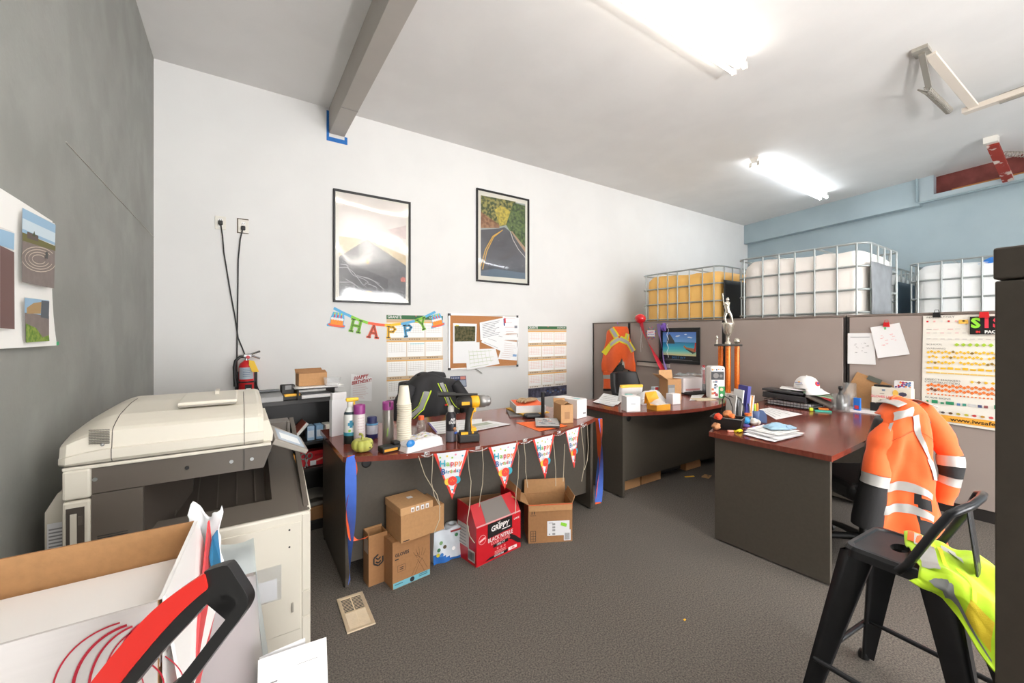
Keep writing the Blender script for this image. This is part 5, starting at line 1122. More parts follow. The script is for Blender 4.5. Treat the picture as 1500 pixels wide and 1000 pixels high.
# shelf contents
def inb(x, y, z): return BM @ Vector((x, y, z))
for k, (x, m, lab) in enumerate(((-.205, M((156, 186, 214), .6), 'pale blue small box on the bookcase shelf, first of four from the left'), (-.145, M((140, 180, 216), .6), 'sky blue small box on the bookcase shelf, second of four from the left'), (-.085, M((224, 218, 208), .6), 'white small box on the bookcase shelf, third of four from the left'), (-.037, M((120, 160, 190), .6), 'dull blue small box at the right end of the bookcase shelf'))):
    b = MB(); b.rbox((0, .05, .05), (.048 if k < 3 else .03, .1, .10), .003, m); o = tag(b.build('small_box', loc=inb(x, .05, SH[2]+.001), rz=ba+R(-4+2*k)), lab, 'box', 'small boxes on the bookcase shelf')
    b = MB(); b.bx(-.02, .02, .0005, -.0005, .02, .07, M((206, 216, 226), .6)) if k < 2 else b.bx(-.024, -.02, -.001, .001, 0, .1, M((90, 50, 46), .6)); b.build('box_label', o)
b = MB(); b.bx(0, .02, 0, .15, 0, .17, M((206, 206, 200), .5)); b.bx(-.003, 0, 0, .15, 0, .17, M((170, 80, 60), .5)); b.bx(.02, .023, 0, .15, 0, .17, M((66, 66, 64), .5))
o = b.build('magazine', loc=inb(-.345, .06, SH[2]+.006)); o.rotation_euler = (0, R(42), ba); tag(o, 'magazine leaning on the bookcase shelf beside the small boxes', 'magazine')
b = MB(); b.rbox((0, 0, .085), (.07, .05, .17), .006, M((84, 84, 88), .5)); tag(b.build('speaker_box', loc=inb(-.45, .12, SH[2]+.001), rz=ba), 'dark grey upright box at the back of the bookcase shelf', 'box')
t = thing('scissors', 'grey handled scissors leaning on the red package in the bookcase', 'scissors', inb(-.24, .026, SH[1]+.001), ba)
for s in (-1, 1):
    b = MB(); b.tube([(.02*s+.017*math.cos(a), -.004*s, .085+.02*math.sin(a)) for a in [2*PI*k/12 for k in range(12)]], .0045, M((120, 116, 114), .4), 6, closed=True); b.build('handle', t)
    b = MB(); b.poly([(.012*s, -.002*s, .068), (.002*s, -.002*s, .066), (-.012*s, -.002*s, .004), (-.006*s, -.002*s, .004)], STEEL); b.build('blade', t, solid=.002)
b = MB(); b.rbox((0, .05, .055), (.24, .09, .105), .004, M((196, 30, 40), .35, coat=.3)); o = tag(b.build('red_package', loc=inb(-.15, .045, SH[1]+.001), rz=ba), 'red package with white and yellow print in the bookcase', 'package')
b = MB(); f = Pl((0, .004, 0), (1, 0, 0), (0, 0, 1)); f.line(b, [(-.05, .03), (.11, .07)], .012, M((226, 150, 140), .5), .0012); f.quad(b, .08, .07, .118, .105, M((240, 170, 50), .5), .0014); f.quad(b, .09, .045, .118, .06, PAPER2, .0016); f.quad(b, -.06, .006, -.02, .04, PAPER2, .0016); f.quad(b, -.03, .07, .06, .085, M((160, 20, 30), .4), .0012); b.build('print', o)
b = MB(); b.rbox((0, .04, .05), (.085, .07, .10), .004, M((244, 160, 40), .5)); o = tag(b.build('orange_package', loc=inb(-.325, .04, SH[1]+.001), rz=ba), 'orange package with white dots, left of the red package', 'package')
b = MB(); f = Pl((0, .004, 0), (1, 0, 0), (0, 0, 1)); [f.disc(b, .0, .03+.035*k, .012, PAPER, .0012) for k in range(2)]; b.build('print', o)
b = MB(); b.rbox((0, .1, .045), (.30, .2, .09), .004, KRAFT2); tag(b.build('cardboard_box', loc=inb(-.2, .02, SH[0]+.001), rz=ba), 'flat brown carton on the bottom shelf of the bookcase', 'box')
b = MB(); b.grid(lambda u, v: (.32*u-.16, .22*v, .035+.03*math.sin(3*u)+.012*wob(u*5, v*4, 1, 5)), 12, 10, M((136, 132, 124), .6)); b.rbox((0, .11, .016), (.31, .2, .03), .008, M((126, 122, 114), .6)); tag(b.build('folded_sheeting', loc=inb(-.19, .02, SH[0]+.093), rz=ba), 'grey folded sheeting on the flat brown carton in the bookcase', 'sheeting')
# ================================================================== ON THE CORNER BOW DESK
def put(name, label, cat, u, v, rz=0, z=TZ+.0008, group=None): return thing(name, label, cat, Zp(u, v, TZ)+Vector((0, 0, z-TZ)), rz, group)
for k, (uv, lab) in enumerate((([(872, 591), (905, 594), (916, 583), (884, 577)], 'top white sheet of the loose papers at the left end of the corner bow desk'), ([(868, 589), (898, 596), (914, 586), (886, 580)], 'lower white sheet of the loose papers at the left end of the corner bow desk'))):
    desk_sheet(uv, lab, .009-.005*k, lines=5, group='loose papers on the corner bow desk')
t = put('clear_jar', 'small clear jar with teal lid behind the plain white cube box', 'jar', 921, 593)
b = MB(); b.lathe([(.036, 0), (.038, .01), (.038, .07), (.034, .08)], CLEARH, 18); b.build('jar_body', t)
b = MB(); b.lathe([(.037, .08), (.037, .102), (.03, .105)], M((120, 186, 180), .4), 18); b.build('lid', t)
p = Zp(920, 604, TZ)
t = carton('white_box', 'plain white cube box at the front left edge of the corner bow desk', p+Vector((.005, .02, .0008)), R(-25), .128, .11, .132, M((232, 230, 230), .6))
b = MB(); f = FR(); f.quad(b, .04, .065, .08, .07, GREYINK, .001); b.build('print', t)
t = put('padded_envelope', 'white film parcel with a yellow top flap, behind the plain white box', 'parcel', 928, 590, R(-20))
b = MB(); b.grid(lambda u, v: (-.12+.24*u, .08-.05*v+.02*math.sin(3*u), .17*v+.0), 10, 8, M((226, 224, 222), .3, coat=.4), mf=lambda u, v: M((240, 190, 60), .5) if v > .86 else None); b.build('film', t, solid=.03)
t = put('plastic_bag', 'crumpled clear bag with white sheets in it, on the middle of the corner bow desk', 'bag', 955, 590, R(-10))
b = MB(); b.grid(lambda u, v: (-.17+.34*u, -.05+.17*v, .002+.115*(1-abs(2*u-1)**4)*(1-abs(2*v-1)**3)+.03*wob(u*4, v*4, 1.2, 8)*(1-abs(2*u-1)**6)), 22, 16, M_clear('bag_film', (244, 244, 244), .06, .1, .55)); b.build('film', t)
b = MB(); b.bx(-.14, .13, -.03, .09, .001, .06, PAPER2); b.build('contents', t, bevel=.01)
b = MB(); b.ball((-.01, -.052, .05), (.05, .006, .02), M((70, 104, 170), .4), 14, 8); b.build('blue_label', t)
t = put('opened_carton', 'opened yellow box with clear wrap and raised flap, front middle of the corner bow desk', 'box', 962, 602, R(-8)); m_yb = M((238, 170, 46), .5)
for x0, x1, ya, yb in ((0, .165, 0, .003), (0, .165, .117, .12), (0, .003, 0, .12), (.162, .165, 0, .12)): pass
b = MB(); [b.bx(x0, x1, ya, yb, 0, .05, m_yb) for x0, x1, ya, yb in ((0, .165, 0, .003), (0, .165, .117, .12), (0, .003, 0, .12), (.162, .165, 0, .12))]; b.bx(0, .165, 0, .12, 0, .003, m_yb); b.build('tray', t)
b = MB(); b.grid(lambda u, v: (.005+.155*u, .005+.11*v, .05+.04*math.sin(PI*u)*math.sin(PI*v)+.014*wob(u*3, v*3, 1, 4)), 12, 10, M_clear('box_wrap', (240, 238, 234), .1, .08, .5)); b.bx(.01, .155, .01, .11, .004, .05, PAPER2); b.build('wrap', t)
b = MB(); b.poly([(-.03, .12, .05), (-.02, .12, .15), (.13, .14, .15), (.165, .12, .05)], m_yb); b.poly([(-.055, .02, .05), (-.02, .12, .15), (0, .12, .05), (0, .0, .05)], m_yb); b.build('flap', t, solid=.003)
p = Zp(968, 584, TZ); b = MB(); b.rbox((0, 0, .06), (.085, .05, .12), .003, M((206, 226, 236), .5)); o = tag(b.build('small_box', loc=p+Vector((0, .06, .0008)), rz=R(-15)), 'small pale blue box with red top, behind the opened yellow box', 'box')
b = MB(); f = Pl((0, -.0258, 0), (1, 0, 0), (0, 0, 1)); f.quad(b, -.04, .02, .04, .07, M((90, 180, 220), .5), .0005); f.quad(b, -.03, .09, .01, .118, M((206, 60, 60), .5), .0005); b.build('print', o)
p = Zp(987, 593, TZ); t = carton('white_box', 'small white cube box between the opened yellow box and the tall brown carton', p+Vector((0, .01, .0008)), R(-12), .095, .09, .10, M((234, 230, 230), .6))
p = Zp(990, 589, TZ)
t = carton('cardboard_box', 'tall brown carton with raised flaps on the corner bow desk', p+Vector((.0, .09, .0008)), R(-14), .17, .13, .215, KRAFT, KRAFT3, True, (('b', 8, .085), ('l', 58, .10)))
b = MB(); FR().quad(b, .0, .06, .085, .16, M((120, 120, 120), .35), .002); FR().quad(b, .01, .065, .08, .13, M((150, 150, 148), .3), .003); b.build('grey_panel', t)
desk_sheet([(1010, 587), (1024, 586), (1032, 577), (1014, 577)], 'white sheet right of the tall brown carton on the corner bow desk', .002, lines=3)
p = Zp(1030, 577, TZ); b = MB(); b.rbox((0, 0, .012), (.40, .14, .022), .006, BLACKM); o = tag(b.build('keyboard', loc=p+Vector((-.03, .05, .0008)), rz=R(-10)), 'black keyboard at the back of the corner bow desk', 'keyboard')
b = MB(); [b.rbox((-.18+.024*k, -.045+.024*j, .026), (.019, .019, .006), .002, M((50, 50, 52), .5), 1) for k in range(16) for j in range(5)]; b.build('keys', o)
t = thing('white_box', 'white box under clear film by the partition on the corner bow desk', 'box', Vector((4.28, 2.79, TZ+.0008)), R(-14))
b = MB(); b.rbox((0, 0, .09), (.27, .16, .18), .006, M((230, 226, 226), .5)); b.build('body', t)
b = MB(); b.box((0, -.0805, .05), (.2, .001, .02), M((210, 150, 150), .6)); b.box((.06, -.0805, .02), (.12, .001, .03), M((70, 70, 70), .6)); b.build('print', t)
b = MB(); b.grid(lambda u, v: (-.15+.34*u, -.09+.2*v, .182+.05*abs(wob(u*3, v*3, 1.3, 6))+.02), 14, 10, CLEARH); b.grid(lambda u, v: (.14+.07*u+.02*wob(u*3, v*4, 1, 1), -.09+.05*math.sin(4*u), .0+.30*v), 10, 12, CLEARH); b.build('film', t)
p = Xp(1041, 552, 4.45); t = thing('red_marker', 'red marker standing by the partition post left of the trophy', 'marker', (4.47, 2.71, TZ+.0008))
b = MB(); b.lathe([(.012, .10), (.014, .11), (.014, .26)], M((190, 24, 40), .4), 14); b.build('barrel', t); b = MB(); b.lathe([(.014, .26), (.014, .31), (.01, .315)], M((206, 40, 54), .4), 14); b.lathe([(.0142, .265), (.0142, .28)], PAPER2, 14); b.build('cap', t); b = MB(); b.lathe([(.03, 0), (.034, .10)], M((56, 54, 54), .5), 16); b.build('holder_cup', t)
# sticker covered canister
p = Zp(1056, 584, TZ); t = thing('sticker_box', 'tall white box covered in stickers in front of the trophy columns', 'box', (p.x, p.y+.06, TZ+.0008), R(-38))
b = MB(); b.rbox((0, 0, .17), (.15, .13, .34), .02, M((232, 230, 228), .45), 3); b.build('body', t)
b = MB(); f = Pl((0, -.0655, 0), (1, 0, 0), (0, 0, 1)); rnd = random.Random(5)
f.quad(b, -.068, .2, .06, .285, M((52, 52, 54), .5), .0006); f.disc(b, -.02, .243, .028, M((120, 116, 112), .5), .0012); f.disc(b, .03, .24, .016, M((110, 106, 104), .5), .0012)
f.quad(b, .006, .01, .068, .13, M((36, 150, 76), .5), .0006); f.disc(b, .036, .10, .017, M((226, 206, 170), .5), .0012); f.disc(b, .036, .04, .016, M((220, 226, 220), .5), .0012)
for k in range(12): x, z = rnd.uniform(-.066, -.02), rnd.uniform(.01, .18); f.quad(b, x, z, x+.024, z+.022, M(((60, 60, 64), (190, 60, 70), (110, 130, 150), (210, 120, 70), (170, 170, 170))[k % 5], .5), .0008+.0001*k)
for k in range(6): f.quad(b, -.06+.02*k, .295+.006*(k % 2), -.046+.02*k, .315, M(((236, 150, 60), (190, 190, 190), (70, 90, 120))[k % 3], .5), .0006)
b.build('stickers', t)
# trophy
t = thing('trophy', 'tall trophy with orange columns and a silver player figure, against the partition', 'trophy', (4.46, 2.42, TZ+.0008), R(-62))
m_tc = M((238, 120, 36), .25, metal=.2, n=.25, ns=60, stretch=(1, 1, 3)); m_sil = M((206, 200, 186), .25, metal=.75); m_mb = M((226, 222, 214), .3)
b = MB(); b.rbox((0, 0, .02), (.25, .2, .04), .005, m_mb); b.build('base_plinth', t)
for x, y in ((-.075, .04), (.0, -.05), (.085, .03)):
    b = MB(); b.lathe([(.026, .04), (.026, .545)], m_tc, 16, (x, y, 0)); [b.tube([(x+.0265*math.cos(a), y+.0265*math.sin(a), .045), (x+.0265*math.cos(a+2), y+.0265*math.sin(a+2), .54)], .0018, M((250, 200, 110), .3, metal=.4), 4) for a in [R(45*k) for k in range(8)]]; b.build('column', t)
b = MB(); b.rbox((0, 0, .555), (.27, .2, .02), .004, M((70, 68, 64), .35)); b.build('top_plate', t)
b = MB(); b.lathe([(.035, .565), (.035, .58), (.015, .60), (.012, .64), (.022, .66), (.05, .70), (.062, .78), (.066, .80), (.06, .80)], m_sil, 20); b.build('cup', t)
b = MB(); b.lathe([(.02, .565), (.012, .58), (.006, .6), (.012, .63), (.016, .645), (.004, .66)], m_sil, 12, (-.11, 0, 0)); b.build('small_finial', t)
b = MB(); b.ball((.085, .0, .60), (.034, .034, .034), m_sil, 16, 10); b.build('ball', t)
b = MB(); bmx = m_sil
b.tube([(-.02, 0, .80), (-.035, 0, .86), (-.01, 0, .93)], [.010, .014, .018], bmx, 10); b.tube([(.045, 0, .80), (.03, .01, .87), (.005, 0, .93)], [.010, .014, .018], bmx, 10)
b.tube([(0, 0, .91), (-.012, 0, .97), (-.008, 0, 1.02), (-.004, 0, 1.035)], [.022, .027, .026, .012], bmx, 10); b.ball((-.006, 0, 1.055), (.017, .018, .021), bmx, 12, 8)
b.tube([(-.025, 0, 1.02), (-.045, -.02, .98), (-.04, -.04, 1.02)], [.010, .008, .007], bmx, 8); b.tube([(.012, 0, 1.02), (.0, -.03, .985), (-.035, -.045, 1.02)], [.010, .008, .007], bmx, 8); b.tube([(-.04, -.045, .99), (-.055, -.04, 1.12)], [.005, .008], bmx, 8)
b.build('player_figure', t)
p = Zp(1030, 585, TZ); b = MB(); b.bx(-.11, .11, -.06, .06, 0, .006, M((220, 206, 176), .7)); tag(b.build('tan_card', loc=p+Vector((0, 0, .0008)), rz=R(-25)), 'tan card lying on the corner bow desk before the sticker covered box', 'card')
# ================================================================== ON THE PARTITION
DV = DIV(0, 0, 0)
def zx(u0, v0, s, x=4.676): return lambda a, b_: (lambda p: (-p.y, p.z))(Xp(u0+a/s, v0+b_/s, x))
zv = zx(865, 455, 7.145)
t = thing('framed_picture', 'dark framed poster of a longtail boat on a turquoise sea, lettered DESTINY, on the partition', 'framed picture', (4.68, 3.18, 1.04))
y0_, y1_, z0_, z1_ = -3.46, -2.88, 1.045, 1.50
b = MB(); frame_border(b, DV, y0_, z0_, y1_, z1_, .035, .02, BLACK, .003); b.build('frame', t, w=True, bevel=.003)
b = MB(); DV.quad(b, y0_+.03, z0_+.03, y1_-.03, z1_-.03, BLACK, .01)
ix0, ix1, iz0, iz1 = y0_+.055, y1_-.05, z0_+.10, z1_-.055; iw, ih = ix1-ix0, iz1-iz0
def pq(fx, fz): return (ix0+iw*fx, iz0+ih*fz)
def pp(b, pts, c, f, **k): DV.poly(b, [pq(*p) for p in pts], M(c, .4, **k), f)
for k in range(8): pp(b, [(0, .55+.056*k), (1, .55+.056*k), (1, .55+.056*(k+1)), (0, .55+.056*(k+1))], (90-4*k+20, 164-6*k, 218-3*k), .0105)
for k in range(8): pp(b, [(0, .07*k), (1, .07*k), (1, .07*(k+1)), (0, .07*(k+1))], ((206, 202, 150), (170, 206, 176), (120, 200, 190), (80, 190, 196), (60, 178, 196), (50, 160, 190), (46, 146, 184), (44, 130, 176))[k], .0105)
for x, z, r_ in ((.45, .82, .05), (.5, .84, .04), (.8, .78, .05), (.86, .76, .04), (.3, .7, .03), (.7, .9, .04)): DV.disc(b, *pq(x, z), r_*iw, M((226, 234, 240), .4), .011, 12, r_*ih*.5)
pp(b, [(.16, .5), (.38, .5), (.36, .62), (.28, .80), (.22, .93), (.17, .85), (.13, .6)], (62, 66, 70), .0112)
pp(b, [(.64, .36), (.74, .26), (.92, .13), (1.0, .18), (.98, .3), (.86, .33), (.72, .36), (.66, .44)], (176, 112, 74), .0114); pp(b, [(.68, .3), (.9, .1), (1, .14), (.92, .18), (.76, .28)], (60, 70, 60), .0116); pp(b, [(.94, .2), (.97, .56), (1.0, .56), (.99, .2)], (206, 60, 40), .0117)
b.build('poster_print', t, w=True)
b = MB(); DV.txt(b, 'D E S T I N Y', (y0_+y1_)/2, z0_+.072, .034, M((60, 130, 190), .4), .0112, .02); b.build('lettering', t, w=True)
b = MB(); DV.quad(b, y0_+.1, z0_+.044, y1_-.1, z0_+.048, GREYINK, .0112); b.build('caption_line', t, w=True)
# dark rail and small bag of patterned cloth
b = MB(); p, q = Xp(934, 539, 4.672), Xp(981, 546, 4.672); b.bx(4.655, 4.679, q.y, p.y, 1.03, 1.045, BLACK); b.bx(4.66, 4.679, q.y, p.y, .98, 1.03, M((186, 176, 166), .6)); tag(b.build('hanging_rail', w=True), 'thin black rail with a pale strip on the partition right of the orange vest', 'rail')
b = MB(); b.rbox((0, 0, .09), (.3, .12, .18), .04, M_mix('floral_cloth', (40, 36, 34), (206, 198, 186), 26, .8, lo=.48, hi=.52)); 
# balloon and ribbons
t = thing('hanging_balloon', 'small red balloon on the top edge of the partition above the boat poster', 'balloon', Xp(938, 467, 4.66))
b = MB(); b.ball((0, 0, .004), (.072, .078, .066), M((206, 22, 34), .25, coat=.5), 20, 14); b.lathe([(.012, -.075), (.004, -.06), (.006, -.05)], M((190, 20, 30), .4), 10); b.build('balloon_skin', t)
b = MB(); b.tube([(.02, .0, -.06), (.018, .01, -.10), (.018, .0, -.22), (.018, .012, -.34), (.018, .004, -.46)], .002, PAPER, 5); b.tube([(.02, -.01, -.06), (.018, -.02, -.14), (.018, -.0, -.28), (.018, -.02, -.40)], .002, PAPER, 5); b.build('string', t)
def ribbon(name, label, cat, pts, w_, mats, twist, wdir, group=None, n=40, lift=0, w0=0):
    pts = [Vector(p) for p in pts]
    def path(f):
        x = f*(len(pts)-1); i = min(int(x), len(pts)-2); q = x-i
        p0, p1, p2, p3 = pts[max(0, i-1)], pts[i], pts[i+1], pts[min(len(pts)-1, i+2)]
        return .5*((2*p1)+(p2-p0)*q+(2*p0-5*p1+4*p2-p3)*q*q+(3*p1-p0-3*p2+p3)*q**3)
    wd = Vector(wdir).normalized()
    for k, m in enumerate(mats):
        b = MB()
        def fn(u, v):
            p = path(v); t_ = (path(min(1, v+.01))-path(max(0, v-.01))).normalized(); n_ = t_.cross(wd).normalized(); a = w0+twist*v+(k*PI/2 if False else 0)
            d = wd*math.cos(a)+n_*math.sin(a); o_ = n_*math.cos(a)-wd*math.sin(a); return p+d*((u-.5)*w_)+o_*(.003*k-.0015)
        b.grid(fn, 2, n, m)
        if k == 0: o = b.build(name, w=True); root = o
        else: b.build('ribbon_back', root, w=True)
    return tag(root, label, cat, group)
ribbon('party_ribbon', 'red crepe ribbon hanging slantwise from the balloon across the partition', 'ribbon', [Xp(939, 472, 4.655), Xp(945, 492, 4.655), Xp(957, 515, 4.64), Xp(966, 532, 4.62), Xp(975, 550, 4.58)], .07, [M((214, 50, 66), .7)], 2.8, (0, 1, 0))
ribbon('party_ribbon', 'pale purple crepe ribbon hanging down beside the boat poster', 'ribbon', [Xp(965, 474, 4.65), Xp(966, 490, 4.65), Xp(970, 510, 4.65), Xp(973, 530, 4.64), Xp(978, 548, 4.6)], .06, [M((150, 126, 190), .7)], 1.8, (0, 1, 0))
p = Xp(973, 479, 4.645); b = MB()
for k in range(5): b.grid(lambda u, v, k=k: (p.x+.02*math.sin(2*PI*u)-.006*k, p.y+.03*(v-.5)+.015*math.sin(k*2), p.z+.055*math.cos(2*PI*u)*(1-.1*k)+.01*math.sin(3*k)), 14, 3, M((120, 84, 176), .7))
tag(b.build('hanging_bow', w=True, solid=.002), 'bunched purple ribbon on the partition at the corner of the boat poster', 'ribbon')
p = Xp(978, 474, 4.652); b = MB(); b.tube([(p.x, p.y+.012*math.sin(k*1.1), p.z-.02*k) for k in range(23)], .0025, PAPER, 5); tag(b.build('hanging_string', w=True), 'white curled string hanging over the boat poster', 'string')
p = Xp(954, 488, 4.672); pl = Pl((p.x-.004, p.y, p.z), (0, -1, 0), (0, 0, 1)); b = MB()
for k in range(24): a = 2*PI*k/24; pl.poly(b, [(.045*math.cos(a), .06*math.sin(a)), (.075*math.cos(a-.1), .09*math.sin(a-.1)), (.075*math.cos(a+.1), .09*math.sin(a+.1))], M(((230, 60, 120), (60, 120, 210), (240, 190, 60), (150, 80, 190), (60, 180, 120))[k % 5], .6), .001)
pl.quad(b, -.06, -.042, .06, .042, PAPER3, .002); pl.txt(b, 'HAPPY', 0, .012, .03, M((210, 60, 140), .6), .003, .02); pl.txt(b, 'BIRTHDAY', 0, -.016, .022, M((90, 110, 200), .6), .003, .02); tag(b.build('hanging_badge', w=True), 'small white party badge with a colourful burst edge on the partition', 'badge')
# papers, chart and plate on the partition
zq = zx(1220, 430, 4.346)
def clip(name, label, a, b_, m):
    p = zq(a, b_); b = MB(); pl = Pl((4.676, -p[0], p[1]), (0, -1, 0), (0, 0, 1)); b.prism([(-.022, -.02), (.022, -.02), (.018, .018), (-.018, .018)], .014, m, pl.mat()); b.tube([pl.p(-.014, .016, .01), pl.p(-.010, .038, .008), pl.p(.010, .038, .008), pl.p(.014, .016, .01)], .002, m, 5)
    tag(b.build(name, w=True), label, 'clip')
def ex_sk(c): 
    def f(b, P):
        rnd = random.Random(c[0])
        for k in range(14): u, v = rnd.uniform(.2, .75), rnd.uniform(.35, .7); qd(b, P, u, v, u+rnd.uniform(.02, .12), v+.012, M(c, .8))
    return f
sheet([zq(95, 445), zq(275, 452), zq(262, 250), zq(95, 252)], 'white sheet with a grey pencil sketch, left of two on the partition', .003, lines=1, pl=DV, extra=ex_sk((150, 150, 152)), name='hanging_sheet')
sheet([zq(288, 410), zq(492, 385), zq(425, 185), zq(240, 215)], 'tilted white sheet with faint pink marks, held by a red clip on the partition', .008, lines=0, pl=DV, extra=lambda b, P: (ex_sk((236, 170, 170))(b, P), qd(b, P, .45, .86, .52, .93, M((110, 190, 120), .7))), name='hanging_sheet')
clip('hanging_clip', 'red clip holding the tilted sheet with pink marks', 343, 196, RED)
t = thing('hanging_sign_chart', 'tall white chart of yellow and orange road signs on the partition', 'chart', (4.68, .6, .70))
X0, X1 = -.925, -.30
b = MB(); b.grid(lambda u, v: DV.p(X0+(X1-X0)*u+.012*(v-1)*(1-u), .695+.872*v+.02*(1-u)*(1-v), .005+.006*math.sin(3*u)*(1-v)), 8, 8, M((238, 234, 224), .55)); b.build('chart_sheet', t, w=True)
cy_, co_, cg_, ck_ = M((240, 190, 40), .6), M((238, 124, 46), .6), M((40, 140, 96), .6), M((90, 86, 80), .6); clm = M((170, 206, 50), .6)
b = MB(); CF = .013
def dia(x, z, r, m): DV.poly(b, [(x-r, z), (x, z-r), (x+r, z), (x, z+r)], m, CF)
rnd = random.Random(11)
for k in range(30):
    x = X0+.03+.02*k
    for z in (1.275, 1.237, 1.192):
        if rnd.random() > .06: dia(x+(.007 if z == 1.237 else 0), z+.008*((k % 2)-.5), .011, cy_ if rnd.random() > .08 else M((150, 120, 40), .6))
    for z in (1.007, .972): dia(x, z+.010*((k % 2)-.5), .0125, co_ if rnd.random() > .06 else M((120, 70, 40), .6))
    dia(x, .936, .007, co_)
for k in range(6): dia(X0+.19+.035*k, 1.336, .014, clm)
for k in range(14):
    x = X0+.02+.04*k; DV.quad(b, x, 1.515, x+.012, 1.527, (RED, M((236, 176, 170), .6), M((226, 226, 220), .6))[k % 3], CF)
    DV.quad(b, x, 1.455+.002*(k % 3), x+.03, 1.460, M(((190, 186, 180), (226, 170, 170))[k % 2], .6), CF); DV.quad(b, x, 1.425, x+.02, 1.432, M(((226, 180, 180), (210, 206, 200))[k % 2], .6), CF); DV.quad(b, x, 1.377, x+.024, 1.384, M((206, 200, 196), .6), CF)
    DV.quad(b, X0+.02+.04*k, 1.139, X0+.05+.04*k, 1.152+.006*(k % 2), cy_, CF); DV.quad(b, X0+.02+.04*k, 1.104, X0+.058+.04*k, 1.113, M((236, 196, 90), .6), CF)
for x, w_ in ((.20, .05), (.29, .04)): DV.quad(b, X0+x, 1.50, X0+x+w_, 1.53, M((244, 190, 80), .6), CF)
for x, w_, h_, m in ((.02, .012, .02, cg_), (.05, .035, .026, cg_), (.10, .02, .014, cg_), (.13, .045, .024, cg_), (.19, .018, .018, M((90, 130, 180), .6)), (.22, .02, .02, M((60, 150, 130), .6)), (.25, .04, .02, M((206, 206, 206), .6)), (.30, .02, .02, M((80, 90, 130), .6)), (.33, .02, .02, M((150, 80, 80), .6)), (.38, .05, .03, cg_), (.47, .05, .03, cg_)): DV.quad(b, X0+x, .862, X0+x+w_, .862+h_, m, CF)
for k, c in enumerate(((90, 80, 70), (70, 70, 70), (90, 80, 76), (110, 80, 50), (190, 170, 60), (200, 190, 60), (206, 60, 60), (200, 150, 60), (214, 80, 80), (230, 170, 150), (206, 60, 60), (70, 70, 70))): DV.disc(b, X0+.03+.042*k, .795, .012, M(c, .6), CF, 8, .009)
for k, c in enumerate((cy_, M((150, 110, 60), .6), cy_, cy_)): dia(X0+.27+.035*k, 1.052, .011, c)
b.build('sign_print', t, w=True); b = MB(); DV.poly(b, [(X0-.008, .730), (X1, .716), (X1, .770), (X0-.006, .778)], M((244, 176, 66), .6), CF); b.build('orange_band', t, w=True)
for s, x, z, h_ in (('REGULATORY', .01, 1.553, .020), ('SCHOOL', .01, 1.336, .018), ('WARNING', .01, 1.303, .018), ('OBJECT MARKERS', .0, 1.052, .020), ('CONSTRUCTION', .0, 1.030, .020), ('GUIDE SIGNS', .0, .905, .020)):
    b = MB(); DV.txt(b, s, X0+x+.01, z, h_, ck_, CF+.001, .0, 1.25, align='LEFT'); b.build('lettering', t, w=True)
b = MB(); DV.txt(b, 'www.iwsafety.com', X0+.155, .748, .040, M((70, 50, 20), .6), CF+.001, .02, 1.2, align='LEFT'); b.build('lettering', t, w=True)
clip('hanging_clip', 'black clip on the top edge of the road sign chart', 662, 134, BLACK)
t = thing('hanging_plate', 'black plate lettered SIS in green and pink over the corner of the road sign chart', 'sign', (4.66, .55, 1.42))
b = MB(); p, q = zq(875, 258), zq(875, 142); DV.slab(b, p[0], 1.417, p[0]+.26, 1.552, BLACK, .018, .022); b.build('plate', t, w=True)
for s, x, m in (('S', .03, M((150, 226, 60), .5)), ('I', .085, M((236, 60, 80), .5)), ('S', .14, M((236, 60, 80), .5))): b = MB(); DV.txt(b, s, p[0]+x, 1.50, .10, m, .024, .05); b.build('lettering', t, w=True)
b = MB(); DV.txt(b, 'IN', p[0]+.042, 1.435, .022, M((236, 60, 60), .5), .024, .04); DV.txt(b, 'PAQUETE', p[0]+.075, 1.435, .030, WHITE, .024, .05, 1, align='LEFT'); b.build('small_lettering', t, w=True)
p_ = zq(968, 134); b = MB(); pl = Pl((4.655, -p_[0], p_[1]), (0, -1, 0), (0, 0, 1)); b.prism([(-.026, -.022), (.026, -.022), (.022, .02), (-.022, .02)], .014, RED, pl.mat()); tag(b.build('hanging_clip', w=True), 'red clip holding the black lettered plate', 'clip')
# ================================================================== ON THE CORNER DESK
t = put('plastic_bin', 'open black plastic bin of odds and ends at the near corner of the corner desk', 'bin', 1066, 628, R(-72))
b = MB()
for (x0, y0, x1, y1) in ((-.1, -.07, .1, -.07), (.1, -.07, .1, .07), (.1, .07, -.1, .07), (-.1, .07, -.1, -.07)):
    b.add([(x0*.82, y0*.82, 0), (x1*.82, y1*.82, 0), (x1, y1, .085), (x0, y0, .085)], [(0, 1, 2, 3)], BLACK)
b.add([(-.082, -.057, .003), (.082, -.057, .003), (.082, .057, .003), (-.082, .057, .003)], [(0, 1, 2, 3)], BLACK); bn = b.build('bin_shell', t, solid=.003)
b = MB(); b.tube([(-.1, -.07, .086), (.1, -.07, .086), (.1, .07, .086), (-.1, .07, .086)], .004, M((90, 88, 84), .4), 6, closed=True); b.build('rim', t)
b = MB(); b.grid(lambda u, v: (-.08+.16*u, -.055+.11*v, .06+.02*wob(u*4, v*4, 1, 3)), 10, 8, M((60, 58, 54), .8)); b.build('contents', t)
q = WM[t].translation
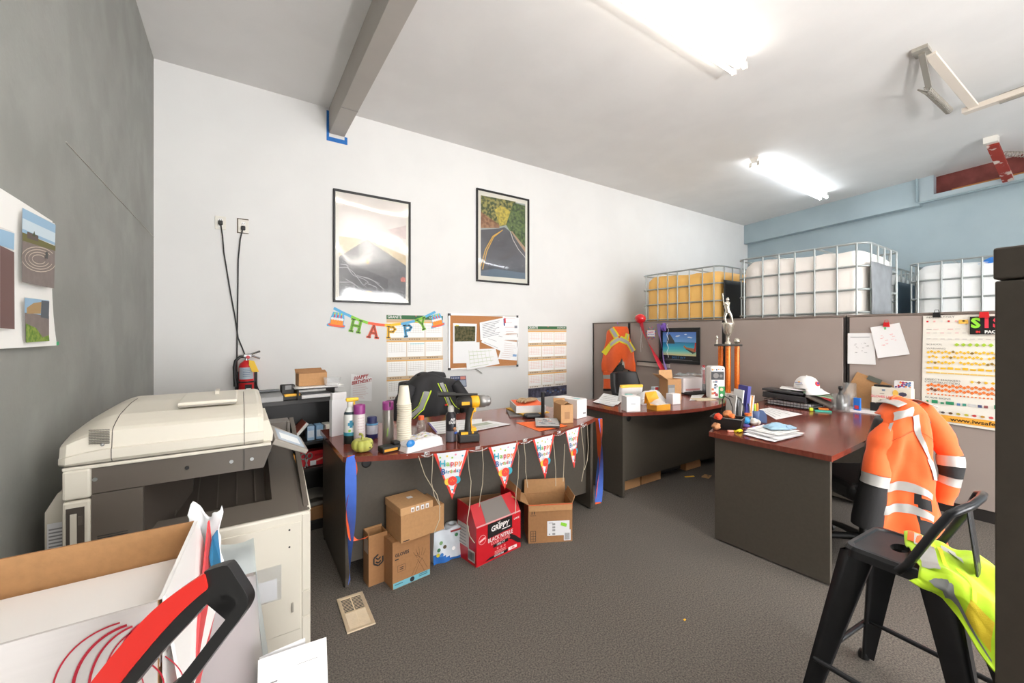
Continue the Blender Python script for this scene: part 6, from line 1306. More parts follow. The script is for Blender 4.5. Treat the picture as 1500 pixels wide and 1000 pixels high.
for k, (u, v, z, r_, c, lab) in enumerate(((1052, 610, .105, .028, (226, 70, 40), 'red orange plush piece above the rim of the black bin'), (1066, 606, .10, .034, (206, 130, 80), 'tan plush piece behind the black bin'), (1072, 610, .088, .024, (236, 120, 60), 'orange plush piece at the back of the black bin'), (1049, 624, .030, .030, (196, 140, 96), 'brown plush piece at the outer side of the black bin'))):
    p = Zp(u, v, TZ+z); b = MB(); m = M(c, .8, n=.1, ns=30); b.grid(lambda u_, v_: tuple(Vector((math.cos(2*PI*u_)*math.cos(PI*(v_-.5)), .9*math.sin(2*PI*u_)*math.cos(PI*(v_-.5)), .75*math.sin(PI*(v_-.5))))*r_*(1+.35*wob(math.cos(2*PI*u_)*1.5+k, v_*5, 1, 3+k))), 18, 12, m); b.ball((r_*.9, .012, .006), (r_*.55, r_*.4, r_*.35), m, 10, 8); b.ball((-r_*.7, -.014, -.004), (r_*.5, r_*.35, r_*.3), m, 10, 8); tag(b.build('plush_toy', loc=p), lab, 'toy', 'plush pieces around the black bin')
t = put('file_sorter', 'curved black wire file sorter at the back of the corner desk', 'sorter', 1084, 616, R(-30))
for k in range(4):
    b = MB(); b.tube([(-.10+.045*k, -.06, 0), (-.10+.045*k, -.06, .12), (-.105+.045*k, -.03, .175), (-.11+.045*k, .03, .19), (-.10+.045*k, .07, .15), (-.10+.045*k, .08, 0)], .004, M((60, 58, 56), .35, metal=.4), 6); b.build('divider_wire', t)
b = MB(); b.bx(-.11, .05, -.062, .082, 0, .005, BLACK); b.build('base', t)
for k, (x, h_, m, lab) in enumerate(((-.082, .19, M((206, 206, 204), .6), 'grey white folder in the wire file sorter, nearest the bin'), (-.064, .16, M((110, 112, 116), .6), 'dark grey folder in the wire file sorter'), (-.03, .235, M((236, 236, 236), .6), 'tall white folder in the wire file sorter'), (.005, .27, M((60, 58, 140), .5), 'dark blue binder in the wire file sorter'), (.032, .20, M((226, 222, 212), .6), 'cream folder in the wire file sorter beside the blue binder'), (.044, .20, M((230, 160, 80), .6), 'orange folder in the wire file sorter'), (.056, .205, M((236, 232, 226), .6), 'white folder in the wire file sorter, farthest from the bin'))):
    b = MB(); b.bx(x, x+(.026 if k == 3 else .009), -.05, .07, .0, h_, m, WM[t] @ Matrix.Translation((0, 0, .006)) @ Matrix.Rotation(R(6), 4, 'Y')); tag(b.build('file_folder', w=True, bevel=.001), lab, 'folder', 'folders in the wire file sorter')
t = put('pen_cup', 'blue mesh pen cup with highlighters on the corner desk', 'pen cup', 1107, 617, .2)
b = MB(); b.lathe([(.036, 0), (.04, .004), (.043, .085), (.041, .085), (.036, .006), (.002, .006)], M((84, 104, 150), .4), 18); b.build('cup', t)
for k, (x, y, c, lab) in enumerate(((-.02, .0, (186, 220, 60), 'lime highlighter in the blue pen cup'), (-.004, -.012, (240, 150, 70), 'orange highlighter in the blue pen cup'), (.008, .006, (236, 130, 170), 'pink highlighter in the blue pen cup'), (.022, -.006, (236, 226, 50), 'yellow highlighter in the blue pen cup'))):
    p = WM[t] @ Vector((x, y, .01)); b = MB(); b.lathe([(.008, 0), (.008, .11), (.006, .125), (.003, .128)], M(c, .4), 10); tag(b.build('highlighter', loc=p), lab, 'pen', 'pens in the blue cup')
t = put('pen_cup', 'dark teal pen cup between the files and the blue pen cup', 'pen cup', 1096, 620, .2)
b = MB(); b.lathe([(.022, 0), (.024, .06), (.022, .06), (.02, .004), (.002, .004)], M((70, 100, 116), .4), 14); b.build('cup', t); b = MB(); b.lathe([(.0245, .06), (.0245, .075)], M((236, 120, 50), .5), 14); b.build('orange_rim', t)
p = Zp(1114, 618, TZ); t = thing('letter_holder', 'blue rounded plastic holder right of the blue pen cup', 'holder', (p.x, p.y, TZ+.0008), R(-60)); b = MB()
for yy in (-.02, .02): b.prism([(.04*math.cos(a), .04+.05*math.sin(a)) if 0 <= math.sin(a) else (.04*math.copysign(1, math.cos(a)), 0) for a in [R(6*k) for k in range(31)]]+[(-.04, 0), (.04, 0)], .003, M((92, 116, 160), .35), Matrix(((1, 0, 0, 0), (0, 0, -1, yy), (0, 1, 0, 0), (0, 0, 0, 1))))
b.bx(-.04, .04, -.023, .02, 0, .004, M((92, 116, 160), .35)); b.build('holder_sides', t)
p = Zp(1093, 625, TZ); t = thing('toy_globe', 'small blue ball on a colourful base beside the black bin', 'toy', p+Vector((0, 0, .0008)), 0)
b = MB(); b.ball((0, 0, .045), .026, M((50, 150, 210), .4), 16, 10); b.build('ball', t); b = MB(); b.lathe([(.024, 0), (.026, .012), (.014, .02)], M((110, 90, 170), .5), 14); b.build('base', t)
for k, (u, v, c, lab) in enumerate(((1098, 627, (120, 100, 190), 'purple eraser beside the small blue ball'), (1093, 629, (216, 150, 60), 'orange eraser beside the small blue ball'))):
    p = Zp(u, v, TZ); b = MB(); b.rbox((0, 0, .008), (.035, .02, .016), .004, M(c, .5)); tag(b.build('eraser', loc=p+Vector((0, -.03, .0008)), rz=.5+k), lab, 'eraser')
for k, (u, v, lab) in enumerate(((1104, 622, 'white crumpled tissue in front of the blue pen cup, larger of two'), (1110, 622, 'white crumpled tissue in front of the blue holder, smaller of two'))):
    p = Zp(u, v, TZ); b = MB(); r0 = .026-.006*k; b.grid(lambda u_, v_: tuple(Vector((math.cos(2*PI*u_)*math.cos(PI*(v_-.5)), math.sin(2*PI*u_)*math.cos(PI*(v_-.5)), math.sin(PI*(v_-.5))))*r0*(1+.3*wob(math.cos(2*PI*u_)*2, v_*6, 1, 9+k))+Vector((0, 0, r0*.9))), 18, 12, M((226, 222, 212), .8)); tag(b.build('tissue', loc=p+Vector((0, 0, .001))), lab, 'tissue')
t = put('tape_measure_strap', 'yellow coiled strap at the near edge of the corner desk', 'strap', 1081, 632, .3)
b = MB(); b.tube([(.032*math.cos(a)*(1+.15*math.sin(3*a)), .022*math.sin(a), .010+.008*math.sin(2*a)) for a in [2*PI*k/20 for k in range(20)]], .007, M((226, 206, 40), .5), 8, closed=True); b.tube([(-.04, -.012, .008), (0, -.022, .008), (.04, -.01, .008)], .006, M((226, 206, 40), .5), 8); b.build('strap', t)
p = Zp(1070, 633, TZ); b = MB(); b.rbox((0, 0, .007), (.04, .02, .014), .005, M((236, 160, 140), .6)); tag(b.build('eraser', loc=p+Vector((0, 0, .001)), rz=-.6), 'pink eraser at the near edge of the corner desk', 'eraser')
# paper pile with the blue glove
for k, (uv, lab) in enumerate((([(1088, 637), (1134, 649), (1176, 638), (1122, 627)], 'lowest sheet of the paper pile under the light blue glove'), ([(1090, 634), (1142, 647), (1179, 636), (1124, 626)], 'second sheet of the paper pile under the light blue glove'), ([(1092, 633), (1128, 644), (1170, 637), (1120, 625)], 'third sheet of the paper pile under the light blue glove'), ([(1094, 632), (1140, 642), (1172, 634), (1118, 625)], 'top sheet of the paper pile under the light blue glove'))):
    desk_sheet(uv, lab, .004+.004*k, lines=0 if k < 3 else 4, mat=(PAPER2, PAPER, M((214, 214, 216), .75), PAPER3)[k], group='paper pile on the corner desk', curl=.003)
m_bg = M((150, 184, 206), .6, n=.08, ns=30)
t = thing('nitrile_glove', 'crumpled light blue glove on the paper pile at the front of the corner desk', 'glove', Zp(1137, 632, TZ)+Vector((0, 0, .0225)), R(-35))
b = MB(); b.grid(lambda u, v: (-.07+.14*u, -.055+.11*v, .004+.04*(math.sin(PI*u)**.6)*(math.sin(PI*v)**.6)*(.8+.25*math.sin(14*v+4*u))), 22, 18, m_bg); b.build('palm', t)
for k in range(4): b = MB(); b.tube([(.05, -.03+.018*k, .015), (.085, -.035+.02*k, .014+.006*math.sin(k*2)), (.115-.008*k, -.03+.014*k, .010)], [.012, .010, .007], m_bg, 8); b.build('finger', t)
b = MB(); b.tube([(.0, .045, .02), (.03, .06, .018), (.06, .055, .01)], [.013, .011, .007], m_bg, 8); b.build('thumb', t)
desk_sheet([(1112, 600), (1137, 615), (1176, 607), (1128, 597)], 'flat white sheet in the middle of the corner desk', .002, lines=5)
# wire tray with binder, folders, papers and cap
t = thing('wire_tray', 'black wire letter tray on the corner desk against the partition', 'letter tray', (4.36, 1.73, TZ+.0008), R(-4)); b = MB(); wm = M((40, 38, 38), .4, metal=.4)
TW, TL = .30, .40
for z in (.006, .03, .055): b.tube([(-TW/2, -TL/2, z), (TW/2, -TL/2, z), (TW/2, TL/2, z), (-TW/2, TL/2, z)], .003, wm, 5, closed=True)
for k in range(15): y = -TL/2+TL*k/14; b.tube([(-TW/2, y, .055), (-TW/2, y, .006), (TW/2, y, .006), (TW/2, y, .055)], .0015, wm, 4)
b.build('wire_basket', t)
b = MB(); [b.bx(-.13, .13, -.18, .18, .010+.008*k, .016+.008*k, PAPER2) for k in range(5)]; b.build('paper', t)
def onT(name, label, cat, x, y, z, w_, l_, h_, m, rz=0, tilt=(0, 0), group=None):
    b = MB(); b.rbox((0, 0, h_/2), (w_, l_, h_), min(.006, h_*.3), m, 2); o = b.build(name); o.location = (4.36+x, 1.73+y, TZ+z); o.rotation_euler = (R(tilt[0]), R(tilt[1]), rz); return tag(o, label, cat, group)
g_ = 'binders on the wire tray'
onT('ring_binder', 'thick black binder lying on the wire letter tray', 'binder', -.02, .04, .060, .30, .36, .05, M((44, 43, 45), .4), R(3), (3, 3), g_)
onT('ring_binder', 'thin black binder on top of the thick one on the wire tray', 'binder', -.02, .07, .123, .28, .33, .022, M((54, 53, 55), .4), R(8), (3, 3), g_)
onT('file_folder', 'dark folder sliding off the near side of the wire tray', 'folder', -.02, -.20, .075, .26, .20, .016, M((84, 76, 70), .5), R(14), (24, 0))
onT('paper_sheet', 'white label strip on the thin black binder', 'paper', -.10, .10, .146, .05, .20, .004, PAPER, R(8), (2, 3))
onT('file_folder', 'white folder under the white cap on the wire tray', 'folder', .04, -.02, .150, .24, .30, .012, M((226, 224, 222), .6), R(20), (3, 2))
onT('file_folder', 'green edged folder under the brim of the white cap', 'folder', .04, -.16, .12, .20, .22, .012, M((150, 180, 150), .6), R(25), (10, 0))
t = thing('baseball_cap', 'white cap with a red and blue emblem on the folders by the partition', 'cap', (4.38, 1.645, TZ+.172), R(-105)); m_cap = M((236, 234, 232), .75, bump=.05, bs=200)
def capf(u, v):
    a = 2*PI*u; q = v*PI/2; r = .098; return (r*math.cos(a)*math.cos(q)**.75*1.05, r*.92*math.sin(a)*math.cos(q)**.75, .115*math.sin(q))
b = MB(); b.grid(capf, 32, 12, m_cap); cr = b.build('crown', t, solid=.003)
b = MB(); b.grid(lambda u, v: (lambda a, r: (.06+r*math.cos(a)*1.0, (.095)*math.sin(a)*(1+.05*v), .006-.030*v+.014*math.cos(a)*(0)-.022*math.sin(a)**2*v))(-PI/2+PI*u, .035+.095*v), 20, 8, m_cap); b.build('brim', t, solid=.003)
b = MB(); b.ball((0, 0, .116), .007, m_cap, 8, 6); b.build('button', t)
b = MB(); q = Pl((.088, 0.0, .05), (0, 1, 0), (-.35, 0, 1)); q.disc(b, 0, 0, .026, M((206, 50, 60), .6), .012, 14, .022); q.disc(b, .006, .004, .012, M((40, 60, 130), .6), .013, 10); b.build('emblem', t)
b = MB(); q = Pl((0, -.088, .05), (1, 0, 0), (0, .3, 1)); q.quad(b, -.04, .0, .03, .006, M((70, 90, 170), .6), .012); q.quad(b, -.03, -.014, .04, -.009, M((120, 120, 130), .6), .012); q.disc(b, .0, .012, .012, M((240, 190, 80), .6), .012, 10, .006); b.build('side_lettering', t)
# small clutter between tray and jar
for k, (u, v, z, d_, c, lab, nm, ct) in enumerate(((1188, 602, 0, (.03, .03, .03), (190, 206, 40), 'lime green round magnet by the near end of the wire tray', 'magnet', 'magnet'), (1213, 594, 0, (.10, .05, .075), (190, 34, 40), 'red staple box behind the clutter by the jar', 'staple_box', 'box'), (1205, 603, 0, (.12, .05, .012), (60, 170, 150), 'flat teal tape holder in front of the jar', 'tape_holder', 'holder'),
        (1206, 602, .013, (.07, .035, .016), (240, 130, 40), 'orange cutter lying on the teal tape holder', 'box_cutter', 'cutter'), (1203, 597, 0, (.06, .05, .05), (50, 48, 50), 'small black gadget between the tray and the red staple box', 'gadget', 'gadget'))):
    p = Zp(u, v, TZ); b = MB(); b.rbox((0, 0, d_[2]/2), d_, min(d_)*.25, M(c, .45)); tag(b.build(nm, loc=p+Vector((0, .02 if k in (1, 4) else 0, .0008+z)), rz=-1.0), lab, ct)
p = Zp(1228, 603, TZ); t = thing('glass_jar', 'clear square jar holding a black bottle, before the brown clipboard', 'jar', (p.x+.05, p.y, TZ+.0008), .3); m_gl = M_clear('jar_glass', (251, 252, 252), .04, .05, .06)
b = MB(); b.lathe([(.062, 0), (.066, .006), (.066, .15), (.063, .15), (.062, .01), (.002, .01)], m_gl, 24); b.build('jar_body', t)
b = MB(); b.lathe([(.03, .012), (.032, .12), (.02, .15), (.012, .17), (.012, .19), (.018, .19), (.018, .215), (.008, .22)], M((34, 32, 32), .3, coat=.4), 18); tag(b.build('black_bottle', loc=WM[t].translation+Vector((0, 0, .001))), 'black bottle standing inside the clear jar', 'bottle')
b = MB(); b.lathe([(.05, 0), (.05, .24), (.047, .24), (.047, .005), (.002, .005)], m_gl, 20); tag(b.build('glass_vase', loc=(p.x+.19, p.y-.02, TZ+.0008)), 'tall clear vase behind the jar with the black bottle', 'vase')
b = MB(); b.bx(-.14, .14, -.004, .004, 0, .30, KRAFT); o = tag(b.build('clipboard', bevel=.002), 'brown clipboard leaning on the partition behind the clear jar', 'clipboard'); o.location = (4.60, 1.34, TZ+.012); o.rotation_euler = (0, R(12), R(-90)); o.rotation_euler = (Matrix.Rotation(R(14), 4, 'Y') @ Matrix.Rotation(R(-90), 4, 'Z') @ Matrix.Rotation(R(22), 4, 'Y')).to_euler()
b = MB(); b.bx(-.05, .05, -.012, -.004, .27, .31, M((120, 124, 116), .3, metal=.6)); b.build('clip', o)
p = Zp(1250, 597, TZ); b = MB(); b.rbox((0, 0, .06), (.022, .05, .12), .004, M((36, 110, 200), .4)); o = tag(b.build('blue_box', loc=(4.48, 1.30, TZ+.0008), rz=-.1), 'small bright blue box between the clear vase and the brown clipboard', 'box')
b = MB(); b.box((-.0115, 0, .04), (.001, .03, .03), M((206, 60, 60), .5)); b.build('print', o)
b = MB(); b.rbox((0, 0, .045), (.10, .27, .09), .006, BLACKM); tag(b.build('desk_riser', loc=(4.57, 1.09, TZ+.0008)), 'low black riser under the white glove box against the partition', 'riser')
t = thing('glove_box', 'white glove dispenser box with pink and yellow print, on the low black riser', 'box', (4.57, 1.09, TZ+.092), R(-90))
b = MB(); b.rbox((0, 0, .0675), (.25, .10, .135), .003, M((226, 220, 206), .5), 2); b.build('body', t)
b = MB(); f = Pl((0, -.051, 0), (1, 0, 0), (0, 0, 1)); f.poly(b, [(-.08, 0), (.10, 0), (.085, .026), (-.065, .03)], M((30, 26, 24), .7), .0006); f.line(b, [(-.085, 0), (-.068, .034), (.09, .03), (.105, 0)], .004, M((196, 190, 170), .6), .001)
f.txt(b, 'GLOVES LITE', -.055, .055, .026, M((236, 130, 140), .5), .001, .03); f.disc(b, .03, .095, .018, M((240, 196, 90), .5), .001, 12, .028); f.disc(b, .075, .09, .026, M((70, 70, 90), .5), .001, 8, .018); f.quad(b, -.055, .105, -.035, .12, M((130, 150, 170), .5), .001); f.quad(b, -.07, .08, -.04, .083, INK, .001); f.poly(b, [(.06, .02), (.125, .03), (.125, .06), (.08, .052)], M((236, 110, 150), .5), .0012); b.build('print', t)
b = MB(); b.poly([(.03, -.052, .03), (.10, -.052, .034), (.12, -.14, .01), (.05, -.14, .0)], M((246, 170, 60), .6)); b.build('orange_tab', t, solid=.002)
b = MB(); b.rbox((0, 0, .03), (.05, .11, .06), .003, M((230, 230, 232), .5)); o = tag(b.build('tissue_pack', loc=(4.57, 1.02, TZ+.2285)), 'small box with a colourful dotted print on the white glove box', 'box')
b = MB(); f = Pl((-.0255, 0, 0), (0, -1, 0), (0, 0, 1)); rnd = random.Random(2)
for k in range(34): f.disc(b, rnd.uniform(-.047, .047), rnd.uniform(.008, .052), .007, M(((50, 80, 150), (206, 60, 60), (240, 150, 60), (110, 150, 190), (150, 60, 120))[k % 5], .5), .0006+.00002*k, 8)
b.build('dots', o)
b = MB(); b.rbox((0, 0, .008), (.04, .11, .016), .005, BLACKM); tag(b.build('stapler', loc=(4.56, 1.15, TZ+.2285)), 'black stapler lying on the white glove box', 'stapler')
for k, (uv, z, m, lab, h_) in enumerate((([(1228, 601), (1300, 609), (1330, 600), (1248, 593)], .001, M((222, 218, 216), .4, coat=.2), 'white padded mailer at the partition side of the corner desk', .022), ([(1250, 599), (1305, 602), (1330, 596), (1262, 593)], .0235, M((246, 190, 40), .6), 'yellow envelope on top of the white padded mailer', .008))):
    c = [Zp(*q, TZ) for q in uv]
    def fn(u, v): p = c[0].lerp(c[1], u).lerp(c[3].lerp(c[2], u), v); return (p.x, p.y, TZ+z+h_*(1-abs(2*u-1)**6)*(1-abs(2*v-1)**6))
    b = MB(); b.grid(fn, 14, 10, m); b.poly([(q.x, q.y, TZ+z) for q in c][::-1], m); tag(b.build(('mailer', 'envelope')[k], w=True), lab, ('parcel', 'envelope')[k])
# ================================================================== GARLAND, STREAMERS, STRINGS ON THE BIRTHDAY DESK
t = thing('pennant_garland', 'garland of white birthday pennants with red borders taped along the bow front of the desk', 'garland', (1.4, 2.15, .45))
m_pn = M((226, 228, 232), .4, coat=.2); m_pr = M((226, 64, 50), .45)
PC = {'t': M((50, 160, 180), .5), 'g': M((140, 190, 70), .5), 'r': M((206, 50, 70), .5), 'o': M((240, 130, 50), .5), 'b': M((30, 90, 150), .5), 'y': M((236, 200, 70), .5), 'p': M((226, 140, 170), .5)}
def bowy(x): return 2.39-.245*(1-((2*(x-.478)/(2.405-.478))-1)**2)
ends = []
for k, (ua, va, ub, vb) in enumerate(((628, 660, 680, 655), (707, 651.5, 751, 644), (772, 641, 807, 634.7), (822, 630, 845.5, 624))):
    a, c = Zp(ua, va, .735), Zp(ub, vb, .735); a.y = bowy(a.x)-.016; c.y = bowy(c.x)-.016; ends.append((a, c)); w_ = (c-a).length; hgt = .275
    pl = Pl((a.x, a.y, .735), c-a, (0, 0, 1)); W2 = w_/2
    b = MB(); 
    def pf2(u, v): x = (u-.5)*w_*(1-v)+W2; return pl.p(x, -hgt*v, .004*math.sin(5*u+k)+.012*v*v)
    b.grid(pf2, 12, 14, m_pn, mf=lambda u, v: m_pr if (abs(u-.5)*w_*(1-v) > .5*w_*(1-v)-.012 or v > .93) else None); pn = b.build('pennant', t, w=True)
    b = MB(); x = W2-.056*w_/.21
    sc = w_/.21
    for ch, co, dx in zip('Happy', 'tgroo', (.031, .025, .025, .025, .024)): pl.txt(b, ch, x, -.060-.004*math.sin(dx*90), (.052 if ch == 'H' else .042)*min(1, sc*1.05), PC[co], .012, .025); x += dx*sc
    x = W2-.052*sc
    for ch, co, dx in zip('Birthday', 'bbtogrtb', (.020, .010, .011, .011, .015, .015, .015, .015)): pl.txt(b, ch, x, -.108-.003*(ch in 'rh'), (.048 if ch == 'B' else .030)*min(1, sc*1.05), PC[co], .0125, .02); x += dx*sc
    b.build('lettering', pn, w=True)
    b = MB()
    for dx, dz, r_, co in ((.026, -.160, .022, 't'), (-.026, -.165, .02, 'y'), (0, -.163, .027, 'm')): pl.disc(b, W2+dx*sc, dz, r_*(.7+.3*sc), m_pr if co == 'm' else PC[co], .0165+(.001 if co == 'm' else 0), 16)
    for dx in (-.008, .0, .008): pl.disc(b, W2+dx*sc, -.163+.008*(dx == 0), .004, PC['o'], .0185, 8)
    for dx, dz, co in ((-.07, -.022, 'g'), (-.03, -.018, 'y'), (.02, -.014, 'p'), (.06, -.025, 't'), (.0, -.03, 'g'), (.0, -.215, 't'), (.008, -.235, 'p')): pl.disc(b, W2+dx*sc, dz, .006, PC[co], .0145, 6)
    b.build('balloon_print', pn, w=True)
xs = [Zp(612, 662, .735)]+[p for e in ends for p in e]+[Zp(858, 620, .735)]
m_tape = M_clear('clear_tape', (250, 250, 250), .08, .06, .2)
for i in range(0, len(xs)-1, 2):
    p, q = xs[i].copy(), xs[i+1].copy(); p.y = bowy(p.x)-.008; q.y = bowy(q.x)-.008; q_ = 12
    pts = [p.lerp(q, k/q_) for k in range(q_+1)]
    for s_ in pts: s_.y = bowy(s_.x)-.010; s_.z = .732-.012*math.sin(PI*pts.index(s_)/q_)
    b = MB(); b.tube(pts, .006, m_tape, 6, flat=.5); mid = pts[q_//2]; b.rbox((mid.x, mid.y+.006, .737), (.035, .006, .02), .002, m_tape); b.build('clear_cord', t, w=True)
strs = [([(613, 668), (622, 695), (632, 712), (640, 724), (644, 738), (644, 760), (636, 780)], 'left'), ([(634, 666), (633, 690), (632, 706), (636, 726), (645, 742)], 'l2'), ([(685, 660), (687, 688), (690, 705), (688, 740), (684, 765), (688, 785), (695, 795)], 'm1'), ([(706, 655), (708, 680), (707, 708), (703, 730), (702, 742)], 'm2'),
        ([(757, 645), (760, 668), (759, 700), (756, 720), (755, 752)], 'm3'), ([(767, 643), (770, 672), (770, 690), (773, 714)], 'm4'), ([(809, 635), (812, 660), (814, 690), (814, 712)], 'r1'), ([(827, 650), (826, 680), (825, 705)], 'r2'), ([(851, 625), (855, 660), (856, 680), (852, 705)], 'r3'), ([(860, 622), (862, 655), (860, 675), (856, 688)], 'r4')]
where = ('left end of the garland, crossing the stacked cartons', 'left of the first pennant, second from the desk corner', 'right of the first pennant, falling over the red glove case', 'left of the second pennant, ending at the red glove case', 'right of the second pennant, reaching the red glove case', 'left of the third pennant, ending at the open carton', 'right of the third pennant, above the open carton', 'behind the fourth pennant', 'right of the fourth pennant, nearer the pennant', 'right of the fourth pennant, nearer the desk end')
for (uv, _), wv in zip(strs, where):
    b = MB(); p0 = Zp(uv[0][0], uv[0][1], .72); yy = bowy(min(max(p0.x, .5), 2.38))-.02
    pts = [Yp(u, v, yy-.05*(i/len(uv))**2-(.06 if v > 735 else 0)) for i, (u, v) in enumerate(uv)]
    b.tube(pts, .0022, M((196, 184, 160), .4, metal=.2), 5); tag(b.build('hanging_string', w=True), 'pale curled string '+wv, 'string', 'strings on the garland')
BLU, ORG = M((70, 110, 206), .7, n=.06, ns=20), M((240, 100, 46), .7, n=.05, ns=20)
ribbon('hanging_streamer', 'blue crepe streamer hanging at the left corner of the birthday desk', 'streamer', [Yp(514, 668, 2.352), Yp(514, 690, 2.35), Yp(514, 725, 2.35), Yp(514, 765, 2.35), Yp(512, 810, 2.35), Yp(511, 853, 2.35)], .058, [BLU], 2.6, (1, 0, 0), n=60, w0=-.6)
ribbon('hanging_streamer', 'orange crepe streamer looping from the left desk corner into the narrow carton', 'streamer', [Yp(514, 667, 2.37), Yp(519, 690, 2.372), Yp(510, 715, 2.372), Yp(507, 745, 2.37), Yp(511, 775, 2.36), Yp(519, 791, 2.35), Yp(539, 786, 2.345)], .034, [ORG], 3.6, (1, 0, 0), n=70)
ribbon('hanging_streamer', 'orange crepe streamer hanging at the right end of the birthday desk', 'streamer', [Vector((2.43, 2.375, .735)), Vector((2.43, 2.37, .62)), Vector((2.42, 2.365, .48)), Vector((2.415, 2.36, .33)), Vector((2.40, 2.355, .18)), Vector((2.395, 2.35, .06))], .06, [ORG], 2.2, (.5, -.8, 0), n=50)
ribbon('hanging_streamer', 'blue crepe streamer hanging at the right end of the birthday desk', 'streamer', [Vector((2.44, 2.372, .735)), Vector((2.437, 2.365, .62)), Vector((2.425, 2.35, .48)), Vector((2.412, 2.345, .33)), Vector((2.398, 2.34, .20)), Vector((2.385, 2.335, .08))], .06, [BLU], -2.6, (.5, -.8, 0), n=50, w0=1.9)
# ================================================================== GARMENTS
def strip(b, fn, pts, w_, m, off=.006, wv=None, n=14):
    """a band of cloth laid on the surface fn(u,v) along a path in (u,v); width w_ in metres"""
    P = []
    for (a, c), (d, e) in zip(pts[:-1], pts[1:]):
        for k in range(n): P.append((a+(d-a)*k/n, c+(e-c)*k/n))
    P.append(pts[-1]); vs = []
    for i, (u, v) in enumerate(P):
        p = Vector(fn(u, v)); h = .004; du = Vector(fn(u+h, v))-Vector(fn(u-h, v)); dv = Vector(fn(u, v+h))-Vector(fn(u, v-h)); nn_ = du.cross(dv).normalized()
        if nn_.dot(p-Vector((0, 0, H))) > 0: nn_ = -nn_
        j0, j1 = P[max(0, i-1)], P[min(len(P)-1, i+1)]; t_ = (Vector(fn(*j1))-Vector(fn(*j0))).normalized(); s_ = t_.cross(nn_).normalized()
        # follow the surface at both edges
        for q in (-1, -.33, .33, 1):
            x = p+s_*(w_/2*q); a_, b_ = (x-p).dot(du)/max(1e-9, du.dot(du))*2*h, (x-p).dot(dv)/max(1e-9, dv.dot(dv))*2*h
            y = Vector(fn(u+a_, v+b_)); vs.append(y+nn_*off)
    L = len(P); b.add(vs, [(4*i+k, 4*i+k+1, 4*i+k+5, 4*i+k+4) for i in range(L-1) for k in range(3)], m, True)
# dark jacket over the chair behind the birthday desk
m_jk = M((42, 41, 43), .8, n=.08, ns=10, bump=.1, bs=90); m_lm = M((206, 232, 50), .6); m_rg = M((150, 150, 148), .45, metal=.1, bump=.05, bs=200)
JX, JY = 1.50, 3.60
def jf(u, v):
    x = (u-.5); s = abs(2*x); wd = .44+.22*min(1, v*1.6)
    zt = 1.045-.10*s**1.8-.02*math.cos(9*u); z = zt-max(0, v-.10)*.62
    y = JY+.10-.20*min(1, v/.14)**.7+.13*s**2.2*(1 if v > .1 else v/.1)+.022*math.sin(17*u+3*v)*min(1, v*2)+.012*wob(u*6, v*4, 1, 2)
    return Vector((JX+x*wd*1.15, y, z))
t = thing('draped_jacket', 'dark jacket with grey and lime bands draped over the chair behind the birthday desk', 'jacket', (JX, JY, .45))
b = MB(); b.grid(jf, 44, 30, m_jk); b.build('jacket_body', t, w=True, solid=.008)
for path, w_, m, nm in (([(.37, .35), (.31, .56), (.18, .61)], .075, m_rg, 'reflective_band'), ([(.43, .34), (.35, .61), (.2, .67)], .012, m_lm, 'lime_piping'), ([(.31, .34), (.26, .51), (.16, .55)], .010, m_lm, 'lime_piping'),
                     ([(.57, .20), (.66, .40), (.74, .58)], .055, m_rg, 'reflective_band'), ([(.52, .22), (.60, .40), (.70, .60)], .012, m_lm, 'lime_piping'), ([(.62, .20), (.70, .36), (.80, .52), (.94, .64)], .010, m_lm, 'lime_piping'),
                     ([(.70, .62), (.59, .84)], .065, m_rg, 'reflective_band'), ([(.75, .62), (.65, .84)], .010, m_lm, 'lime_piping'), ([(.65, .62), (.54, .84)], .010, m_lm, 'lime_piping'), ([(.80, .66), (.97, .70)], .045, m_rg, 'reflective_band'), ([(.80, .74), (.97, .78)], .010, m_lm, 'lime_piping'), ([(.60, .52), (.66, .50)], .014, RED, 'red_tab')):
    b = MB(); strip(b, jf, path, w_, m, .010 if nm == 'reflective_band' else .013); b.build(nm, t, w=True)
for s in (-1, 1):
    b = MB(); b.tube([(JX+s*.22, JY-.02, .95), (JX+s*.31, JY-.05, .80), (JX+s*.33, JY-.08, .62), (JX+s*.31, JY-.06, .46)], [.07, .082, .075, .06], m_jk, 14, flat=.8); b.build('sleeve', t, w=True)
b = MB(); b.grid(lambda u, v: (JX-.13+.26*u, JY-.03+.09*v-.03*math.sin(PI*u), 1.03+.04*math.sin(PI*v)-.02*abs(2*u-1)), 14, 6, m_jk); b.build('collar', t, w=True, solid=.008)
# orange vest hanging on the partition
t = thing('hanging_vest', 'orange safety vest with grey and yellow bands hung on the partition near the white wall', 'vest', (4.64, 4.1, .75))
def vp(a, b_, off=0):
    p = Xp(865+a/7.145, 455+b_/7.145, 4.66); bl = .02+.018*math.sin(a*.03)+.012*math.sin(b_*.02+a*.02); return Vector((4.664-bl-off, p.y, p.z))
rows = [(165, 262, 372), (180, 240, 386), (215, 180, 400), (250, 172, 415), (300, 165, 432), (400, 134, 458), (480, 128, 474), (560, 122, 492), (640, 126, 488)]
def edge(y, i):
    for r0, r1 in zip(rows[:-1], rows[1:]):
        if y <= r1[0]: f = (y-r0[0])/(r1[0]-r0[0]); return r0[i]+(r1[i]-r0[i])*f
    return rows[-1][i]
def vg(u, v, off=0):
    y = 165+v*(475+0*u); yb = (640 if u < .3 else 640-145*((u-.3)/.28)**1.2 if u < .58 else 495+110*(u-.58)/.07 if u < .65 else 605+40*(u-.65)/.35); y = 165+(yb-165)*v
    return vp(edge(y, 1)+(edge(y, 2)-edge(y, 1))*u, y, off)
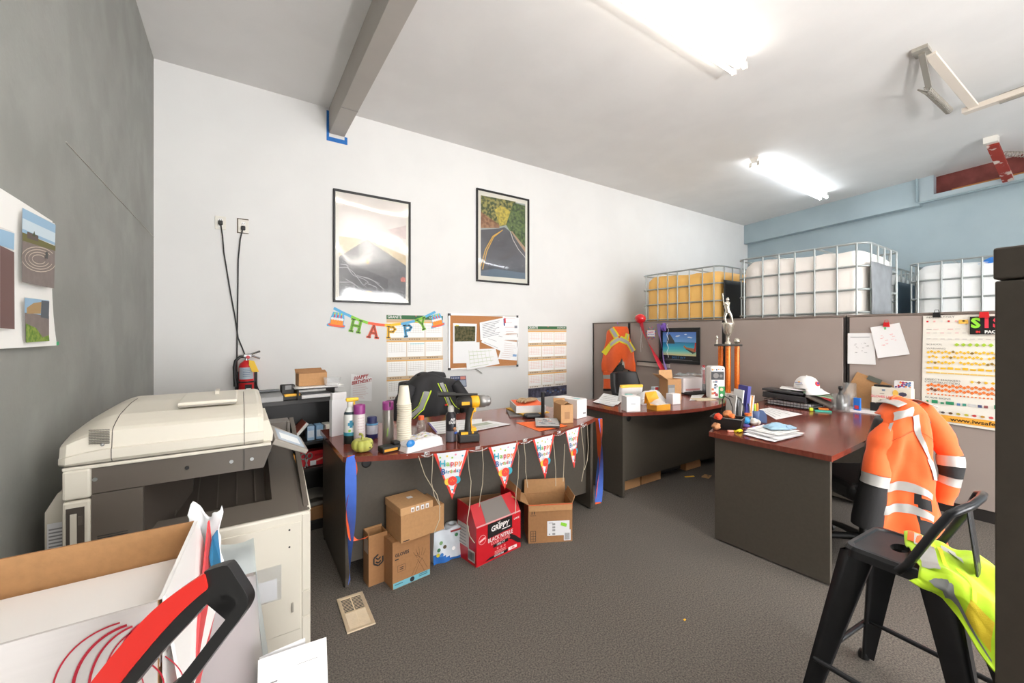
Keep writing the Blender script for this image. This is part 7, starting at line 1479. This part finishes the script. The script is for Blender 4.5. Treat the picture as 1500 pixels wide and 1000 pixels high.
b = MB(); b.grid(vg, 26, 30, HIVIS); b.build('vest_body', t, w=True, solid=.006)
b = MB(); b.grid(lambda u, v: vp(128+108*u+6*v, 630+205*v, -.004+.008*math.sin(6*u)), 8, 10, HIVIS, mf=lambda u, v: REFL if .24 < v < .42 else (BLACK if v > .93 else None)); b.build('hanging_panel', t, w=True, solid=.005)
b = MB(); b.poly([vp(232, 660, -.004), vp(240, 600, -.004), (vp(335, 540, -.004)), vp(380, 560, -.004), vp(330, 660, -.004)], BLACKM); b.poly([vp(330, 520, -.002), vp(372, 510, -.002), vp(372, 600, -.002), vp(330, 600, -.002)], REFL); b.build('dark_lining', t, w=True)
def vband(pts, w_, m, off, nm):
    b = MB()
    for (a, c), (d, e) in zip(pts[:-1], pts[1:]):
        l = math.hypot(d-a, e-c); nx, ny = -(e-c)/l*w_/2, (d-a)/l*w_/2; N = 6
        vs = [];
        for k in range(N+1):
            x, y = a+(d-a)*k/N, c+(e-c)*k/N; vs += [vp(x-nx, y-ny, off), vp(x+nx, y+ny, off)]
        b.add(vs, [(2*k, 2*k+1, 2*k+3, 2*k+2) for k in range(N)], m, True)
    b.build(nm, t, w=True)
for pts in ([(240, 185), (285, 275)], [(400, 240), (385, 300)], [(140, 450), (215, 360), (312, 290)], [(312, 290), (410, 335), (462, 425)]):
    vband(pts, 62, LEMON, .008, 'yellow_band'); vband(pts, 34, REFL, .010, 'reflective_band')
b = MB(); p = Xp(906, 476, 4.65); b.tube([p+Vector((.0, .02, .04)), p+Vector((-.02, 0, .02)), p], .006, M((150, 110, 190), .5), 6); b.build('hook', t, w=True)
# orange jacket on the chair at the corner desk
JB = Vector((3.22, .74, 0)); jl = Vector((.819, -.574, 0)); jn = Vector((-.574, -.819, 0))
def J(s, o, z): p = JB+jl*s+jn*o; return Vector((p.x, p.y, z))
t = thing('draped_jacket', 'orange safety jacket with grey bands draped over the chair at the corner desk', 'jacket', (3.22, .74, .25))
def jo(u, v):
    c = 2*u-1; sl0 = -.085-.05*min(1, v/.4); s0 = sl0+(.125+.115*v-sl0)*u; sp = 1+.06*v
    zt = 1.035-.075*abs(c)**1.7-.01*math.cos(8*u); z = zt-max(0, v-.07)*(.79+.05*u)
    o = -.03+.15*min(1, v/.11)**.7-.09*c*c*min(1, v/.11)+.020*math.sin(10*u+2.5*v)*min(1, v*2)+.020*wob(u*5, v*4, 1.3, 7)
    return J((s0-.02)*sp*1.08, o, z)
m_bd = M((34, 33, 34), .75, bump=.1, bs=100)
b = MB(); b.grid(jo, 34, 40, HIVIS, mf=lambda u, v: m_bd if ((.40 < u < .60) and (.635 < v-.16*u < .715 or v-.16*u > .79)) else None); b.build('jacket_body', t, w=True, solid=.008)
for path, w_ in (([(.02, .60), (.30, .645), (.60, .695)], .048), ([(.02, .755), (.30, .80), (.58, .845)], .048), ([(.13, .115), (.40, .135)], .05), ([(.11, .15), (.08, .26)], .03), ([(.44, .16), (.56, .34), (.64, .48)], .034), ([(.62, .44), (.68, .56)], .06)):
    b = MB(); strip(b, jo, path, w_, REFL, .010); b.build('reflective_band', t, w=True)
b = MB(); strip(b, jo, [(.03, .30), (.5, .27), (.97, .30)], .004, M((190, 70, 30), .8), .009); b.build('yoke_seam', t, w=True)
def sleeve(path, radii, mats, flat=.62, bands=()):
    """path of points; mats: list of (from, to, material) along the sleeve"""
    N = 28
    def at_(f):
        x = f*(len(path)-1); i = min(int(x), len(path)-2); q = x-i; return path[i].lerp(path[i+1], q), radii[i]+(radii[i+1]-radii[i])*q
    sv = None
    for k, (a, c, m) in enumerate(mats):
        n = max(2, int((c-a)*N)); pts, rs = [], []
        for j in range(n+1): p, r = at_(a+(c-a)*j/n); w_ = .009*math.sin(11*(a+(c-a)*j/n)+5*radii[0]); pts.append(p+jn*w_); rs.append(r*(1.03 if m is REFL else 1)+.006*math.sin(15*(a+(c-a)*j/n))*wob(j*.3, 1, 1, 2)+.003*math.sin(23*(a+(c-a)*j/n)))
        b = MB(); b.tube(pts, rs, m, 18, caps=(k in (0, len(mats)-1)))
        if sv is None: sv = b.build('sleeve', t, w=True)
        else: b.build('reflective_band' if m is REFL else ('dark_cuff' if m is m_bd else 'sleeve_section'), sv, w=True)
sleeve([J(-.065, .02, .955), J(-.105, .03, .86), J(-.145, .03, .72), J(-.175, .03, .55), J(-.195, .02, .30)], [.035, .054, .060, .066, .074], [(0, .66, HIVIS), (.66, .745, REFL), (.745, 1, m_bd)])
sleeve([J(.10, .0, 1.0), J(.165, .05, .88), J(.225, .07, .74), J(.215, .07, .60), J(.19, .07, .46)], [.05, .062, .058, .05, .045], [(0, .52, HIVIS), (.52, .62, REFL), (.62, .72, m_bd), (.72, .80, REFL), (.80, 1, HIVIS)])
for s, sg in ((-.06, -1), (.09, 1)):
    b = MB(); b.grid(lambda u, v: J(s+sg*.05*(u-.3), -.05+.15*v, 1.028+.012*math.sin(PI*v)-.02*u), 6, 10, REFL); b.build('shoulder_band', t, w=True, solid=.004)
b = MB(); b.grid(lambda u, v: J(-.06+.12*u, -.01+.03*v-.015*math.sin(PI*u), 1.015+.035*v+.01*math.sin(5*u)), 12, 6, HIVIS); b.build('collar', t, w=True, solid=.008)
# lime vest over the stool
t = thing('draped_vest', 'lime safety vest with grey bands draped over the back corner of the black stool', 'vest', (2.0, .3, .5))
def tab(x, T_):
    for (x0, y0), (x1, y1) in zip(T_[:-1], T_[1:]):
        if x <= x1: return y0+(y1-y0)*(x-x0)/(x1-x0)
    return T_[-1][1]
def lv(u, v):
    # u: front edge of the cloth (0) to the free rear edge (1); v: far side of the seat (0), over the near edge and down (1)
    f1 = min(1, v/.5); y = .475-.095*f1-.265*u; sag = max(0, .285-y)
    if v < .5:
        x = 2.13-.27*f1; z = .660+.012*math.sin(12*f1+6*u)*math.sin(PI*f1)+.008*math.sin(9*u)
        z -= sag*(.55+.25*math.sin(7*f1+2))
    else:
        f = (v-.5)/.5; x = 1.860-.040*math.sin(PI/2*min(1, f*3))-.020*f-.014*math.sin(11*u+2*f)*f
        drop = tab(u, [(0, .02), (.25, .05), (.47, .12), (.62, .175), (.8, .17), (1, .15)])
        z = .660-drop*f-.010*(1-math.cos(min(1, f*4)*PI/2))-sag*(.55+.25*math.sin(9))*(1-.5*f); y -= .03*f*u
    return Vector((x+.006*wob(u*5, v*6, 1, 4), y+.010*math.sin(7*v+3*u), z+.010*wob(u*6, v*6, 1, 3)))
b = MB(); b.grid(lv, 36, 60, LIME, mf=lambda u, v: M((232, 206, 40), .7, bump=.15, bs=300) if (.60 < v < .84 and .42 < u < .60) else None); b.build('vest_body', t, w=True, solid=.004)
for path, w_, m, nm in (([(.10, .62), (.34, .78), (.60, .90)], .022, M((120, 122, 120), .5), 'reflective_band'), ([(.20, .05), (.16, .30), (.10, .50)], .045, REFL, 'reflective_band'), ([(.45, .06), (.42, .25)], .04, REFL, 'reflective_band'), ([(.30, .20), (.24, .45)], .014, LEMON, 'edge_binding'), ([(.38, .34), (.44, .60)], .012, LEMON, 'edge_binding'), ([(.12, .04), (.10, .16)], .04, HIVIS, 'orange_band')):
    b = MB(); strip(b, lv, path, w_, m, .007); b.build(nm, t, w=True)
# ================================================================== FOREGROUND: OPEN WHITE BOX, CART HANDLE, WRAPPED PARCEL, PAPERS
m_ow = M((196, 191, 188), .5, n=.02, ns=6, stretch=(1, 1, 18)); m_iw = M((240, 238, 236), .6); m_ew = M((226, 224, 222), .6)
t = thing('shipping_box', 'big open white box with brown inside and red arcs, by the grey wall', 'box', (-.35, 1.17, .06))
zT = .93; A = Vector((-.607, 1.36, zT)); B_ = Vector((-.098, 1.352, zT)); C_ = Vector((-.124, .990, zT)); D_ = Vector((-.607, .990, zT)); ext = .012
def wallq(b, p, q, z0, z1, m, mo, n_):
    n_ = Vector(n_)*.006; b.add([(p.x, p.y, z0), (q.x, q.y, z0), (q.x, q.y, z1), (p.x, p.y, z1)], [(0, 1, 2, 3)], m)
    b.add([(p.x+n_.x, p.y+n_.y, z0), (q.x+n_.x, q.y+n_.y, z0), (q.x+n_.x, q.y+n_.y, z1), (p.x+n_.x, p.y+n_.y, z1)], [(3, 2, 1, 0)], mo)
    b.add([(p.x, p.y, z1), (q.x, q.y, z1), (q.x+n_.x, q.y+n_.y, z1), (p.x+n_.x, p.y+n_.y, z1)], [(0, 1, 2, 3)], KRAFT2 if n_.y > 0 else mo)
b = MB(); wallq(b, A, B_, .06, zT, KRAFT, m_ew, (0, 1, 0)); wallq(b, B_, C_, .06, zT, M((190, 150, 108), .8), m_iw, (1, 0, 0)); wallq(b, C_, D_, .06, zT, KRAFT, m_ow, (0, -1, 0)); wallq(b, D_, A, .06, zT, KRAFT, m_ew, (-1, 0, 0)); b.bx(-.607, -.11, .99, 1.355, .06, .066, KRAFT); b.build('body', t, w=True)
b = MB(); f = Pl((-.607, .9830, .06), (1, 0, 0), (0, 0, 1)); mr = M((176, 30, 50), .5)
def arcp(u0, v0, rx, ry, a0, a1, w_):
    pts = []
    for k in range(15):
        a = R(a0+(a1-a0)*k/14); p = Yp(u0+rx*math.cos(a), v0-ry*math.sin(a), .983); pts.append((p.x+.607, p.z-.06))
    f.line(b, pts, w_*.6, mr, .0015)
for k, (rx, ry, w_) in enumerate(((152, 118, .0045), (122, 110, .0075), (98, 104, .006), (78, 95, .004), (62, 100, .005), (42, 74, .004))): arcp(228, 1022-4*k, rx, ry, 98+(12 if k < 4 else 0), 182, w_)
for k, (rx, ry, w_) in enumerate(((60, 30, .003), (90, 46, .004), (120, 62, .003))): arcp(150, 1000, rx, ry, -30, 40, w_)
b.build('red_arcs', t, w=True)
b = MB(); b.bx(-.600, -.122, 1.0, 1.348, .80, .846, m_iw); b.build('inner_lid', t, w=True)
b = MB(); b.add([B_+Vector((.006, 0, 0)), C_+Vector((.006, .01, 0)), Vector((-.085, .995, .70)), Vector((-.045, 1.34, .72))], [(0, 1, 2, 3)], m_iw); fl_ = b.build('outer_flap', t, w=True, solid=.005)
b = MB(); e0, e1 = Vector((-.066, 1.352, .925)), Vector((-.083, .995, .66)); e2 = Vector((-.040, 1.345, .70))
b.add([B_+Vector((.03, .0, -.01)), e0, Vector((-.050, 1.347, .70)), Vector((-.079, 1.0, .66)), Vector((-.083, 1.0, .66))], [(0, 1, 2, 3, 4)], M((220, 70, 74), .5)); b.build('red_edge', fl_, w=True, solid=.003)
b = MB(); b.add([(-.058, 1.338, .885), (-.048, 1.338, .90), (-.040, 1.336, .80), (-.052, 1.25, .76), (-.056, 1.28, .82), (-.062, 1.30, .85)], [(0, 1, 2, 3, 4, 5)], M((40, 110, 150), .5)); b.build('blue_patch', fl_, w=True, solid=.003)
b = MB(); b.grid(lambda u, v: (-.115+.075*u+.012*wob(u*4, v*4, 1, 3), 1.37+.02*math.sin(5*u)+.02*v, .79+.15*v+.02*math.sin(7*u)*v+.015*wob(u*5, v*5, 1, 2)), 16, 16, M((230, 232, 234), .35, coat=.2)); tag(b.build('hanging_bag', w=True, solid=.002), 'crumpled white plastic bag at the far corner of the open white box', 'bag')
# cart with loop handle
t = thing('hand_cart', 'hand cart with red and black loop handle in front of the open white box', 'cart', (-.2, .86, 0))
m_hb = M((26, 25, 26), .4, coat=.1); m_hr = M((222, 44, 36), .4)
def DPt(u, v, d): r = ray(u, v); return Vector((r[0]*d, r[1]*d, H+r[2]*d))
def spl(pts, n=8):
    out = []
    for i in range(len(pts)-1):
        p0, p1, p2, p3 = pts[max(0, i-1)], pts[i], pts[i+1], pts[min(len(pts)-1, i+2)]
        for k in range(n): q = k/n; out.append(.5*((2*p1)+(p2-p0)*q+(2*p0-5*p1+4*p2-p3)*q*q+(3*p1-p0-3*p2+p3)*q**3))
    return out+[pts[-1]]
HC = DPt(300, 900, .62); HX = Matrix(((CS, 0, -SN, HC.x), (-SN, 0, -CS, HC.y), (0, 1, 0, HC.z), (0, 0, 0, 1)))
def hq(pts): return [((x/3-300)/600*.62, -(720+y/3-900)/600*.62) for x, y in pts]
def sm(pts, n=5): return [(p.x, p.y) for p in spl([Vector((x, y, 0)) for x, y in pts], n)]
top_e = sm([(405, 845), (520, 700), (640, 560), (720, 482), (800, 422), (920, 342)]); red_lo = sm([(935, 408), (870, 462), (790, 540), (700, 640), (600, 760), (535, 845)])
b = MB(); b.prism([(x, y) for x, y in hq(top_e+red_lo)][::-1], .022, m_hr, HX @ Matrix.Translation((0, 0, -.010))); b.build('red_grip', t, w=True, bevel=.006, seg=4)
outer = sm([(915, 338), (960, 322), (1000, 312), (1022, 318), (1060, 375), (1095, 430), (1106, 466), (1094, 505), (1060, 555), (960, 685), (840, 845)])
inner = sm([(772, 845), (860, 735), (960, 605), (1030, 515), (1052, 480), (1040, 452), (1008, 437), (965, 446), (915, 488), (850, 560), (760, 655), (680, 745), (598, 845)])
back_ = sm([(520, 845), (590, 760), (690, 640), (780, 540), (860, 462), (925, 408)])
poly_ = hq(outer+inner+back_)
bmh = bmesh.new(); vv = [bmh.verts.new((x, y, 0)) for x, y in poly_]; fc = bmh.faces.new(vv[::-1] if sum((poly_[i][0]*poly_[(i+1) % len(poly_)][1]-poly_[(i+1) % len(poly_)][0]*poly_[i][1]) for i in range(len(poly_))) < 0 else vv)
bmesh.ops.triangulate(bmh, faces=[fc]); bmh.verts.index_update()
L2 = [v.co.copy() for v in bmh.verts]; F2 = [[v.index for v in f.verts] for f in bmh.faces]; bmh.free()
b = MB(); NP = len(L2); cw = sum((poly_[i][0]*poly_[(i+1) % NP][1]-poly_[(i+1) % NP][0]*poly_[i][1]) for i in range(NP)) < 0; thk = .017
b.add([(p.x, p.y, thk/2) for p in L2]+[(p.x, p.y, -thk/2) for p in L2], F2+[[k+NP for k in f[::-1]] for f in F2]+[((i, NP+i, NP+(i+1) % NP, (i+1) % NP) if not cw else (i, (i+1) % NP, NP+(i+1) % NP, NP+i)) for i in range(NP)], m_hb, False, HX)
b.build('loop_bend', t, w=True, bevel=.004, seg=3)
dn = Vector((0, 0, 0)); q0, q1 = DPt(160, 1004, .62), DPt(268, 1003, .62)
for p, x, yb in ((q0, -.30, .90), (q1, -.14, .86)):
    b = MB(); b.tube(spl([p+dn*.5, p+(Vector((x, yb, .74))-p)*.55+Vector((0, 0, -.02)), Vector((x, yb, .66)), Vector((x, yb, .35)), Vector((x, yb, .07))]), .014, m_hb, 10); b.build('rail', t, w=True)
b = MB(); b.tube([(-.36, .90, .07), (-.08, .86, .07)], .010, m_hb, 8); b.bx(-.34, -.10, .885, .975, .004, .010, BLACKM); b.bx(-.30, -.14, .875, .89, .01, .07, BLACKM); b.build('toe_plate', t, w=True)
for x, yy in ((-.375, .90), (-.065, .86)):
    b = MB(); b.lathe([(.045, -.016), (.062, -.014), (.065, 0), (.062, .014), (.045, .016)], BLACK, 20, X=Matrix.Translation((x, yy, .066)) @ Matrix.Rotation(R(90), 4, 'Y')); b.build('wheel', t, w=True)
b = MB(); b.bx(-.605, -.105, 1.0, 1.36, .0, .058, KRAFT2); tag(b.build('wooden_pallet', w=True), 'low brown board stack under the open white box', 'pallet')
# wrapped parcel
t = thing('wrapped_parcel', 'tall white parcel in milky plastic wrap between the open box and the copier', 'parcel', (-.1, 1.62, 0))
b = MB(); b.rbox((-.13, 1.66, .325), (.34, .26, .65), .015, M((222, 208, 206), .6, n=.04, ns=5)); b.build('parcel_body', t, w=True)
m_wr = M_clear('wrap_film', (226, 236, 238), .10, .12, .55)
b = MB(); b.grid(lambda u, v: (-.31+.355*u+.05*u*(1-v)**1.3+.006*wob(u*8, v*5, 1, 1), 1.515-.012*math.sin(7*u)*(1-v)-.02*(1-v), .02+.655*v-.01*u), 14, 20, M_clear('wrap_front', (226, 222, 224), .08, .15, .35))
b.grid(lambda u, v: (.045+.05*(1-v)**1.3+.012*math.sin(9*u+4*v)*(1-v)+.02*math.sin(PI*u)*(1-v), 1.505+.28*u, .02+.65*v), 14, 20, m_wr); b.grid(lambda u, v: (-.31+.355*u, 1.515+.27*v, .665+.015*math.sin(9*u)*math.sin(5*v)+.01), 12, 8, m_wr); b.build('plastic_wrap', t, w=True)
# stand with loose printed pages
b = MB(); b.bx(.03, .255, 1.405, 1.50, 0, .19, M((206, 202, 196), .6)); tag(b.build('file_box', w=True, bevel=.004), 'low pale box on the carpet in front of the copier, holding printed pages', 'box')
for k, (cs, lab, yy) in enumerate(((((375, 1040), (482, 1020), (478, 932), (378, 966)), 'printed form page with a red stamp standing in front of the copier', 1.41), (((372, 1030), (450, 1010), (447, 933), (380, 962)), 'plain page behind the printed form page, before the copier', 1.425))):
    c = [Yp(u, v, yy) for u, v in cs]; 
    for q in c[:2]: q.z = .192
    pl = Pl((0, yy, 0), (1, 0, 0), (0, 0, 1))
    def exf(b, P):
        for j in range(7): qd(b, P, .17, .52+.03*j, .27, .535+.03*j, M((130, 130, 134), .8))
        for j in range(6): qd(b, P, .09, .50+.03*j, .12, .51+.03*j, M((170, 170, 174), .8))
        qd(b, P, .55, .80, .85, .805, GREYINK); [qd(b, P, .62+.07*j, .28, .625+.07*j, .46, M((190, 140, 140), .8)) for j in range(5)]; [qd(b, P, .62, .28+.06*j, .9, .286+.06*j, M((190, 140, 140), .8)) for j in range(4)]; qd(b, P, .42, .34, .56, .38, M((206, 90, 90), .7))
    sheet([(q.x, q.z) for q in c], lab, .001, PAPER3 if not k else PAPER2, 0, pl=pl, extra=exf if not k else None, curl=.002)
